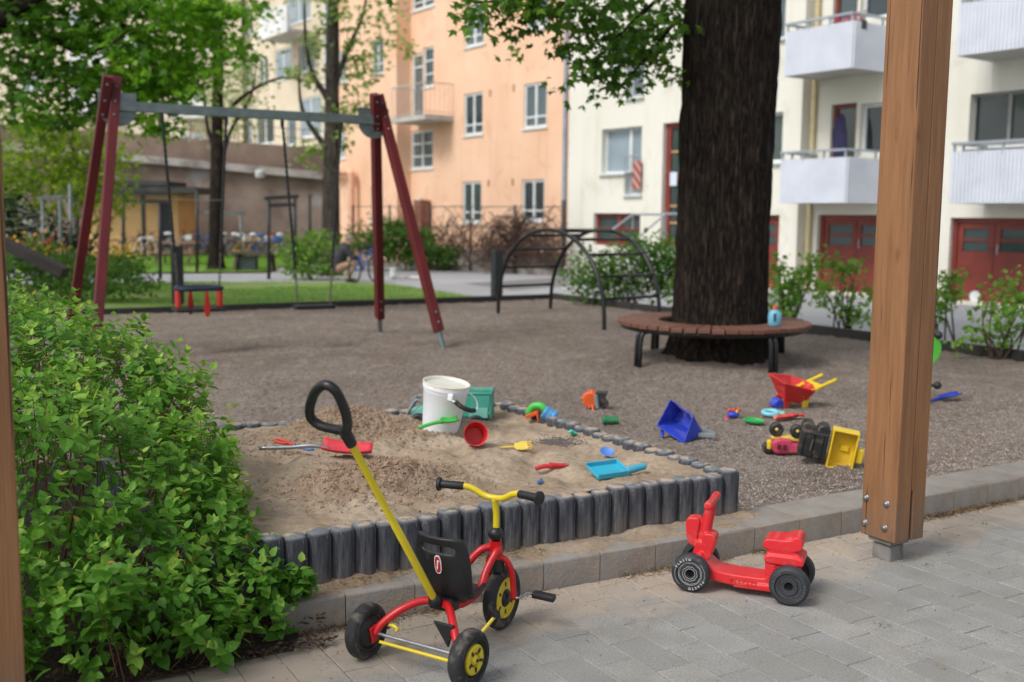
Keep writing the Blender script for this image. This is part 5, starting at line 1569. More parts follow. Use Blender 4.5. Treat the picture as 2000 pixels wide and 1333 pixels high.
# ---- crouching person
pp_ = G(672, 549, 0)
per = thing('person', 'person in a dark jacket and tan trousers crouching beside the blue bicycle', 'person', (pp_.x, 25.6, 0), (0, 0, R(8)))
SKIN = MAT('skin', S(206, 160, 134), S(190, 142, 118), 9, .6)
def cap(m, pts, rs, n=10):
    m.tube(pts, rs, n)
    for p, r in zip(pts, rs): m.sphere(p, r, n)
    return m
m = MB()
cap(m, [(-.05, 0, .40), (-.02, 0, .58), (.10, 0, .80), (.15, 0, .90)], [.14, .14, .13, .06]); m.sphere((.22, 0, 1.02), (.095, .08, .115), 14)
m.sphere((.315, 0, 1.0), (.02, .015, .02), 8); m.sphere((.22, .08, 1.01), (.02, .012, .03), 8); m.sphere((.22, -.08, 1.01), (.02, .012, .03), 8)
for s in (-1, 1):
    cap(m, [(-.02, s * .09, .36), (.36, s * .14, .46), (.16, s * .13, .08), (.30, s * .14, .05)], [.09, .065, .045, .04])
    cap(m, [(.10, s * .17, .80), (.28, s * .22, .60), (.50, s * .16, .58)], [.06, .045, .033])
    for k in range(4): cap(m, [(.50, s * .16 + (k - 1.5) * .018, .58), (.56, s * .15 + (k - 1.5) * .02, .57), (.585 - abs(k - 1.5) * .006, s * .14 + (k - 1.5) * .018, .545)], [.012, .010, .008], 6)
    cap(m, [(.50, s * .13, .59), (.54, s * .105, .60)], [.012, .009], 6)
body = melt(m.obj('body', SKIN, per, 180), .014, 2)
m = MB(); cap(m, [(-.07, 0, .38), (-.04, 0, .58), (.09, 0, .80), (.13, 0, .86)], [.165, .172, .16, .09])
for s in (-1, 1): cap(m, [(.09, s * .17, .80), (.28, s * .225, .60), (.44, s * .18, .585)], [.085, .066, .05])
melt(m.obj('jacket', MAT('dark_jacket', S(44, 44, 48), S(58, 58, 60), 8, .85), per, 180), .018, 3)
m = MB(); m.sphere((-.04, 0, .34), (.16, .17, .13), 12)
for s in (-1, 1): cap(m, [(-.03, s * .09, .36), (.36, s * .14, .47), (.17, s * .13, .12)], [.115, .085, .065])
melt(m.obj('trousers', MAT('tan_cloth', S(176, 142, 112), S(150, 120, 94), 8, .9), per, 180), .018, 3)
m = MB()
for s in (-1, 1): cap(m, [(.14, s * .13, .05), (.32, s * .145, .04)], [.05, .045])
melt(m.obj('shoes', MAT('shoe', S(60, 52, 48), None, 8, .7), per, 180), .016, 2)['kind'] = 'stuff'
m = MB().sphere((.205, 0, 1.055), (.10, .092, .095), 14)
m.obj('hair', MAT('grey_hair', S(150, 140, 130), S(120, 110, 102), 30, .8), per, 180)
p = G(767, 545, 0); cup = MB().lathe([(.06, 0), (.075, .28), (.08, .29), (.066, .285), (.05, .02), (0, .02)], 16).obj('bucket', WHITEF, None, loc=(p.x, p.y, 0))
tag(cup, 'small white pail on the path behind the rear red swing leg', 'pail')
p = G(800, 545, 0)
v = []; m = MB(); n = 14
for i in range(n):
    for j in range(6): v.append((-.5 + i * .08, -.18 + j * .07, .03 + .09 * abs(float(fbm(np.array(i * .7), np.array(j * .9), 2)))))
m.add(v, [(i * 6 + j, (i + 1) * 6 + j, (i + 1) * 6 + j + 1, i * 6 + j + 1) for i in range(n - 1) for j in range(5)])
tag(m.obj('sheet', WHITEF, None, 60, loc=(p.x, p.y, 0)), 'crumpled white sheet lying on the path near the blue bicycle', 'sheet')
# ---- wire fence with dead creeper before the orange house
fx0 = D(690, 405, 32); fx1 = D(1102, 405, 29)
fence = thing('wire_fence', 'wire fence with dark posts and bare creeper before the orange house', 'fence', (0, 0, 0))
IRON = MAT('dark_iron', S(66, 60, 58), S(84, 72, 64), 8, .7)
fa = Vector((D(690, 500, 34.5).x, 34.5, 0)); fb_ = Vector((D(1098, 500, 29.2).x, 29.2, 0))
for k in range(6):
    p = fa.lerp(fb_, k / 5); MB().cyl((p.x, p.y, 0), (p.x, p.y, 1.95), .035, n=8).obj('post', IRON, fence, 180)
for h in (1.9, 1.3, .75): MB().cyl(tuple(fa + Vector((0, 0, h))), tuple(fb_ + Vector((0, 0, h))), .012, n=5).obj('wire', IRON, fence, 180)
TWIG = MAT('dead_creeper', S(106, 82, 70), S(76, 58, 50), 12, .9)
m = MB()
for k in range(420):
    t = random.random() ** .8; p = fa.lerp(fb_, t); q = [Vector((p.x, p.y + random.uniform(-.06, .06), random.uniform(.1, .9)))]
    dense = t > .72
    for j in range(random.randint(4, 7)):
        q.append(q[-1] + Vector((random.uniform(-.22, .22), random.uniform(-.05, .05), random.uniform(-.03, .30))))
        if q[-1].z > 1.95: q[-1].z = 1.95 - random.uniform(0, .15)
    m.tube(q, .010 if not dense else .013, 3, cap=False)
creep = m.obj('creeper', TWIG, fence, 180); creep['kind'] = 'stuff'
m = MB()
cp = fa.lerp(fb_, .80)
for k in range(420):
    a = random.random() * PI
    r_ = random.random() ** .5
    s = cp + Vector((math.cos(a) * 1.1 * r_, random.uniform(-.3, .2), .3 + math.sin(a) * 1.35 * r_))
    q = [s]
    for j in range(5): q.append(q[-1] + Vector((random.uniform(-.18, .18), random.uniform(-.08, .08), random.uniform(-.16, .12))))
    for w_ in q: w_.z = max(w_.z, .02)
    m.tube(q, .011, 3, cap=False)
vine = thing('creeper', 'brown heap of bare creeper climbing at the corner of the orange house', 'creeper', (0, 0, 0))
m.obj('tangle', TWIG, vine, 180)['kind'] = 'stuff'
q0 = fa + Vector((-.2, .25, 0)); q1 = fb_ + Vector((.1, .25, 0))
MBo = MB().bar(q0 + Vector((0, 0, .05)), q1 + Vector((0, 0, .05)), .3, .22).obj('low_wall', STONE, None, 0, bevel=.01); tag(MBo, 'low stone wall at the foot of the wire fence', 'wall')
# ================================================================== WOODEN POSTS OF THE SHELTER
def mat_wood():
    t = NT('stained_wood')
    v = t.coord('Object')
    n = t.noise(t.coord('Object', (14, 14, .9)), 2.6, 7, .6, .5)
    g = t.noise(t.coord('Object', (70, 70, 1.5)), 2.5, 5, .6)
    c = t.mix(t.ramp(n, .34, .66), S(148, 106, 70), S(126, 88, 57))
    c = t.mix(t.math('MULTIPLY', t.ramp(g, .5, .7), .2), c, S(106, 74, 54))
    vo = t.new('ShaderNodeTexVoronoi'); vo.inputs['Scale'].default_value = 1.0
    t.link(t.coord('Object', (9, 9, 3.4)), vo.inputs['Vector'])
    dd = t.math('ADD', vo.outputs['Distance'], t.math('MULTIPLY', t.noise(v, 26, 4), .22))
    c = t.mix(t.ramp(dd, .13, .30, (1, 1, 1, 1), (0, 0, 0, 1)), c, S(118, 72, 44))
    c = t.mix(t.ramp(dd, .10, .135, (1, 1, 1, 1), (0, 0, 0, 1)), c, S(60, 38, 27))
    # weathered grey foot and hairline cracks
    sp_ = t.new('ShaderNodeSeparateXYZ'); t.link(v, sp_.inputs[0])
    f = t.math('ADD', t.math('MULTIPLY', sp_.outputs['Z'], -1.3), t.noise(t.coord('Object', (10, 10, 3)), 1, 5))
    c = t.mix(t.math('MULTIPLY', t.ramp(f, .02, .5), .8), c, S(110, 94, 82))
    cr_ = t.noise(t.coord('Object', (46, 46, .8)), 1.0, 3, .5, .15)
    c = t.mix(t.ramp(cr_, .675, .688), c, S(58, 37, 27))
    t.set(Base_Color=c, Roughness=.62)
    t.b.inputs['Specular IOR Level'].default_value = .35
    t.bump(t.math('ADD', g, t.math('MULTIPLY', t.ramp(cr_, .66, .69), -1.2)), .45, .005)
    return t.m
WOOD = mat_wood()
BOLT = MAT('bolt_steel', S(150, 150, 152), S(120, 120, 122), 40, .4, metal=.8)
FOOT = MAT('post_foot', S(132, 128, 124), S(108, 104, 100), 12, .85, .5, 80)
def post(label, uc, vc, zb=.105, H=2.9):
    p = UV(uc, vc)
    o = thing('wooden_post', label, 'post', (p.x, p.y, 0), (0, 0, A0), 'wooden posts of the shelter')
    w = .099; d = .198
    Mx = Matrix(((1, 0, 0, 0), (0, 0, -1, 0), (0, 1, 0, 0), (0, 0, 0, 1)))
    a = MB().prism([(-w - .001, zb), (-.0015, zb), (-.0015, H), (-w - .001, H)], -d / 2, d / 2, Mx)
    a.obj('post_board', WOOD, o, 0, bevel=.005)
    b = MB().prism([(.015, zb), (w + .001, zb), (w + .001, H), (.0015, H), (.0015, zb + .245), (.015, zb + .225)], -d / 2, d / 2, Mx)
    b.obj('post_board', WOOD, o, 0, bevel=.005)
    MB().box((-.02, 0, zb - .012), (.13, .13, .02)).obj('base_plate', FOOT, o, 0, bevel=.003)
    MB().box((-.02, 0, (zb - .03) / 2 - .01), (.10, .105, zb - .01)).obj('foot', FOOT, o, 0, bevel=.01)
    MB().box((.0075, 0, zb + .06), (.010, .12, .25)).obj('steel_fin', FOOT, o, 0)
    return o
pr_ = post('right hand wooden post with four bolts at its foot beside the kerb', 4.022, 3.268)
pl_ = post('left hand wooden post at the edge of the frame before the bush', .171, 3.264)
nU = Vector((U.x, U.y, 0))
for (px, py) in ((1692, 973), (1732, 985), (1689, 1021), (1728, 1032)):
    d = ray(px, py); t = 3.9225 / (d.x * U.x + d.y * U.y)
    q = Vector((d.x * t, d.y * t, CAM_H + d.z * t))
    loc = pr_.matrix_world.inverted() if False else None
    rel = Vector((q.x, q.y, 0)) - pr_.location
    lx = rel.x * U.x + rel.y * U.y; ly = rel.x * V.x + rel.y * V.y
    Mq = Matrix.Translation((lx, ly, q.z)) @ Matrix.Rotation(R(-90), 4, 'Y')
    MB().lathe([(.017, -.004), (.017, .002), (.0145, .004), (.013, .010), (.008, .014), (0, .015)], 14, Mq).obj('bolt', BOLT, pr_)

# ================================================================== TRICYCLE
TYREM = MAT('tyre_dusty', S(34, 34, 36), S(46, 45, 45), 12, .75, .5, 60, dirt=S(122, 113, 99), dscale=24, damt=(.50, .76))
TRED = MAT('tricycle_red', S(200, 28, 32), S(188, 22, 28), 5, .30, dirt=S(122, 84, 72), dscale=26, damt=(.62, .82))
TYEL = MAT('tricycle_yellow', S(222, 200, 42), S(212, 188, 34), 5, .3, dirt=S(70, 60, 40), dscale=30, damt=(.72, .76))
TBLK = MAT('moulded_black', S(26, 27, 29), S(34, 34, 36), 8, .42, .15, 90, dirt=S(84, 80, 74), dscale=18, damt=(.60, .86))
TBLK2 = MAT('grip_black', S(28, 28, 30), S(38, 38, 40), 30, .5, .3, 160)
TR = R(-31.5)
tri = thing('tricycle', 'red and black child tricycle with a yellow push handle and handlebar on the paving', 'tricycle', (-.325, 3.534, 0), (0, 0, TR))
RX = Matrix.Rotation(R(90), 4, 'Y')
def tyre_prof(r, w, ri):
    h = w / 2
    return [(ri, -h * .75), (ri + (r - ri) * .4, -h), (r - .012, -h * .95), (r - .003, -h * .62), (r, -h * .3), (r, h * .3), (r - .003, h * .62), (r - .012, h * .95), (ri + (r - ri) * .4, h), (ri, h * .75)]
def rear_wheel(x, side):
    M = Matrix.Translation((x, 0, .1)) @ RX
    w = MB().lathe(tyre_prof(.1, .056, .060), 40, M, close=True).obj('rear_wheel', TYREM, tri, 50)
    # thin moulded rings and tread shoulders
    for rr in (.082, .071):
        MB().tube([M @ Vector((rr * math.cos(2 * PI * k / 36), rr * math.sin(2 * PI * k / 36), .0275 * s)) for k in range(36) for s in (1,)], .0022, 5, closed=True).obj('tyre_ring', TBLK, w, 180)
    MB().lathe([(.0, -.020), (.061, -.019), (.061, .016), (.05, .018), (.03, .036 if side > 0 and False else .020), (.0, .021)], 28, M).obj('hub', TBLK, w, 40)
    if side > 0:      # outer face with the yellow rim
        MB().lathe([(.024, .020), (.026, .027), (.046, .030), (.052, .026), (.053, .019), (.024, .019)], 32, M).obj('rim', TYEL, w, 35)
        for k in range(5):
            a = 2 * PI * k / 5
            MB().box((0, 0, 0), (.017, .009, .004), M @ Matrix.Rotation(a, 4, 'Z') @ Matrix.Translation((.034, 0, .0295))).obj('slot', TBLK, w, 0)
        MB().lathe([(.0, .036), (.012, .034), (.018, .026), (.021, .018)], 18, M).obj('hub_cap', TYEL, w, 40)
        MB().lathe([(.0, .039), (.007, .037), (.007, .03)], 12, M).obj('axle_end', TBLK, w, 40)
    else:             # domed inner face
        MB().lathe([(.062, .016), (.056, .024), (.040, .032), (.022, .036), (.0, .037)], 32, M).obj('hub_dome', TBLK, w, 60)
rear_wheel(-.222, -1); rear_wheel(.222, 1)
# rear frame
for s in (-1, 1):
    pts = cr([(0 + s * .012, .145, .205), (s * .06, .115, .207), (s * .115, .06, .18), (s * .165, .012, .13), (s * .178, -.004, .098)], 6)
    MB().tube(pts, .0145, 12).obj('rear_arm', TRED, tri, 180)
    MB().box((s * .182, -.006, .098), (.008, .034, .062), rot=Matrix.Rotation(R(14), 3, 'X')).obj('axle_plate', TRED, tri, 0, bevel=.003)
MB().cyl((-.215, 0, .1), (.215, 0, .1), .0065, n=12).obj('axle', STEEL, tri)
MB().cyl((-.15, -.012, .078), (.17, -.012, .078), .006, n=10).obj('link_rod', TYEL, tri)
MB().tube(cr([(-.15, .03, .125), (-.125, .03, .13), (-.105, .03, .122), (-.11, .03, .112)], 5), .006, 8).obj('hook', TYEL, tri, 180)
MB().cyl((-.16, .03, .13), (-.14, .03, .12), .010, n=10).obj('hook_cap', TBLK, tri)
MB().prism([(-.045, .0), (.045, .0), (.02, -.085)], -.006, .006, Matrix.Translation((.095, .035, .185)) @ Matrix.Rotation(R(90), 4, 'X')).obj('gusset', TBLK, tri, 0, bevel=.004)
# main tubes from the seat to the head
for s in (-1, 1):
    pts = cr([(s * .014, .15, .200), (s * .045, .22, .185), (s * .052, .32, .205), (s * .046, .38, .265), (.024 + s * .034, .424, .322), (.040 + s * .018, .450, .334)], 6)
    MB().tube(pts, .0145, 12).obj('main_tube', TRED, tri, 180)
# front end, steered a little to the left
ST = Matrix.Translation((.042, .462, .008)) @ Matrix.Rotation(R(4), 4, 'Z') @ Matrix.Translation((0, -.452, 0))
def st(p): return ST @ Vector(p)
MB().cyl((.042, .457, .293), (.042, .450, .362), .026, .023, n=18).obj('head_tube', TRED, tri)
MB().lathe([(.0, -.027), (.017, -.024), (.028, -.008), (.029, .006), (.022, .020), (.012, .026), (.0, .026)], 20, Matrix.Translation((.042, .449, .388))).obj('head_cover', TBLK, tri, 60)
for s in (-1, 1):
    pts = [st(p) for p in cr([(s * .012, .447, .288), (s * .034, .456, .278), (s * .049, .472, .24), (s * .051, .486, .18), (s * .051, .492, .115)], 6)]
    MB().tube(pts, .012, 12).obj('fork_arm', TRED, tri, 180)
MB().cyl(st((0, .455, .235)), st((0, .45, .30)), .03, .022, n=16).obj('fork_crown', TBLK, tri)
Mf = ST @ Matrix.Translation((0, .492, .114)) @ RX
fw = MB().lathe(tyre_prof(.122, .052, .080), 44, Mf, close=True).obj('front_wheel', TYREM, tri, 50)
MB().lathe([(.0, -.018), (.081, -.016), (.081, .016), (.0, .018)], 36, Mf).obj('rim', TYEL, fw, 40)
for s in (1, -1):
    MB().tube([Mf @ Vector((.074 * math.cos(2 * PI * k / 36), .074 * math.sin(2 * PI * k / 36), .018 * s)) for k in range(36)], .005, 6, closed=True).obj('rim_lip', TYEL, fw, 180)
    MB().lathe([(.0, .030 * s), (.022, .029 * s), (.034, .020 * s), (.036, .014 * s)], 20, Mf).obj('hub', TBLK, fw, 40)
for k in range(6):
    MB().box((0, 0, 0), (.020, .014, .037), Mf @ Matrix.Rotation(PI * k / 3, 4, 'Z') @ Matrix.Translation((.054, 0, 0))).obj('slot', TBLK, fw, 0, bevel=.004)
# cranks and pedals
MB().tube([st(p) for p in ((.05, .492, .122), (.066, .492, .122), (.078, .50, .124), (.082, .545, .128), (.135, .545, .128))], .0055, 8).obj('crank', STEEL, tri, 180)
pd = MB().box((0, 0, 0), (.092, .034, .024)).obj('pedal', TBLK2, tri, 0, bevel=.007); pd.location = st((.155, .545, .128)); pd.rotation_euler = (R(10), R(4), R(11))
MB().tube([st(p) for p in ((-.05, .492, .122), (-.07, .492, .122), (-.082, .44, .117), (-.13, .44, .117))], .0055, 8).obj('crank', STEEL, tri, 180)
pd2 = MB().box((0, 0, 0), (.092, .034, .024)).obj('pedal', TBLK2, tri, 0, bevel=.007); pd2.location = st((-.15, .44, .117)); pd2.rotation_euler = (0, 0, R(11))
MB().cyl((.135, .215, .10), (.155, .27, .145), .0065, n=8).obj('steering_link', TYEL, tri)
MB().lathe([(.0, -.014), (.017, -.008), (.014, .010), (.0, .014)], 14, Matrix.Translation((.157, .275, .152))).obj('link_cap', TBLK, tri, 60)
# handlebar
MB().tube([st(p) for p in cr([(0, .439, .36), (0, .441, .44), (0, .436, .485), (0, .425, .522)], 6)], .0125, 12).obj('stem', TYEL, tri, 180)
hb = cr([(-.150, .392, .560), (-.115, .400, .560), (-.085, .410, .552), (-.04, .422, .528), (0, .426, .523), (.04, .422, .528), (.085, .410, .552), (.115, .400, .560), (.150, .392, .560)], 5)
MB().tube([st(p) for p in hb], .012, 12).obj('handlebar', TYEL, tri, 180)
for s in (-1, 1):
    a = st((s * .118, .399, .560)); b = st((s * .220, .372, .562)); d_ = (b - a).normalized()
    m = MB().tube([a, a + d_ * .004, b - d_ * .016, b - d_ * .014, b - d_ * .004, b], [.0135, .0155, .0155, .026, .027, .022], 18)
    m.obj('grip', TBLK2, tri, 50)
# seat: a curved shell with a carrying slot
prof = [(.112, .470, .088), (.118, .455, .098), (.124, .436, .104), (.130, .410, .108), (.136, .375, .111), (.142, .335, .112), (.148, .295, .111), (.156, .260, .108), (.172, .232, .104),
        (.205, .217, .100), (.25, .213, .093), (.30, .216, .080), (.345, .222, .062), (.372, .214, .05)]
cols = [-1, -.86, -.66, -.33, 0, .33, .66, .86, 1]
m = MB()
for i, (y, z, w) in enumerate(prof):
    for c in cols:
        k = abs(c) ** 3
        yy = y + (.036 * k if i < 9 else 0) ; zz = z + (.024 * k if i >= 8 else 0)
        m.v.append(Vector((c * w, yy, zz)))
nc = len(cols)
for i in range(len(prof) - 1):
    for j in range(nc - 1):
        if i == 2 and 2 <= j <= 5: continue
        m.f.append((i * nc + j, i * nc + j + 1, (i + 1) * nc + j + 1, (i + 1) * nc + j))
for q_ in m.v: q_.z -= .014; q_.x *= 1.04
me = mesh_from('seat', m.v, m.f); me.materials.append(TBLK); me.shade_smooth()
seat = link('seat', me, tri)
q = seat.modifiers.new('solid', 'SOLIDIFY'); q.thickness = .016; q.offset = 0
q = seat.modifiers.new('subd', 'SUBSURF'); q.levels = 2; q.render_levels = 2
MB().box((0, .19, .195), (.10, .09, .05)).obj('seat_bracket', TBLK, tri, 0, bevel=.012)
MB().lathe([(.0, -.03), (.022, -.022), (.026, 0), (.022, .02), (.0, .03)], 16, Matrix.Translation((0, .115, .222))).obj('handle_socket', TBLK, tri, 60)
# oval sticker on the back
Ms = Matrix.Translation((.004, .1265, .352)) @ Matrix.Rotation(R(90 + 9), 4, 'X')
def oval(rx, rz, n=28): return [(rx * math.copysign(abs(math.cos(a)) ** .75, math.cos(a)), rz * math.copysign(abs(math.sin(a)) ** .75, math.sin(a))) for a in [2 * PI * k / n for k in range(n)]]
stk = MB().prism(oval(.0145, .035), -.001, .0015, Ms).obj('sticker', MAT('sticker_white', S(232, 232, 230), None, 4, .4), seat, 0)
MB().prism(oval(.0118, .031), .0016, .0024, Ms).obj('sticker_field', MAT('sticker_red', S(176, 36, 52), None, 4, .4), seat, 0)
MB().prism([(-.006, -.020), (-.002, -.020), (.0035, .012), (.0085, .012), (.0085, .017), (-.0005, .017)], .0026, .0032, Ms).obj('emblem', MAT('sticker_white', 0), seat, 0)
# push handle
a = Vector((0, .105, .235)); b = Vector((.018, -.362, .885)); d_ = (b - a).normalized()
MB().tube([a, a.lerp(b, .5), a.lerp(b, .502), b], [.0135, .0135, .0125, .0125], 14).obj('push_pole', TYEL, tri, 60)
for k in (.30, .38, .46, .60):
    MB().sphere(a.lerp(b, k) + Vector((-.010, -.007, -.005)), .0034, 6).obj('pole_hole', TBLK, tri)
n0 = b + d_ * .02
Xl = Vector((1, 0, 0)); 
def gp_(x, s): return n0 + Xl * x + d_ * s
loop = cr([gp_(.008, .035), gp_(-.045, .030), gp_(-.098, .040), gp_(-.116, .072), gp_(-.088, .128), gp_(-.03, .195), gp_(.022, .226), (gp_(.052, .205)), gp_(.050, .140), gp_(.034, .075)], 5, closed=True)
MB().tube(loop, .0155, 12, closed=True).obj('push_grip', TBLK, tri, 180)
MB().tube([b - d_ * .012, b + d_ * .05], [.0175, .020], 14).obj('grip_socket', TBLK, tri, 60)
MB().sphere(b + d_ * .004 + Vector((-.012, -.014, .0)), .004, 8).obj('rivet', MAT('ochre_paint', 0), tri)

# ================================================================== RIDE-ON SCOOTER
SRED = MAT('scooter_red', S(214, 42, 48), S(204, 34, 42), 3, .38, .10, 26, dirt=S(176, 104, 92), dscale=16, damt=(.54, .82))
SWH = MAT('scooter_tyre', S(42, 44, 48), S(54, 55, 58), 16, .6, .2, 80, dirt=S(120, 114, 106), dscale=20, damt=(.60, .80))
WPR = MAT('white_print', S(206, 208, 208), S(180, 182, 182), 60, .6)
DPR = MAT('worn_print', S(98, 100, 104), S(66, 68, 70), 60, .6)
scooter = thing('ride_on_scooter', 'red plastic ride-on toy scooter with four black wheels on the paving', 'toy scooter', (1.004, 4.388, 0), (0, 0, R(158.5)))
bdy = MB()
def rbox(m, c, d, rot=None, n=4):
    m.box(c, d, rot=rot)
path = cr([(.185, 0, .135), (.155, 0, .098), (.115, 0, .072), (.05, 0, .062), (-.03, 0, .060), (-.10, 0, .062), (-.15, 0, .075)], 5)
for i in range(len(path) - 1):
    a, b = path[i], path[i + 1]; dd_ = (b - a).normalized()
    bdy.bar(a - dd_ * .012, b + dd_ * .012, .135, .048, up=(0, 0, 1))
bdy.bar((.03, -.0, .046), (-.13, 0, .046), .155, .028)
# column
RX90 = Matrix.Rotation(R(90), 4, 'X')
def rprism(poly, w, k=5, r=.0):
    bdy.prism([(p.x, p.y) for p in cr([(a, b, 0) for a, b in poly], k, closed=True)], -w, w, RX90)
bdy.tube([(.200, 0, .085), (.186, 0, .15), (.166, 0, .26), (.146, 0, .36), (.143, 0, .378)], [.034, .031, .027, .022, .016], 14)
bdy.bar((.196, 0, .09), (.176, 0, .20), .074, .052, up=(1, 0, 0))
rprism([(.195, .235), (.190, .295), (.215, .302), (.246, .292), (.248, .245), (.236, .19), (.205, .18)], .032)
rprism([(.118, .232), (.165, .238), (.172, .20), (.168, .13), (.142, .13), (.128, .17)], .042, 3)
bdy.cyl((.142, -.105, .378), (.142, .105, .378), .0165, n=14)
for y in (-.095, -.078, -.061, .061, .078, .095): bdy.cyl((.142, y - .005, .378), (.142, y + .005, .378), .019, n=14)
# pedestal and seat
rprism([(-.112, .06), (-.100, .11), (-.098, .17), (-.112, .205), (-.17, .207), (-.225, .205), (-.246, .18), (-.246, .145), (-.225, .12), (-.20, .07)], .064, 4)
rprism([(-.100, .158), (-.102, .188), (-.17, .192), (-.246, .188), (-.254, .170), (-.246, .154), (-.17, .152)], .074, 4)
rprism([(-.086, .226), (-.092, .248), (-.12, .258), (-.17, .257), (-.200, .262), (-.218, .275), (-.238, .272), (-.247, .248), (-.238, .218), (-.17, .210), (-.10, .212)], .066, 5)
rprism([(-.092, .229), (-.10, .250), (-.17, .262), (-.216, .277), (-.238, .270), (-.240, .24), (-.17, .222)], .056, 4)
bdy.cyl((.205, -.10, .083), (.205, .10, .083), .02, n=12); bdy.cyl((-.205, -.10, .083), (-.205, .10, .083), .02, n=12)
bdy.box((.19, 0, .085), (.05, .11, .045)); bdy.box((-.20, 0, .09), (.07, .125, .06))
for k in range(6):
    for s in (-1, 1):
        bdy.cyl((-.106, s * .064, .082 + k * .0125), (-.140, s * .064, .080 + k * .0125), .0052, n=6)
sb = melt(bdy.obj('body', SRED, scooter, 180), .0034, 9)
pl2 = MB()
for x0, x1, z0, z1 in ((-.065, .045, .074, .077), (-.065, .045, .048, .051), (-.065, -.062, .051, .074), (.042, .045, .051, .074)):
    pl2.box(((x0 + x1) / 2, .0785, (z0 + z1) / 2), (x1 - x0, .003, z1 - z0))
pl2.obj('emblem', SRED, scooter, 0)['kind'] = 'stuff'
pl2 = MB()
for k, sh in enumerate(((0, 1), (0, 0), (1, 0), (0, 1), (1, 1))):
    x = .025 - k * .018
    pl2.box((x, .0785, .0625), (.003, .003, .014)); pl2.box((x - .005, .0785, .0625 + .006 * (1 if sh[0] else -1)), (.010, .0028, .0025))
pl2.obj('embossed_marks', SRED, scooter, 0)['kind'] = 'stuff'
def letters(txt, radius, ang0, step, size, M, mat, parent, z):
    allv = []; allf = []
    for i, ch in enumerate(txt):
        cu = bpy.data.curves.new('lettering', 'FONT'); cu.body = ch; cu.size = size; cu.align_x = 'CENTER'; cu.extrude = .0006; cu.resolution_u = 2; cu.offset = .0004
        ob = bpy.data.objects.new('lettering', cu); col.objects.link(ob)
        dg = bpy.context.evaluated_depsgraph_get()
        me = bpy.data.meshes.new_from_object(ob.evaluated_get(dg))
        a = ang0 - step * i
        MM = M @ Matrix.Rotation(a, 4, 'Z') @ Matrix.Translation((0, radius, z))
        o0 = len(allv)
        allv += [MM @ v.co for v in me.vertices]; allf += [tuple(x + o0 for x in p.vertices) for p in me.polygons]
        bpy.data.objects.remove(ob); bpy.data.curves.remove(cu); bpy.data.meshes.remove(me)
    me = mesh_from('lettering', allv, allf); me.materials.append(mat)
    o = link('lettering', me, parent); o['kind'] = 'stuff'
    return o
for x in (.205, -.205):
    for s in (1, -1):
        # wheel axis along local y; face outward
        Mw = Matrix.Translation((x, s * .108, .083)) @ Matrix.Rotation(R(-90 * s), 4, 'X')
        w = MB().lathe([(.0, .006), (.018, .006), (.019, .018), (.036, .020), (.038, .015), (.055, .016), (.058, .024), (.070, .024), (.0795, .016), (.083, .004), (.083, -.016), (.078, -.024), (.060, -.026), (.055, -.012), (.0, -.010)], 40, Mw).obj('wheel', SWH, scooter, 35)
        if s == 1:
            pm = WPR if x > 0 else DPR
            for rr, zz in ((.022, .0195), (.031, .0205), (.046, .016), (.0505, .0165)):
                wob = .0012 if rr in (.046, .031) else 0
                MB().tube([Mw @ Vector(((rr + wob * math.sin(9 * t)) * math.cos(t), (rr + wob * math.sin(9 * t)) * math.sin(t), zz)) for t in [2 * PI * k / 54 for k in range(54)]], .0009, 4, closed=True).obj('printed_ring', pm, w, 180)
            for a0 in (R(64), R(-116)) if x > 0 else (R(100), R(-80)):
                letters('PLASTO', .0585, a0, R(12.5), .0145, Mw, pm, w, .0242)
            for a0 in (R(-20), R(160)):
                MB().tube([Mw @ Vector((.064 * math.cos(a0 + t), .064 * math.sin(a0 + t), .0244)) for t in np.linspace(0, 1.2, 12)], .0007, 4).obj('printed_arc', pm, w, 180)
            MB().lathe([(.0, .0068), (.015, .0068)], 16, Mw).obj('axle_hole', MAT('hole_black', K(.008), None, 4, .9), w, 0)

# ================================================================== TOYS IN THE SAND AND ON THE GRAVEL
def ground_at(px, py, f, dz=0.0):
    z = .3 if f is sz else .1
    for _ in range(8):
        p = G(px, py, z + dz); z = f(p.x, p.y)
    return Vector((p.x, p.y, z))
def toy(name, label, cat, px, py, f=gz, rot=0, dz=0.0, group=None):
    p = ground_at(px, py, f)
    return thing(name, label, cat, (p.x, p.y, p.z + dz), rot if isinstance(rot, tuple) else (0, 0, rot), group)
def PL(name, c, rough=.35, c2=None, dirt=None):
    if 'plastic_' + name in _mc: return _mc['plastic_' + name]
    film = tuple(a * .55 + b * .45 for a, b in zip(c[:3], S(176, 152, 126)[:3])) + (1,)
    return MAT('plastic_' + name, c, c2, 4, rough + .08, .08, 40, dirt=dirt or film, dscale=9 if dirt else 14, damt=(.56, .74) if dirt else (.52, .85))
SD = S(176, 152, 126)
P_WHITE = PL('white', S(238, 241, 246), .35, S(230, 234, 240)); P_RED = PL('red', S(206, 40, 42), .35, dirt=None); P_BLUE = PL('blue', S(38, 66, 186), .35)
P_TEAL = PL('teal', S(70, 158, 138), .4, dirt=S(150, 168, 150)); P_TEALL = PL('teal_light', S(124, 196, 180), .4); P_GREEN = PL('green', S(74, 186, 78), .35); P_YEL = PL('yellow', S(232, 196, 40), .35)
P_CYAN = PL('cyan', S(56, 172, 200), .35, S(46, 160, 190)); P_LBLUE = PL('light_blue', S(76, 150, 204), .35); P_ORANGE = PL('orange', S(226, 96, 42), .4); P_BLACK = PL('black', S(36, 37, 39), .45); P_GREY = PL('grey', S(132, 140, 142), .45)
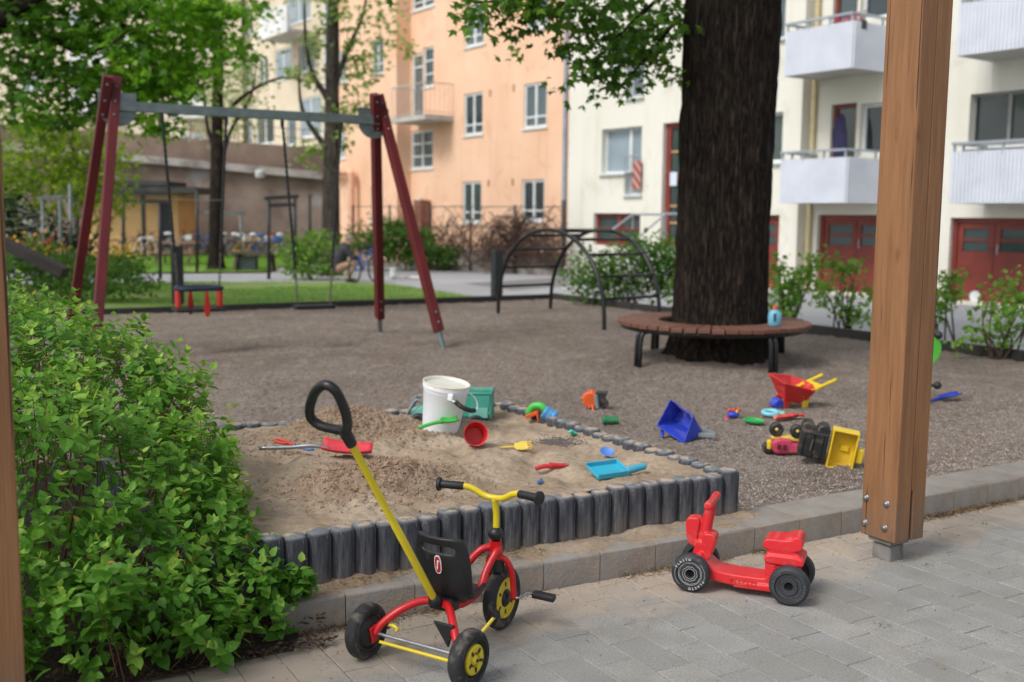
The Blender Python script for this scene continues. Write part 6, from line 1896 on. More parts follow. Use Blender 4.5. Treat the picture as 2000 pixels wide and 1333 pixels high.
P_DGREEN = PL('dark_green', S(24, 124, 76), .35); P_PINK = PL('pink', S(196, 66, 96), .45, S(178, 56, 86)); P_MINT = PL('mint', S(84, 206, 180), .4); P_SKY = PL('sky', S(130, 206, 222), .35); P_REDS = PL('red_sandy', S(204, 50, 52), .5, dirt=SD)
# -- white pail with a black handle
o = toy('bucket', 'tall white plastic bucket with a black handle standing tilted in the sand', 'bucket', 859, 836, sz, (R(2), R(9), R(-20)), -.03)
MB().lathe([(.0, .004), (.104, .0), (.108, .006), (.112, .05), (.134, .265), (.136, .268), (.136, .285), (.142, .288), (.143, .318), (.139, .320), (.133, .318), (.130, .27), (.107, .012), (.0, .01)], 48).obj('body', P_WHITE, o, 40)
MB().lathe([(.0, .300), (.126, .300), (.130, .306)], 48).obj('contents', MAT('pale_lid', S(214, 214, 200), S(196, 192, 176), 6, .8), o, 0)
RIMY = MAT('rim_yellowed', S(224, 214, 186), S(206, 196, 168), 5, .45)
MB().tube([(.141 * math.cos(2 * PI * k / 48), .141 * math.sin(2 * PI * k / 48), .319) for k in range(48)], .005, 6, closed=True).obj('rim', RIMY, o, 180)
hs_ = cr([(.085, -.118, .262), (.145, -.12, .235), (.20, -.05, .20), (.205, .03, .20), (.16, .10, .235), (.10, .112, .262)], 6)
MB().tube(hs_, .0045, 8).obj('handle_wire', P_WHITE, o, 180)
MB().tube(cr([(.118, -.122, .252), (.162, -.11, .226), (.198, -.06, .203), (.208, -.02, .198)], 5), .015, 10).obj('handle', P_BLACK, o, 180)
MB().box((.085, -.118, .268), (.03, .02, .04)).obj('ear', P_WHITE, o, 0, bevel=.004)
# -- teal tipper behind the bucket
o = toy('toy_truck', 'large teal toy tipper truck partly hidden behind the white bucket', 'toy truck', 878, 806, sz, (0, 0, R(176)), -.10)
DG = PL('dark_grey', S(60, 66, 70), .5)
m = MB(); 
tub = [(-.30, .30), (-.02, .30), (-.0, .20), (-.06, .14), (-.28, .12)]
for y in (-.11, .11): m.prism(tub, y - .006, y + .006, Matrix.Rotation(R(90), 4, 'X'))
m.box((-.17, 0, .13), (.24, .22, .014)); m.box((-.30, 0, .21), (.012, .22, .18)); m.box((0, 0, .24), (.012, .22, .12))
m.obj('tipper', P_TEAL, o, 0, bevel=.004)['kind'] = 'stuff'
MB().tube([(-.30, -.115, .305), (-.01, -.115, .305), (-.01, .115, .305), (-.30, .115, .305)], .009, 8, closed=True).obj('tipper_rim', P_TEAL, o, 180)
o.scale = (.92, .92, .88)
MB().box((-.215, .121, .165), (.13, .008, .07)).obj('side_plate', P_TEALL, o, 0)
MB().box((.03, 0, .09), (.58, .12, .05)).obj('chassis', DG, o, 0, bevel=.01)
MB().prism([(.06, .10), (.06, .20), (.16, .22), (.22, .18), (.28, .15), (.28, .10)], -.085, .085, Matrix.Rotation(R(90), 4, 'X')).obj('cab', P_TEALL, o, 0, bevel=.012)
MB().tube(cr([(.17, .09, .22), (.22, .095, .245), (.26, .095, .19), (.31, .09, .10)], 5), .011, 8).obj('guard_bar', P_GREY, o, 180)
MB().tube(cr([(.17, -.09, .22), (.22, -.095, .245), (.26, -.095, .19), (.31, -.09, .10)], 5), .011, 8).obj('guard_bar', P_GREY, o, 180)
MB().cyl((.25, -.1, .235), (.25, .1, .235), .014, n=10).obj('light_bar', P_GREY, o)
for x in (-.2, .20):
    for y in (-.12, .12):
        w = MB().cyl((x, y - .035, .075), (x, y + .035, .075), .075, n=22).obj('wheel', P_BLACK, o, 40, bevel=.01)
        MB().cyl((x, y + .03 * (1 if y > 0 else -1), .075), (x, y + .04 * (1 if y > 0 else -1), .075), .035, n=16).obj('hub', P_GREY, w, 40)
# -- red cup lying with its mouth to the viewer
o = toy('cup', 'round red plastic cup lying on its side in the sand, mouth to the front', 'cup', 929, 877, sz, (R(70), R(6), R(8)), .080)
MB().lathe([(.0, -.10), (.048, -.10), (.052, -.095), (.064, .0), (.0675, .006), (.067, .012), (.062, .010), (.060, .0), (.047, -.088), (.0, -.09)], 32).obj('body', P_RED, o, 40)
def scoop(name, label, px, py, f, rot, blade, handle, L=.12, W=.07, HL=.11, dz=.02, tilt=(0, 0), bl=None, cat='toy spade'):
    """small sand shovel: a dished blade and a handle"""
    o = toy(name, label, cat, px, py, f, (tilt[0], tilt[1], rot), dz)
    m = MB(); nx, ny = 8, 8
    for i in range(nx + 1):
        for j in range(ny + 1):
            x = i / nx; y = j / ny * 2 - 1
            wd = W / 2 * (1 - .55 * max(0, x - .62) ** 1.1 * 1.6) * (.55 + .45 * min(1, x * 5))
            m.v.append(Vector((x * L, y * wd, .022 * abs(y) ** 2.2 + .012 * (1 - x) ** 2 + .004)))
    for i in range(nx):
        for j in range(ny): m.f.append((i * (ny + 1) + j, (i + 1) * (ny + 1) + j, (i + 1) * (ny + 1) + j + 1, i * (ny + 1) + j + 1))
    me = mesh_from('blade', m.v, m.f); me.materials.append(blade); me.shade_smooth()
    b = link('blade', me, o); q = b.modifiers.new('s', 'SOLIDIFY'); q.thickness = .004
    MB().tube(cr([(.012, 0, .014), (-.02, 0, .022), (-HL * .6, 0, .020), (-HL, 0, .014)], 5), [.0115] * 15 + [.012], 10).obj('handle', handle, o, 180)
    return o
scoop('toy_spade', 'bright green toy spade lying in front of the white bucket', 862, 846, sz, R(24), P_GREEN, P_GREEN, .11, .06, .14, .055, (R(16), R(-8)))
o = toy('shovel', 'red bladed shovel with a bare metal shaft lying in the sand', 'shovel', 678, 858, sz, (R(5), R(2), R(4)), .012)
m = MB(); nx, ny = 10, 8
for i in range(nx + 1):
    for j in range(ny + 1):
        x = i / nx; y = j / ny * 2 - 1
        wd = .085 * (1 - .28 * max(0, x - .7) * 3 * abs(1) * .8)
        m.v.append(Vector((-.13 + x * .26, y * wd, .030 * abs(y) ** 2.5 + .03 * (1 - x) ** 3 + .012 * x)))
for i in range(nx):
    for j in range(ny): m.f.append((i * (ny + 1) + j, (i + 1) * (ny + 1) + j, (i + 1) * (ny + 1) + j + 1, i * (ny + 1) + j + 1))
me = mesh_from('blade', m.v, m.f); me.materials.append(PL('red_pink', S(214, 62, 74), .5, dirt=S(200, 140, 118))); me.shade_smooth(); b = link('blade', me, o); q = b.modifiers.new('s', 'SOLIDIFY'); q.thickness = .006
MB().tube(cr([(-.10, 0, .022), (-.15, 0, .032), (-.20, 0, .034), (-.30, .0, .022), (-.46, .0, .012)], 5), .011, 10).obj('shaft', STEEL, o, 180)
o = toy('toy_spade', 'blue toy spade with a red loop handle lying across the metal shaft', 'toy spade', 572, 862, sz, (0, R(6), R(-25)), .062)
MB().tube([(-.075 + .045 * math.cos(2 * PI * k / 20), .024 * math.sin(2 * PI * k / 20), .012) for k in range(20)], .0085, 8, closed=True).obj('loop_handle', PL('red_orange', S(206, 66, 52), .45), o, 180)
MB().tube([(-.03, 0, .012), (.015, 0, .012)], .009, 8).obj('neck', PL('red_orange', 0), o)
MB().prism([(.01, -.016), (.06, -.026), (.125, -.014), (.14, 0), (.125, .014), (.06, .026), (.01, .016)], .003, .016).obj('blade', PL('mid_blue', S(44, 118, 196), .4), o, 0, bevel=.005)
o = toy('toy_fork', 'pale yellow toy rake fork half sunk in the sand', 'toy rake', 1004, 878, sz, (R(38), 0, R(14)), .012)
MB().tube([(-.11, 0, .0), (.0, 0, .004)], .006, 8).obj('handle', PL('pale_yellow', S(228, 200, 84), .45), o)
m = MB().tube(cr([(.0, 0, .004), (.03, .022, .006), (.075, .024, .012)], 4), .006, 6)
m.tube(cr([(.0, 0, .004), (.03, -.022, .006), (.075, -.024, .012)], 4), .006, 6); m.box((.04, 0, .006), (.07, .05, .006))
for y in (-.024, -.008, .008, .024): m.tube(cr([(.07, y, .01), (.09, y, .012), (.096, y, .032)], 3), .0045, 6)
melt(m.obj('rake_head', PL('pale_yellow', 0), o, 180), .0035, 1)
scoop('toy_spade', 'narrow red toy trowel lying in the middle of the sand', 1074, 928, sz, R(20), P_REDS, P_REDS, .10, .04, .08, .012)
o = toy('toy_brick', 'tiny blue plastic lump in the sand below the red trowel', 'toy', 1055, 946, sz, R(20), .008)
MB().box((0, 0, .006), (.03, .022, .018)).obj('body', PL('slate_blue', S(74, 108, 170), .5), o, 0, bevel=.006, seg=3)
MB().cyl((.006, 0, .014), (.006, 0, .022), .006, n=10).obj('stud', PL('slate_blue', 0), o)
o = toy('dustpan', 'turquoise toy dustpan with a sand covered corner near the palisade edge', 'toy dustpan', 1186, 932, sz, (R(14), R(-2), R(24)), .022)
MB().box((0, 0, .004), (.17, .13, .006)).obj('tray', PL('cyan_sandy', S(56, 172, 200), .35, dirt=S(190, 160, 128)), o, 0, bevel=.003)
m = MB(); m.box((0, .066, .016), (.178, .007, .03)); m.box((-.0, -.066, .016), (.178, .007, .03)); m.box((.086, 0, .016), (.007, .125, .03)); m.box((-.086, 0, .012), (.006, .125, .018))
m.obj('rim', P_CYAN, o, 0, bevel=.003)['kind'] = 'stuff'
MB().cyl((.082, -.045, .018), (.20, -.030, .022), .021, .017, n=16).obj('handle', P_CYAN, o, 40, bevel=.006)
o = toy('toy_dish', 'small blue toy dish tilted in the sand above the turquoise dustpan', 'toy dish', 1185, 893, sz, (R(26), R(4), 0), .018)
MB().lathe([(.0, .0), (.025, .002), (.038, .014), (.040, .016), (.038, .018), (.024, .007), (.0, .005)], 24).obj('body', PL('dish_blue', S(84, 132, 204), .4), o, 60)
o = toy('toy_figure', 'small mint green toy figure lying in the sand by the right edge', 'toy', 1118, 860, sz, (R(60), 0, R(-30)), .022)
m = MB(); m.sphere((0, 0, .0), (.018, .014, .02), 10); m.sphere((.004, 0, .026), .012, 10)
for a in (-1, 1): m.cyl((a * .008, 0, -.012), (a * .016, 0, -.036), .007, n=8); m.cyl((a * .014, 0, .01), (a * .03, 0, .0), .006, n=8)
melt(m.obj('body', P_MINT, o, 180), .004, 2)
o = toy('sand_mill', 'green and blue toy sand mill with an orange flap on the sandpit edge', 'toy', 1052, 828, sz, (R(10), R(20), R(-15)), .03)
MB().tube(cr([(-.07, 0, -.01), (-.055, 0, .05), (-.01, 0, .075), (.03, 0, .06)], 5), [.024] * 16, 14).obj('spout', P_GREEN, o, 180)
m = MB()
for k in range(3): m.cyl((.02 + k * .03, -.0, .05 - k * .006), (.04 + k * .03, 0, .046 - k * .006), .048 - .004 * (k % 2), n=18)
melt(m.obj('drum', P_LBLUE, o, 180), .006, 2)
MB().prism([(-.085, -.02), (-.02, .045), (-.008, .04), (.02, -.02), (.008, -.02), (-.014, .018), (-.06, -.03)], -.035, .035, Matrix.Rotation(R(90), 4, 'X')).obj('flap', P_ORANGE, o, 0, bevel=.004)
# -- on the gravel
o = toy('toy_loader', 'orange and black broken toy digger wheel lying on the gravel', 'toy', 1165, 800, gz, (0, R(8), R(-10)), .07)
m = MB().cyl((-.045, -.03, 0), (-.045, .05, .01), .06, n=16)
for k in range(12):
    a = 2 * PI * k / 12; m.box((-.045 + .062 * math.cos(a), .01, .062 * math.sin(a)), (.024, .08, .016), rot=Matrix.Rotation(-a, 3, 'Y'))
melt(m.obj('cog', P_ORANGE, o, 180), .007, 1)
MB().prism([(-.02, .07), (.08, .085), (.06, .03), (.10, -.01), (.075, -.06), (.05, -.03), (.0, -.065), (-.01, -.02)], -.045, .035, Matrix.Rotation(R(90), 4, 'X')).obj('arm', P_BLACK, o, 0, bevel=.008)
MB().tube([(-.01, -.05, .05), (.02, -.05, -.05)], .017, 10).obj('piston', P_GREY, o)
MB().tube([(-.02, -.04, -.04), (-.01, -.06, -.075)], .010, 8).obj('peg', P_ORANGE, o)
o = toy('toy_barrel', 'dark green ribbed toy barrel lying on the gravel', 'toy', 1192, 830, gz, (0, 0, R(4)), .028)
m = MB().lathe([(.0, -.056), (.028, -.056), (.031, -.05)] + [(.031 - .003 * (k % 2), -.045 + k * .0113) for k in range(9)] + [(.031, .05), (.028, .056), (.0, .056)], 20, Matrix.Rotation(R(90), 4, 'Y'))
m.obj('body', P_DGREEN, o, 30)
# blue open digger shovel
o = toy('toy_bucket_scoop', 'large blue open toy digger scoop tipped on the gravel', 'toy scoop', 1340, 866, gz, (0, 0, 0), .0)
def PT(px, py, y):
    return D(px, py, y) - o.location
y0 = o.location.y
c_ = [PT(1283, 832, y0 + .16), PT(1336, 866, y0 - .02), PT(1354, 812, y0 + .05), PT(1310, 781, y0 + .22)]      # mouth
bk_ = [PT(1318, 822, y0 + .33), PT(1371, 851, y0 + .13), PT(1368, 836, y0 + .16), PT(1330, 800, y0 + .36)]
m = MB()
def solid_quad(m, q, th=.006):
    q = [Vector(p) for p in q]; nr = (q[1] - q[0]).cross(q[2] - q[0]).normalized() * th / 2
    m.add([p + nr for p in q] + [p - nr for p in q], [(0, 1, 2, 3), (7, 6, 5, 4)] + [(i, 4 + i, 4 + (i + 1) % 4, (i + 1) % 4) for i in range(4)])
solid_quad(m, [c_[0], c_[1], bk_[1], bk_[0]]); solid_quad(m, [c_[1], c_[2], bk_[2], bk_[1]]); solid_quad(m, [c_[2], c_[3], bk_[3], bk_[2]]); solid_quad(m, [c_[3], c_[0], bk_[0], bk_[3]]); solid_quad(m, bk_)
m.tube([c_[0], c_[1], c_[2], c_[3]], .006, 6, closed=True)
melt(m.obj('scoop', P_BLUE, o, 180), .005, 1)
MB().cyl(PT(1293, 835, y0 + .2), PT(1294, 856, y0 + .12), .012, n=10).obj('peg', P_BLUE, o)
for dy in (0, .05):
    MB().bar(PT(1362, 838 + dy * 240, y0 + .15 - dy), PT(1398, 848 + dy * 60, y0 + .10 - dy), .012, .03).obj('bracket_arm', P_GREY, o, 0, bevel=.004)
o = toy('crab_toy', 'small blue and red toy crab on the gravel', 'toy', 1432, 820, gz, (0, 0, R(8)), .02)
MB().sphere((0, 0, .02), (.05, .035, .028), 16).obj('shell', P_BLUE, o, 180)
for x in (-.03, .0, .045): MB().sphere((x, .0, .055), (.018, .016, .016), 10).obj('knob', PL('coral', S(206, 84, 62), .45), o, 180)
MB().sphere((.02, -.02, .045), (.012, .01, .012), 8).obj('eye', P_YEL, o, 180)
MB().tube(cr([(-.045, -.02, .012), (-.07, -.03, .004), (-.06, -.045, -.008)], 4), .009, 8).obj('claw', P_PINK, o, 180)
o = toy('toy_dish', 'flat oval green toy dish lying on the gravel', 'toy dish', 1472, 829, gz, (R(6), R(6), R(-6)), .014)
MB().lathe([(.0, .0), (.06, .0), (.075, .010), (.076, .022), (.070, .024), (.062, .012), (.0, .009)], 28).obj('body', PL('leaf_green', S(40, 168, 84), .4), o, 50).scale = (1, .75, 1)
o = toy('toy_sieve', 'pale blue ring shaped toy sieve lying on the gravel', 'toy sieve', 1505, 812, gz, (R(8), 0, R(-12)), .022)
MB().tube([(.055 * math.cos(2 * PI * k / 28), .05 * math.sin(2 * PI * k / 28), 0) for k in range(28)], .017, 10, closed=True).obj('ring', P_SKY, o, 180)
MB().cyl((.065, -.005, 0), (.10, -.008, 0), .016, .019, n=12).obj('handle', PL('sage', S(140, 196, 176), .45), o)
scoop('toy_shovel', 'broad red toy shovel lying right of the pale blue sieve', 1556, 820, gz, R(186), P_REDS, P_REDS, .17, .12, .06, .012, (R(4), R(4)), cat='toy shovel')
# wheelbarrow
o = toy('toy_wheelbarrow', 'red toy wheelbarrow with yellow handles and a blue wheel', 'toy wheelbarrow', 1545, 797, gz, (R(6), R(2), R(24)), .0)
m = MB()
top = [(-.19, -.12, .235), (.10, -.135, .17), (.165, -.02, .19), (.165, .09, .20), (.08, .16, .225), (-.17, .12, .255)]
bot = [(-.11, -.06, .08), (.06, -.075, .055), (.10, -.03, .06), (.10, .05, .06), (.05, .08, .07), (-.09, .06, .09)]
n = 6; th = 1
for i in range(n): solid_quad(m, [bot[i], bot[(i + 1) % n], top[(i + 1) % n], top[i]], .008)
m.add([Vector(p) for p in bot] + [Vector(p) + Vector((0, 0, -.008)) for p in bot], [tuple(range(n)), tuple(range(2 * n - 1, n - 1, -1))] + [(i, n + i, n + (i + 1) % n, (i + 1) % n) for i in range(n)])
m.tube(top, .010, 8, closed=True)
melt(m.obj('tray', P_RED, o, 180), .007, 2)
MB().lathe([(.0, .0), (.045, .004), (.05, .012), (.0, .03)], 18, Matrix.Translation((-.02, .01, .135))).obj('bowl', PL('pale_red', S(214, 104, 92), .5), o, 60)
for y in (-.09, .075): MB().tube(cr([(.02, y, .12), (.12, y, .165), (.22, y, .205), (.34, y, .25)], 4), .015, 10).obj('handle_bar', P_YEL, o, 180)
MB().box((.19, -.01, .190), (.07, .16, .018), rot=Matrix.Rotation(R(-18), 3, 'Y')).obj('cross_plate', P_YEL, o, 0, bevel=.005)
for y in (-.095, .08): MB().prism([(.06, .13), (.11, .14), (.10, .08), (.085, .0), (.05, .0), (.035, .06)], y - .012, y + .012, Matrix.Rotation(R(90), 4, 'X')).obj('leg', P_YEL, o, 0, bevel=.006)
for y in (-.05, .05): MB().prism([(-.13, .10), (-.06, .09), (-.085, .01), (-.11, .02)], y - .008, y + .008, Matrix.Rotation(R(90), 4, 'X')).obj('wheel_fork', P_RED, o, 0, bevel=.005)
MB().cyl((-.155, -.045, .045), (-.155, .035, .045), .045, n=18).obj('wheel', P_BLUE, o, 40, bevel=.012)
# pink tractor and overturned tipper
o = toy('toy_tractor', 'pink and yellow toy tractor with black wheels lying on its side', 'toy tractor', 1532, 890, gz, (0, R(3), R(-8)), .0)
MB().prism([(-.10, .03), (-.09, .075), (-.04, .10), (.03, .10), (.04, .075), (.12, .07), (.12, .02), (-.06, .0)], -.07, .05, Matrix.Rotation(R(90), 4, 'X')).obj('body', P_PINK, o, 0, bevel=.012)
MB().box((.02, .02, .10), (.22, .07, .03)).obj('underside', PL('pale_yellow', 0), o, 0, bevel=.008)
for x in (-.045, -.01): MB().box((x, -.0705, .052), (.024, .006, .034)).obj('window', MAT('window_dark', S(96, 30, 44), None, 5, .5), o, 0, bevel=.004)
for x in (-.065, .065):
    w = MB().cyl((x, -.025, .150), (x, .03, .150), .045, n=20).obj('wheel', P_BLACK, o, 40, bevel=.012)
    MB().sphere((x, -.028, .155), (.011, .006, .011), 10).obj('hub', PL('pale_yellow', 0), w, 180)
MB().box((-.105, -.03, .055), (.03, .05, .06)).obj('bumper', P_YEL, o, 0, bevel=.01)
MB().cyl((-.11, -.05, .03), (-.11, .02, .03), .035, n=16).obj('wheel', P_BLACK, o, 40, bevel=.01)
o = toy('toy_truck', 'black and yellow toy tipper truck overturned with its yellow bed to the front', 'toy truck', 1606, 905, gz, (R(4), R(9), R(-14)), .02)
MB().box((-.075, .02, .10), (.165, .16, .17)).obj('chassis', P_BLACK, o, 0, bevel=.012)
for i, x in enumerate((-.14, -.085, -.03)):
    MB().box((x, -.064, .10), (.012, .012, .15)).obj('rib', P_BLACK, o, 0, bevel=.003)
for x in (-.125, -.03): 
    MB().cyl((x, -.04, .19), (x, .07, .19), .040, n=18).obj('wheel', P_BLACK, o, 40, bevel=.010)
MB().cyl((-.09, -.0715, .07), (-.085, -.0735, .14), .004, n=6).obj('scratch_rod', STEEL, o)
m = MB(); x0, x1, z0, z1 = .02, .175, -.02, .225
m.box(((x0 + x1) / 2, .02, (z0 + z1) / 2), (x1 - x0, .012, z1 - z0)); m.box((x0 + .005, -.02, (z0 + z1) / 2), (.01, .09, z1 - z0)); m.box((x1 - .005, -.02, (z0 + z1) / 2), (.01, .09, z1 - z0))
m.box(((x0 + x1) / 2, -.02, z0 + .005), (x1 - x0, .09, .01)); m.box(((x0 + x1) / 2, -.02, z1 - .005), (x1 - x0, .09, .01))
melt(m.obj('tipper_bed', P_YEL, o, 180), .005, 1)
MB().box((.11, .006, .105), (.05, .02, .035)).obj('latch_plate', P_YEL, o, 0, bevel=.004)
MB().box((.20, -.03, .085), (.045, .03, .09)).obj('hinge_lug', P_YEL, o, 0, bevel=.008)
# spring rocker half hidden by the post, blue spade beside it
p = ground_at(1800, 790, gz)
o = thing('spring_rocker', 'green spring rocker with round black grips half hidden behind the wooden post', 'spring rocker', p, (0, 0, R(10)))
yy = p.y
def PR(px, py): 
    q = D(px, py, yy) - p; c, s = math.cos(R(-10)), math.sin(R(-10)); return Vector((q.x * c - q.y * s, q.x * s + q.y * c, q.z))
cg = PR(1805, 682)
MB().lathe([(.0, -.02), (.14, -.02), (.148, -.012), (.148, .012), (.14, .02), (.0, .02)], 32, Matrix.Translation(cg + Vector((0, .0, 0))) @ Matrix.Rotation(R(90), 4, 'X')).obj('side_panel', PL('rocker_green', S(84, 188, 58), .4), o, 40)
for py, px in ((655, 1833), (753, 1831)):
    q = PR(px, py); MB().sphere(q, .034, 16).obj('grip_ball', P_BLACK, o, 180)
    MB().cyl(q, PR(1790, py), .014, n=10).obj('grip_bar', P_BLACK, o)
sprg = [cg + Vector((.055 * math.cos(t), .055 * math.sin(t) + .0, -.16 - .012 * t)) for t in np.linspace(0, 2 * PI * 4.6, 90)]
sprg = [Vector((s_.x, s_.y, max(s_.z, -.02))) for s_ in sprg]
MB().tube(sprg, .010, 6).obj('spring', P_BLACK, o, 180)
scoop('toy_spade', 'dark blue toy shovel lying on the gravel right of the wooden post', 1838, 786, gz, R(12), P_BLUE, P_BLUE, .18, .11, .10, .016, (0, R(-14)), cat='toy shovel')

# ================================================================== THE BUSH AT THE FRONT LEFT
me_s = []
nu, nv = 90, 70
UU, VV = np.meshgrid(np.linspace(-2.6, 1.42, nu), np.linspace(3.585, 6.6, nv), indexing='ij')
VV = VV + np.where(VV < 3.8, .045 * fbm(UU * 4, VV * 0 + 2, 3) * (3.8 - VV) / .2, 0)
ZZ = .012 + .115 * np.clip((VV - 3.60) / .35, 0, 1) + .02 * fbm(UU * 6, VV * 6, 3)
ZZ = np.where(UU > 1.18, ZZ - .12 * np.clip((UU - 1.18) / .2, 0, 1), ZZ)
Pg = np.stack([U.x * UU + V.x * VV, U.y * UU + V.y * VV, ZZ], -1).reshape(-1, 3)
idx = np.arange(nu * nv).reshape(nu, nv)
Fg = np.stack([idx[:-1, :-1], idx[1:, :-1], idx[1:, 1:], idx[:-1, 1:]], -1).reshape(-1, 4)
me = mesh_from('soil', Pg, Fg); me.materials.append(SOIL); me.shade_smooth(); link('soil', me)['kind'] = 'structure'
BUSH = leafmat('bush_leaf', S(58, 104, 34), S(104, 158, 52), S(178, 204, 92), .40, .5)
bc = UV(.1, 4.6)
bush = thing('bush', 'large fresh green leafy bush filling the front left, overhanging the sand pit', 'bush', (bc.x, bc.y, 0))
BL = [(.72, 5.2, .68, .50, .70, .48), (1.00, 4.95, .60, .34, .50, .42), (.45, 5.5, .78, .60, .70, .48), (.56, 4.4, .50, .56, .60, .50), (.94, 4.35, .42, .34, .42, .36), (.66, 3.92, .32, .46, .32, .32),
      (.20, 4.15, .50, .60, .50, .48), (.86, 5.9, .62, .48, .50, .48), (.30, 6.1, .84, .60, .60, .50), (1.08, 3.78, .20, .24, .20, .18), (.25, 4.9, .70, .6, .6, .5), (1.08, 4.62, .46, .24, .3, .3), (.80, 3.66, .20, .30, .18, .18), (.48, 3.68, .25, .38, .22, .25), (.15, 3.78, .34, .4, .26, .32), (1.24, 3.74, .20, .11, .07, .06), (1.06, 3.92, .33, .17, .16, .15), (.98, 4.1, .42, .2, .2, .2)]
BL = [(a, b, c - (.03 if c > .55 else 0), d, e, f) for a, b, c, d, e, f in BL]
BLw = [(U.x * b[0] + V.x * b[1] - bc.x, U.y * b[0] + V.y * b[1] - bc.y) + b[2:] for b in BL]
def inside_any(p, skip):
    for k, b in enumerate(BLw):
        if k != skip and ((p[0] - b[0]) / b[3]) ** 2 + ((p[1] - b[1]) / b[4]) ** 2 + ((p[2] - b[2]) / b[5]) ** 2 < .62: return True
    return False
LP, LD, LN, LL, LR, LS = [], [], [], [], [], []
stems = MB(); nsh = 0
camp = np.array([-bc.x, -bc.y, CAM_H])
for k, b in enumerate(BLw):
    want = int(450 * (b[3] * b[4] + b[3] * b[5] + b[4] * b[5]) / 1.3)
    for d in unit(want):
        if d[2] < -.55: continue
        rr = .72 + .34 * random.random() + .10 * math.sin(d[0] * 7 + k) * math.sin(d[2] * 6)
        tip = np.array(b[:3]) + d * np.array(b[3:6]) * rr
        if tip[2] < .045 or inside_any(tip, k): continue
        up = np.array([0, 0, 1.0])
        g_ = d * .55 + up * random.uniform(.15, .9) + rng.normal(size=3) * .25; g_ /= np.linalg.norm(g_)
        L = random.uniform(.10, .24)
        base = tip - g_ * L
        x = np.cross(g_, rng.normal(size=3)); x /= np.linalg.norm(x); y = np.cross(g_, x)
        npair = random.randint(4, 6)
        tone = random.random()
        for q in range(npair):
            f_ = (q + 1) / npair
            pos = base + g_ * L * (.18 + .82 * f_)
            a = (PI / 2) * (q % 2) + random.uniform(-.3, .3)
            size = (.066 - .028 * f_ ** 2.5) * random.choice((.5, .7, .82, .92, 1.0, 1.14))
            for sgn in (1, -1):
                rad = (x * math.cos(a) + y * math.sin(a)) * sgn
                dr = rad * (1.0 - .45 * f_ ** 3) + g_ * (.25 + .5 * f_ ** 2) + np.array([0, 0, -.22 + .1 * random.random()])
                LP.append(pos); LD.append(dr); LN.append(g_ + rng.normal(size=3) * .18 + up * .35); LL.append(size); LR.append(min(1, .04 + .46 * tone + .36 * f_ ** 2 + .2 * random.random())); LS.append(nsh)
        if nsh % 2 == 0:
            m0 = base - g_ * .12 + np.array([0, 0, -.05]); stems.tube([Vector(m0), Vector(base), Vector(tip)], [.0024, .002, .001], 4, cap=False)
        nsh += 1
# inner filling
ni = 5200
for _ in range(ni):
    b = BLw[random.randrange(len(BLw))]; d = unit(1)[0]
    p = np.array(b[:3]) + d * np.array(b[3:6]) * random.uniform(.35, .85)
    if p[2] < .08: continue
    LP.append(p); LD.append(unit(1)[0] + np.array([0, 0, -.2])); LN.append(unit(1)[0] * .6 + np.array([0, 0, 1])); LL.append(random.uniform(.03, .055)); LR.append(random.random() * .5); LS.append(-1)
TP, TD, TN, TL = [], [], [], []
for p_, d2, n2, s2 in zip(LP, LD, LN, LS):
    if s2 >= 0 and random.random() < .035:
        TP.append(np.array(p_) + np.array([0, 0, .012])); TD.append(unit(1)[0] * .7 + np.array([0, 0, .6])); TN.append(unit(1)[0]); TL.append(random.uniform(.014, .032))
LP, LD, LN, LL, LR, LS = map(np.array, (LP, LD, LN, LL, LR, LS))
# the leaves that show largest become parts of their own
cv_ = camp - LP; dist = np.linalg.norm(cv_, axis=1)
nearr = np.argsort(dist + (LS < 0) * 9 - LL * 6 + .9 * np.clip(-LP[:, 0] - .35 + (LP[:, 1]) * .0, 0, 2))
pick = nearr[:300]
mask = np.ones(len(LP), bool); mask[pick] = False
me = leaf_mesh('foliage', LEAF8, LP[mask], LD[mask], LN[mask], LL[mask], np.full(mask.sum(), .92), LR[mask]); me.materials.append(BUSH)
link('foliage', me, bush)['kind'] = 'stuff'
lv = []
for k in range(8):
    me = leaf_mesh('leaf', LEAF8, np.zeros((1, 3)), np.array([[0, 1.0, 0]]), np.array([[0, 0, 1.0]]), np.array([1.0]), np.array([.92]), np.array([.22 + .1 * k])); me.materials.append(BUSH); lv.append(me)
for i in pick:
    dr = Vector(LD[i]).normalized(); X = dr.cross(Vector(LN[i])).normalized(); Z = X.cross(dr)
    o = link('leaf', lv[int(np.clip((LR[i] - .22) / .1, 0, 7))], bush)
    s_ = float(LL[i])
    o.matrix_local = Matrix(((X.x * s_, dr.x * s_, Z.x * s_, LP[i][0]), (X.y * s_, dr.y * s_, Z.y * s_, LP[i][1]), (X.z * s_, dr.z * s_, Z.z * s_, LP[i][2]), (0, 0, 0, 1)))
me = leaf_mesh('young_tips', LEAF8, np.array(TP), np.array(TD), np.array(TN), np.array(TL), np.full(len(TP), .6), rng.random(len(TP))); me.materials.append(leafmat('tip_leaf', S(140, 92, 52), S(168, 130, 62), S(190, 170, 84), .35))
link('young_tips', me, bush)['kind'] = 'stuff'
so2 = stems.obj('twigs', MAT('bush_twig', S(104, 66, 48), S(80, 52, 40), 9, .8), bush, 180); so2['kind'] = 'stuff'
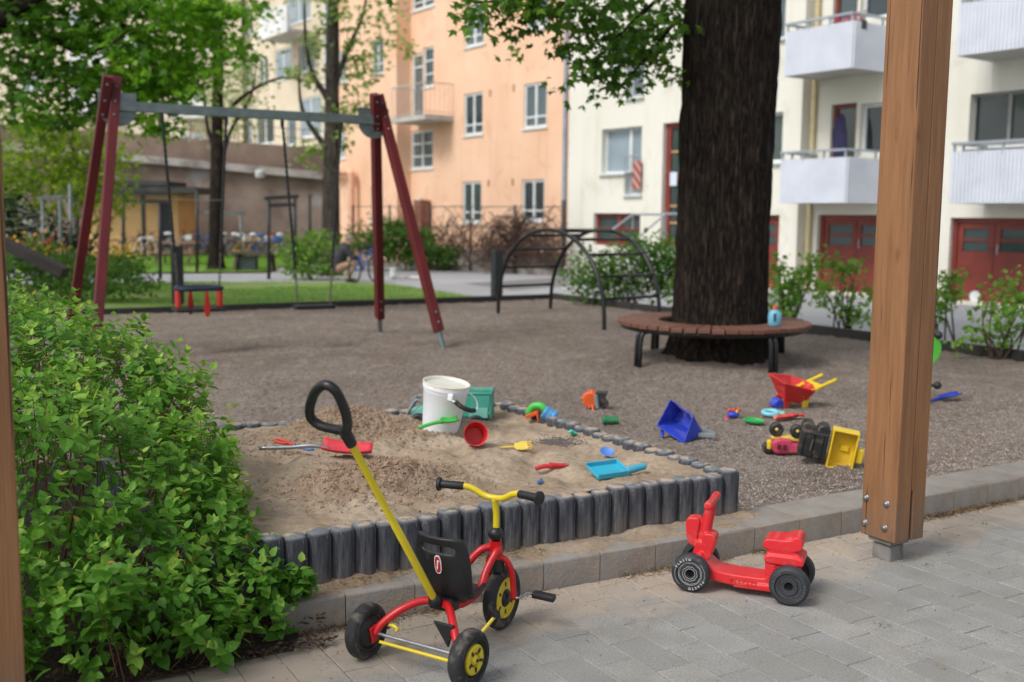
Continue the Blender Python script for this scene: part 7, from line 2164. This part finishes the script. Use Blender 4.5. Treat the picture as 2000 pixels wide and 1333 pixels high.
for k in range(26):
    b = BLw[k % len(BLw)]; e = Vector(b[:3]) + Vector((random.uniform(-.4, .4) * b[3], random.uniform(-.4, .4) * b[4], random.uniform(0, .5) * b[5]))
    s = Vector((b[0] * .75 + random.uniform(-.1, .1), b[1] * .8, .02))
    MB().tube(cr([s, s.lerp(e, .5) + Vector((0, 0, .08)), e], 4), [.008 * (1 - .09 * i) for i in range(9)], 6).obj('stem', MAT('bush_twig', 0), bush, 180)

# ================================================================== LITTER
def mat_litter():
    t = NT('litter')
    a = t.new('ShaderNodeAttribute', attribute_name='rnd')
    r = t.new('ShaderNodeValToRGB'); t.link(a.outputs['Fac'], r.inputs[0])
    els = r.color_ramp.elements
    els[0].color = S(70, 52, 38); els[1].color = S(150, 138, 66)
    for p, c in ((.3, S(104, 78, 50)), (.6, S(136, 106, 64)), (.85, S(160, 130, 72))):
        e = els.new(p); e.color = c
    t.set(Base_Color=r.outputs[0], Roughness=.9)
    return t.m
LIT = mat_litter()
DLIT = MAT('dark_litter', S(84, 62, 46), S(56, 42, 33), 14, .9)  # darker brown than the other litter, for the bed under the bush
n = 9000
cu = rng.uniform(1.15, 6.6, n); ck = 3.632 + .10 * np.clip((3.35 - cu) / 2.15, 0, 1); cv = ck - np.abs(rng.normal(0, .030, n))
k = (fbm(cu * 2.3, cu * 0 + 3.3, 3) + .15 * rng.random(n)) > -.02
k &= ~((cu > 1.9) & (cu < 3.5) & (rng.random(n) < .55))
cu, cv, ck = cu[k], cv[k], ck[k]
lz = .002 + .018 * rng.random(len(cu)) * np.exp(-((ck - cv) / .025) ** 2)
scatter_chips('leaf_litter', cu, cv, lz, rng.uniform(.006, .016, len(cu)), LIT, LEAF5, .55)
n = 1300
cu = rng.uniform(.8, 5.6, n); cv = 3.64 - 1.5 * rng.random(n) ** 1.5
scatter_chips('scattered_litter', cu, cv, np.full(n, .003), rng.uniform(.005, .016, n), LIT, LEAF5, .4)
n = 4200
cu = rng.uniform(-1.2, 1.35, n); cv = 3.555 + .5 * rng.random(n) ** 1.7
scatter_chips('soil_litter', cu, cv, .018 + .115 * np.clip((cv - 3.60) / .35, 0, 1) + .012 * rng.random(n), rng.uniform(.008, .032, n), DLIT, LEAF5, .6)
n = 700
cu = rng.uniform(1.2, 2.4, n); cv = 3.75 + .09 * rng.random(n)
scatter_chips('kerb_litter', cu, cv, .14 + .012 * rng.random(n), rng.uniform(.006, .018, n), LIT, LEAF5, .45)
n = 1500
cu = rng.uniform(-1, 10.2, n); cv = 4.1 + 11.5 * rng.random(n) ** 1.3
k = ~((cu < SB[1] + .1) & (cu > SB[0] - .1) & (cv < SB[3] + .1)); cu, cv = cu[k], cv[k]
scatter_chips('gravel_litter', cu, cv, gravel_z(cu, cv) + .004, rng.uniform(.012, .045, len(cu)), LIT, LEAF5, .35)

# weeds in the paving joints and at the post's foot
WP = []
for (u_, v_) in [(4.08, 3.11), (4.30, 3.60), (3.3, 2.7), (4.9, 3.4), (2.0, 3.45)]:
    for k in range(14): WP.append((u_ + random.gauss(0, .012), v_ + random.gauss(0, .02)))
WP = np.array(WP); n = len(WP)
P = np.stack([U.x * WP[:, 0] + V.x * WP[:, 1], U.y * WP[:, 0] + V.y * WP[:, 1], np.full(n, .001)], -1)
me = leaf_mesh('joint_weeds', LEAF5, P, unit(n) * .8 + np.array([0, 0, .5]), unit(n) * .5 + np.array([0, 0, 1]), rng.uniform(.006, .018, n), np.full(n, .5), rng.random(n)); me.materials.append(SHRUB)
link('joint_weeds', me)['kind'] = 'stuff'

# coarse sand grains blown on to the paving
n = 5200
cu = rng.uniform(1.2, 4.4, n); ck = 3.632 + .10 * np.clip((3.35 - cu) / 2.15, 0, 1); cv = ck - np.abs(rng.normal(0, .22, n))
k = fbm(cu * 3, cv * 3, 4) > -.08; cu, cv = cu[k], cv[k]
scatter_chips('blown_sand', cu, cv, np.full(len(cu), .001), rng.uniform(.0012, .0036, len(cu)), MAT('blown_sand_grain', S(190, 172, 150), S(150, 132, 112), 60, .95))
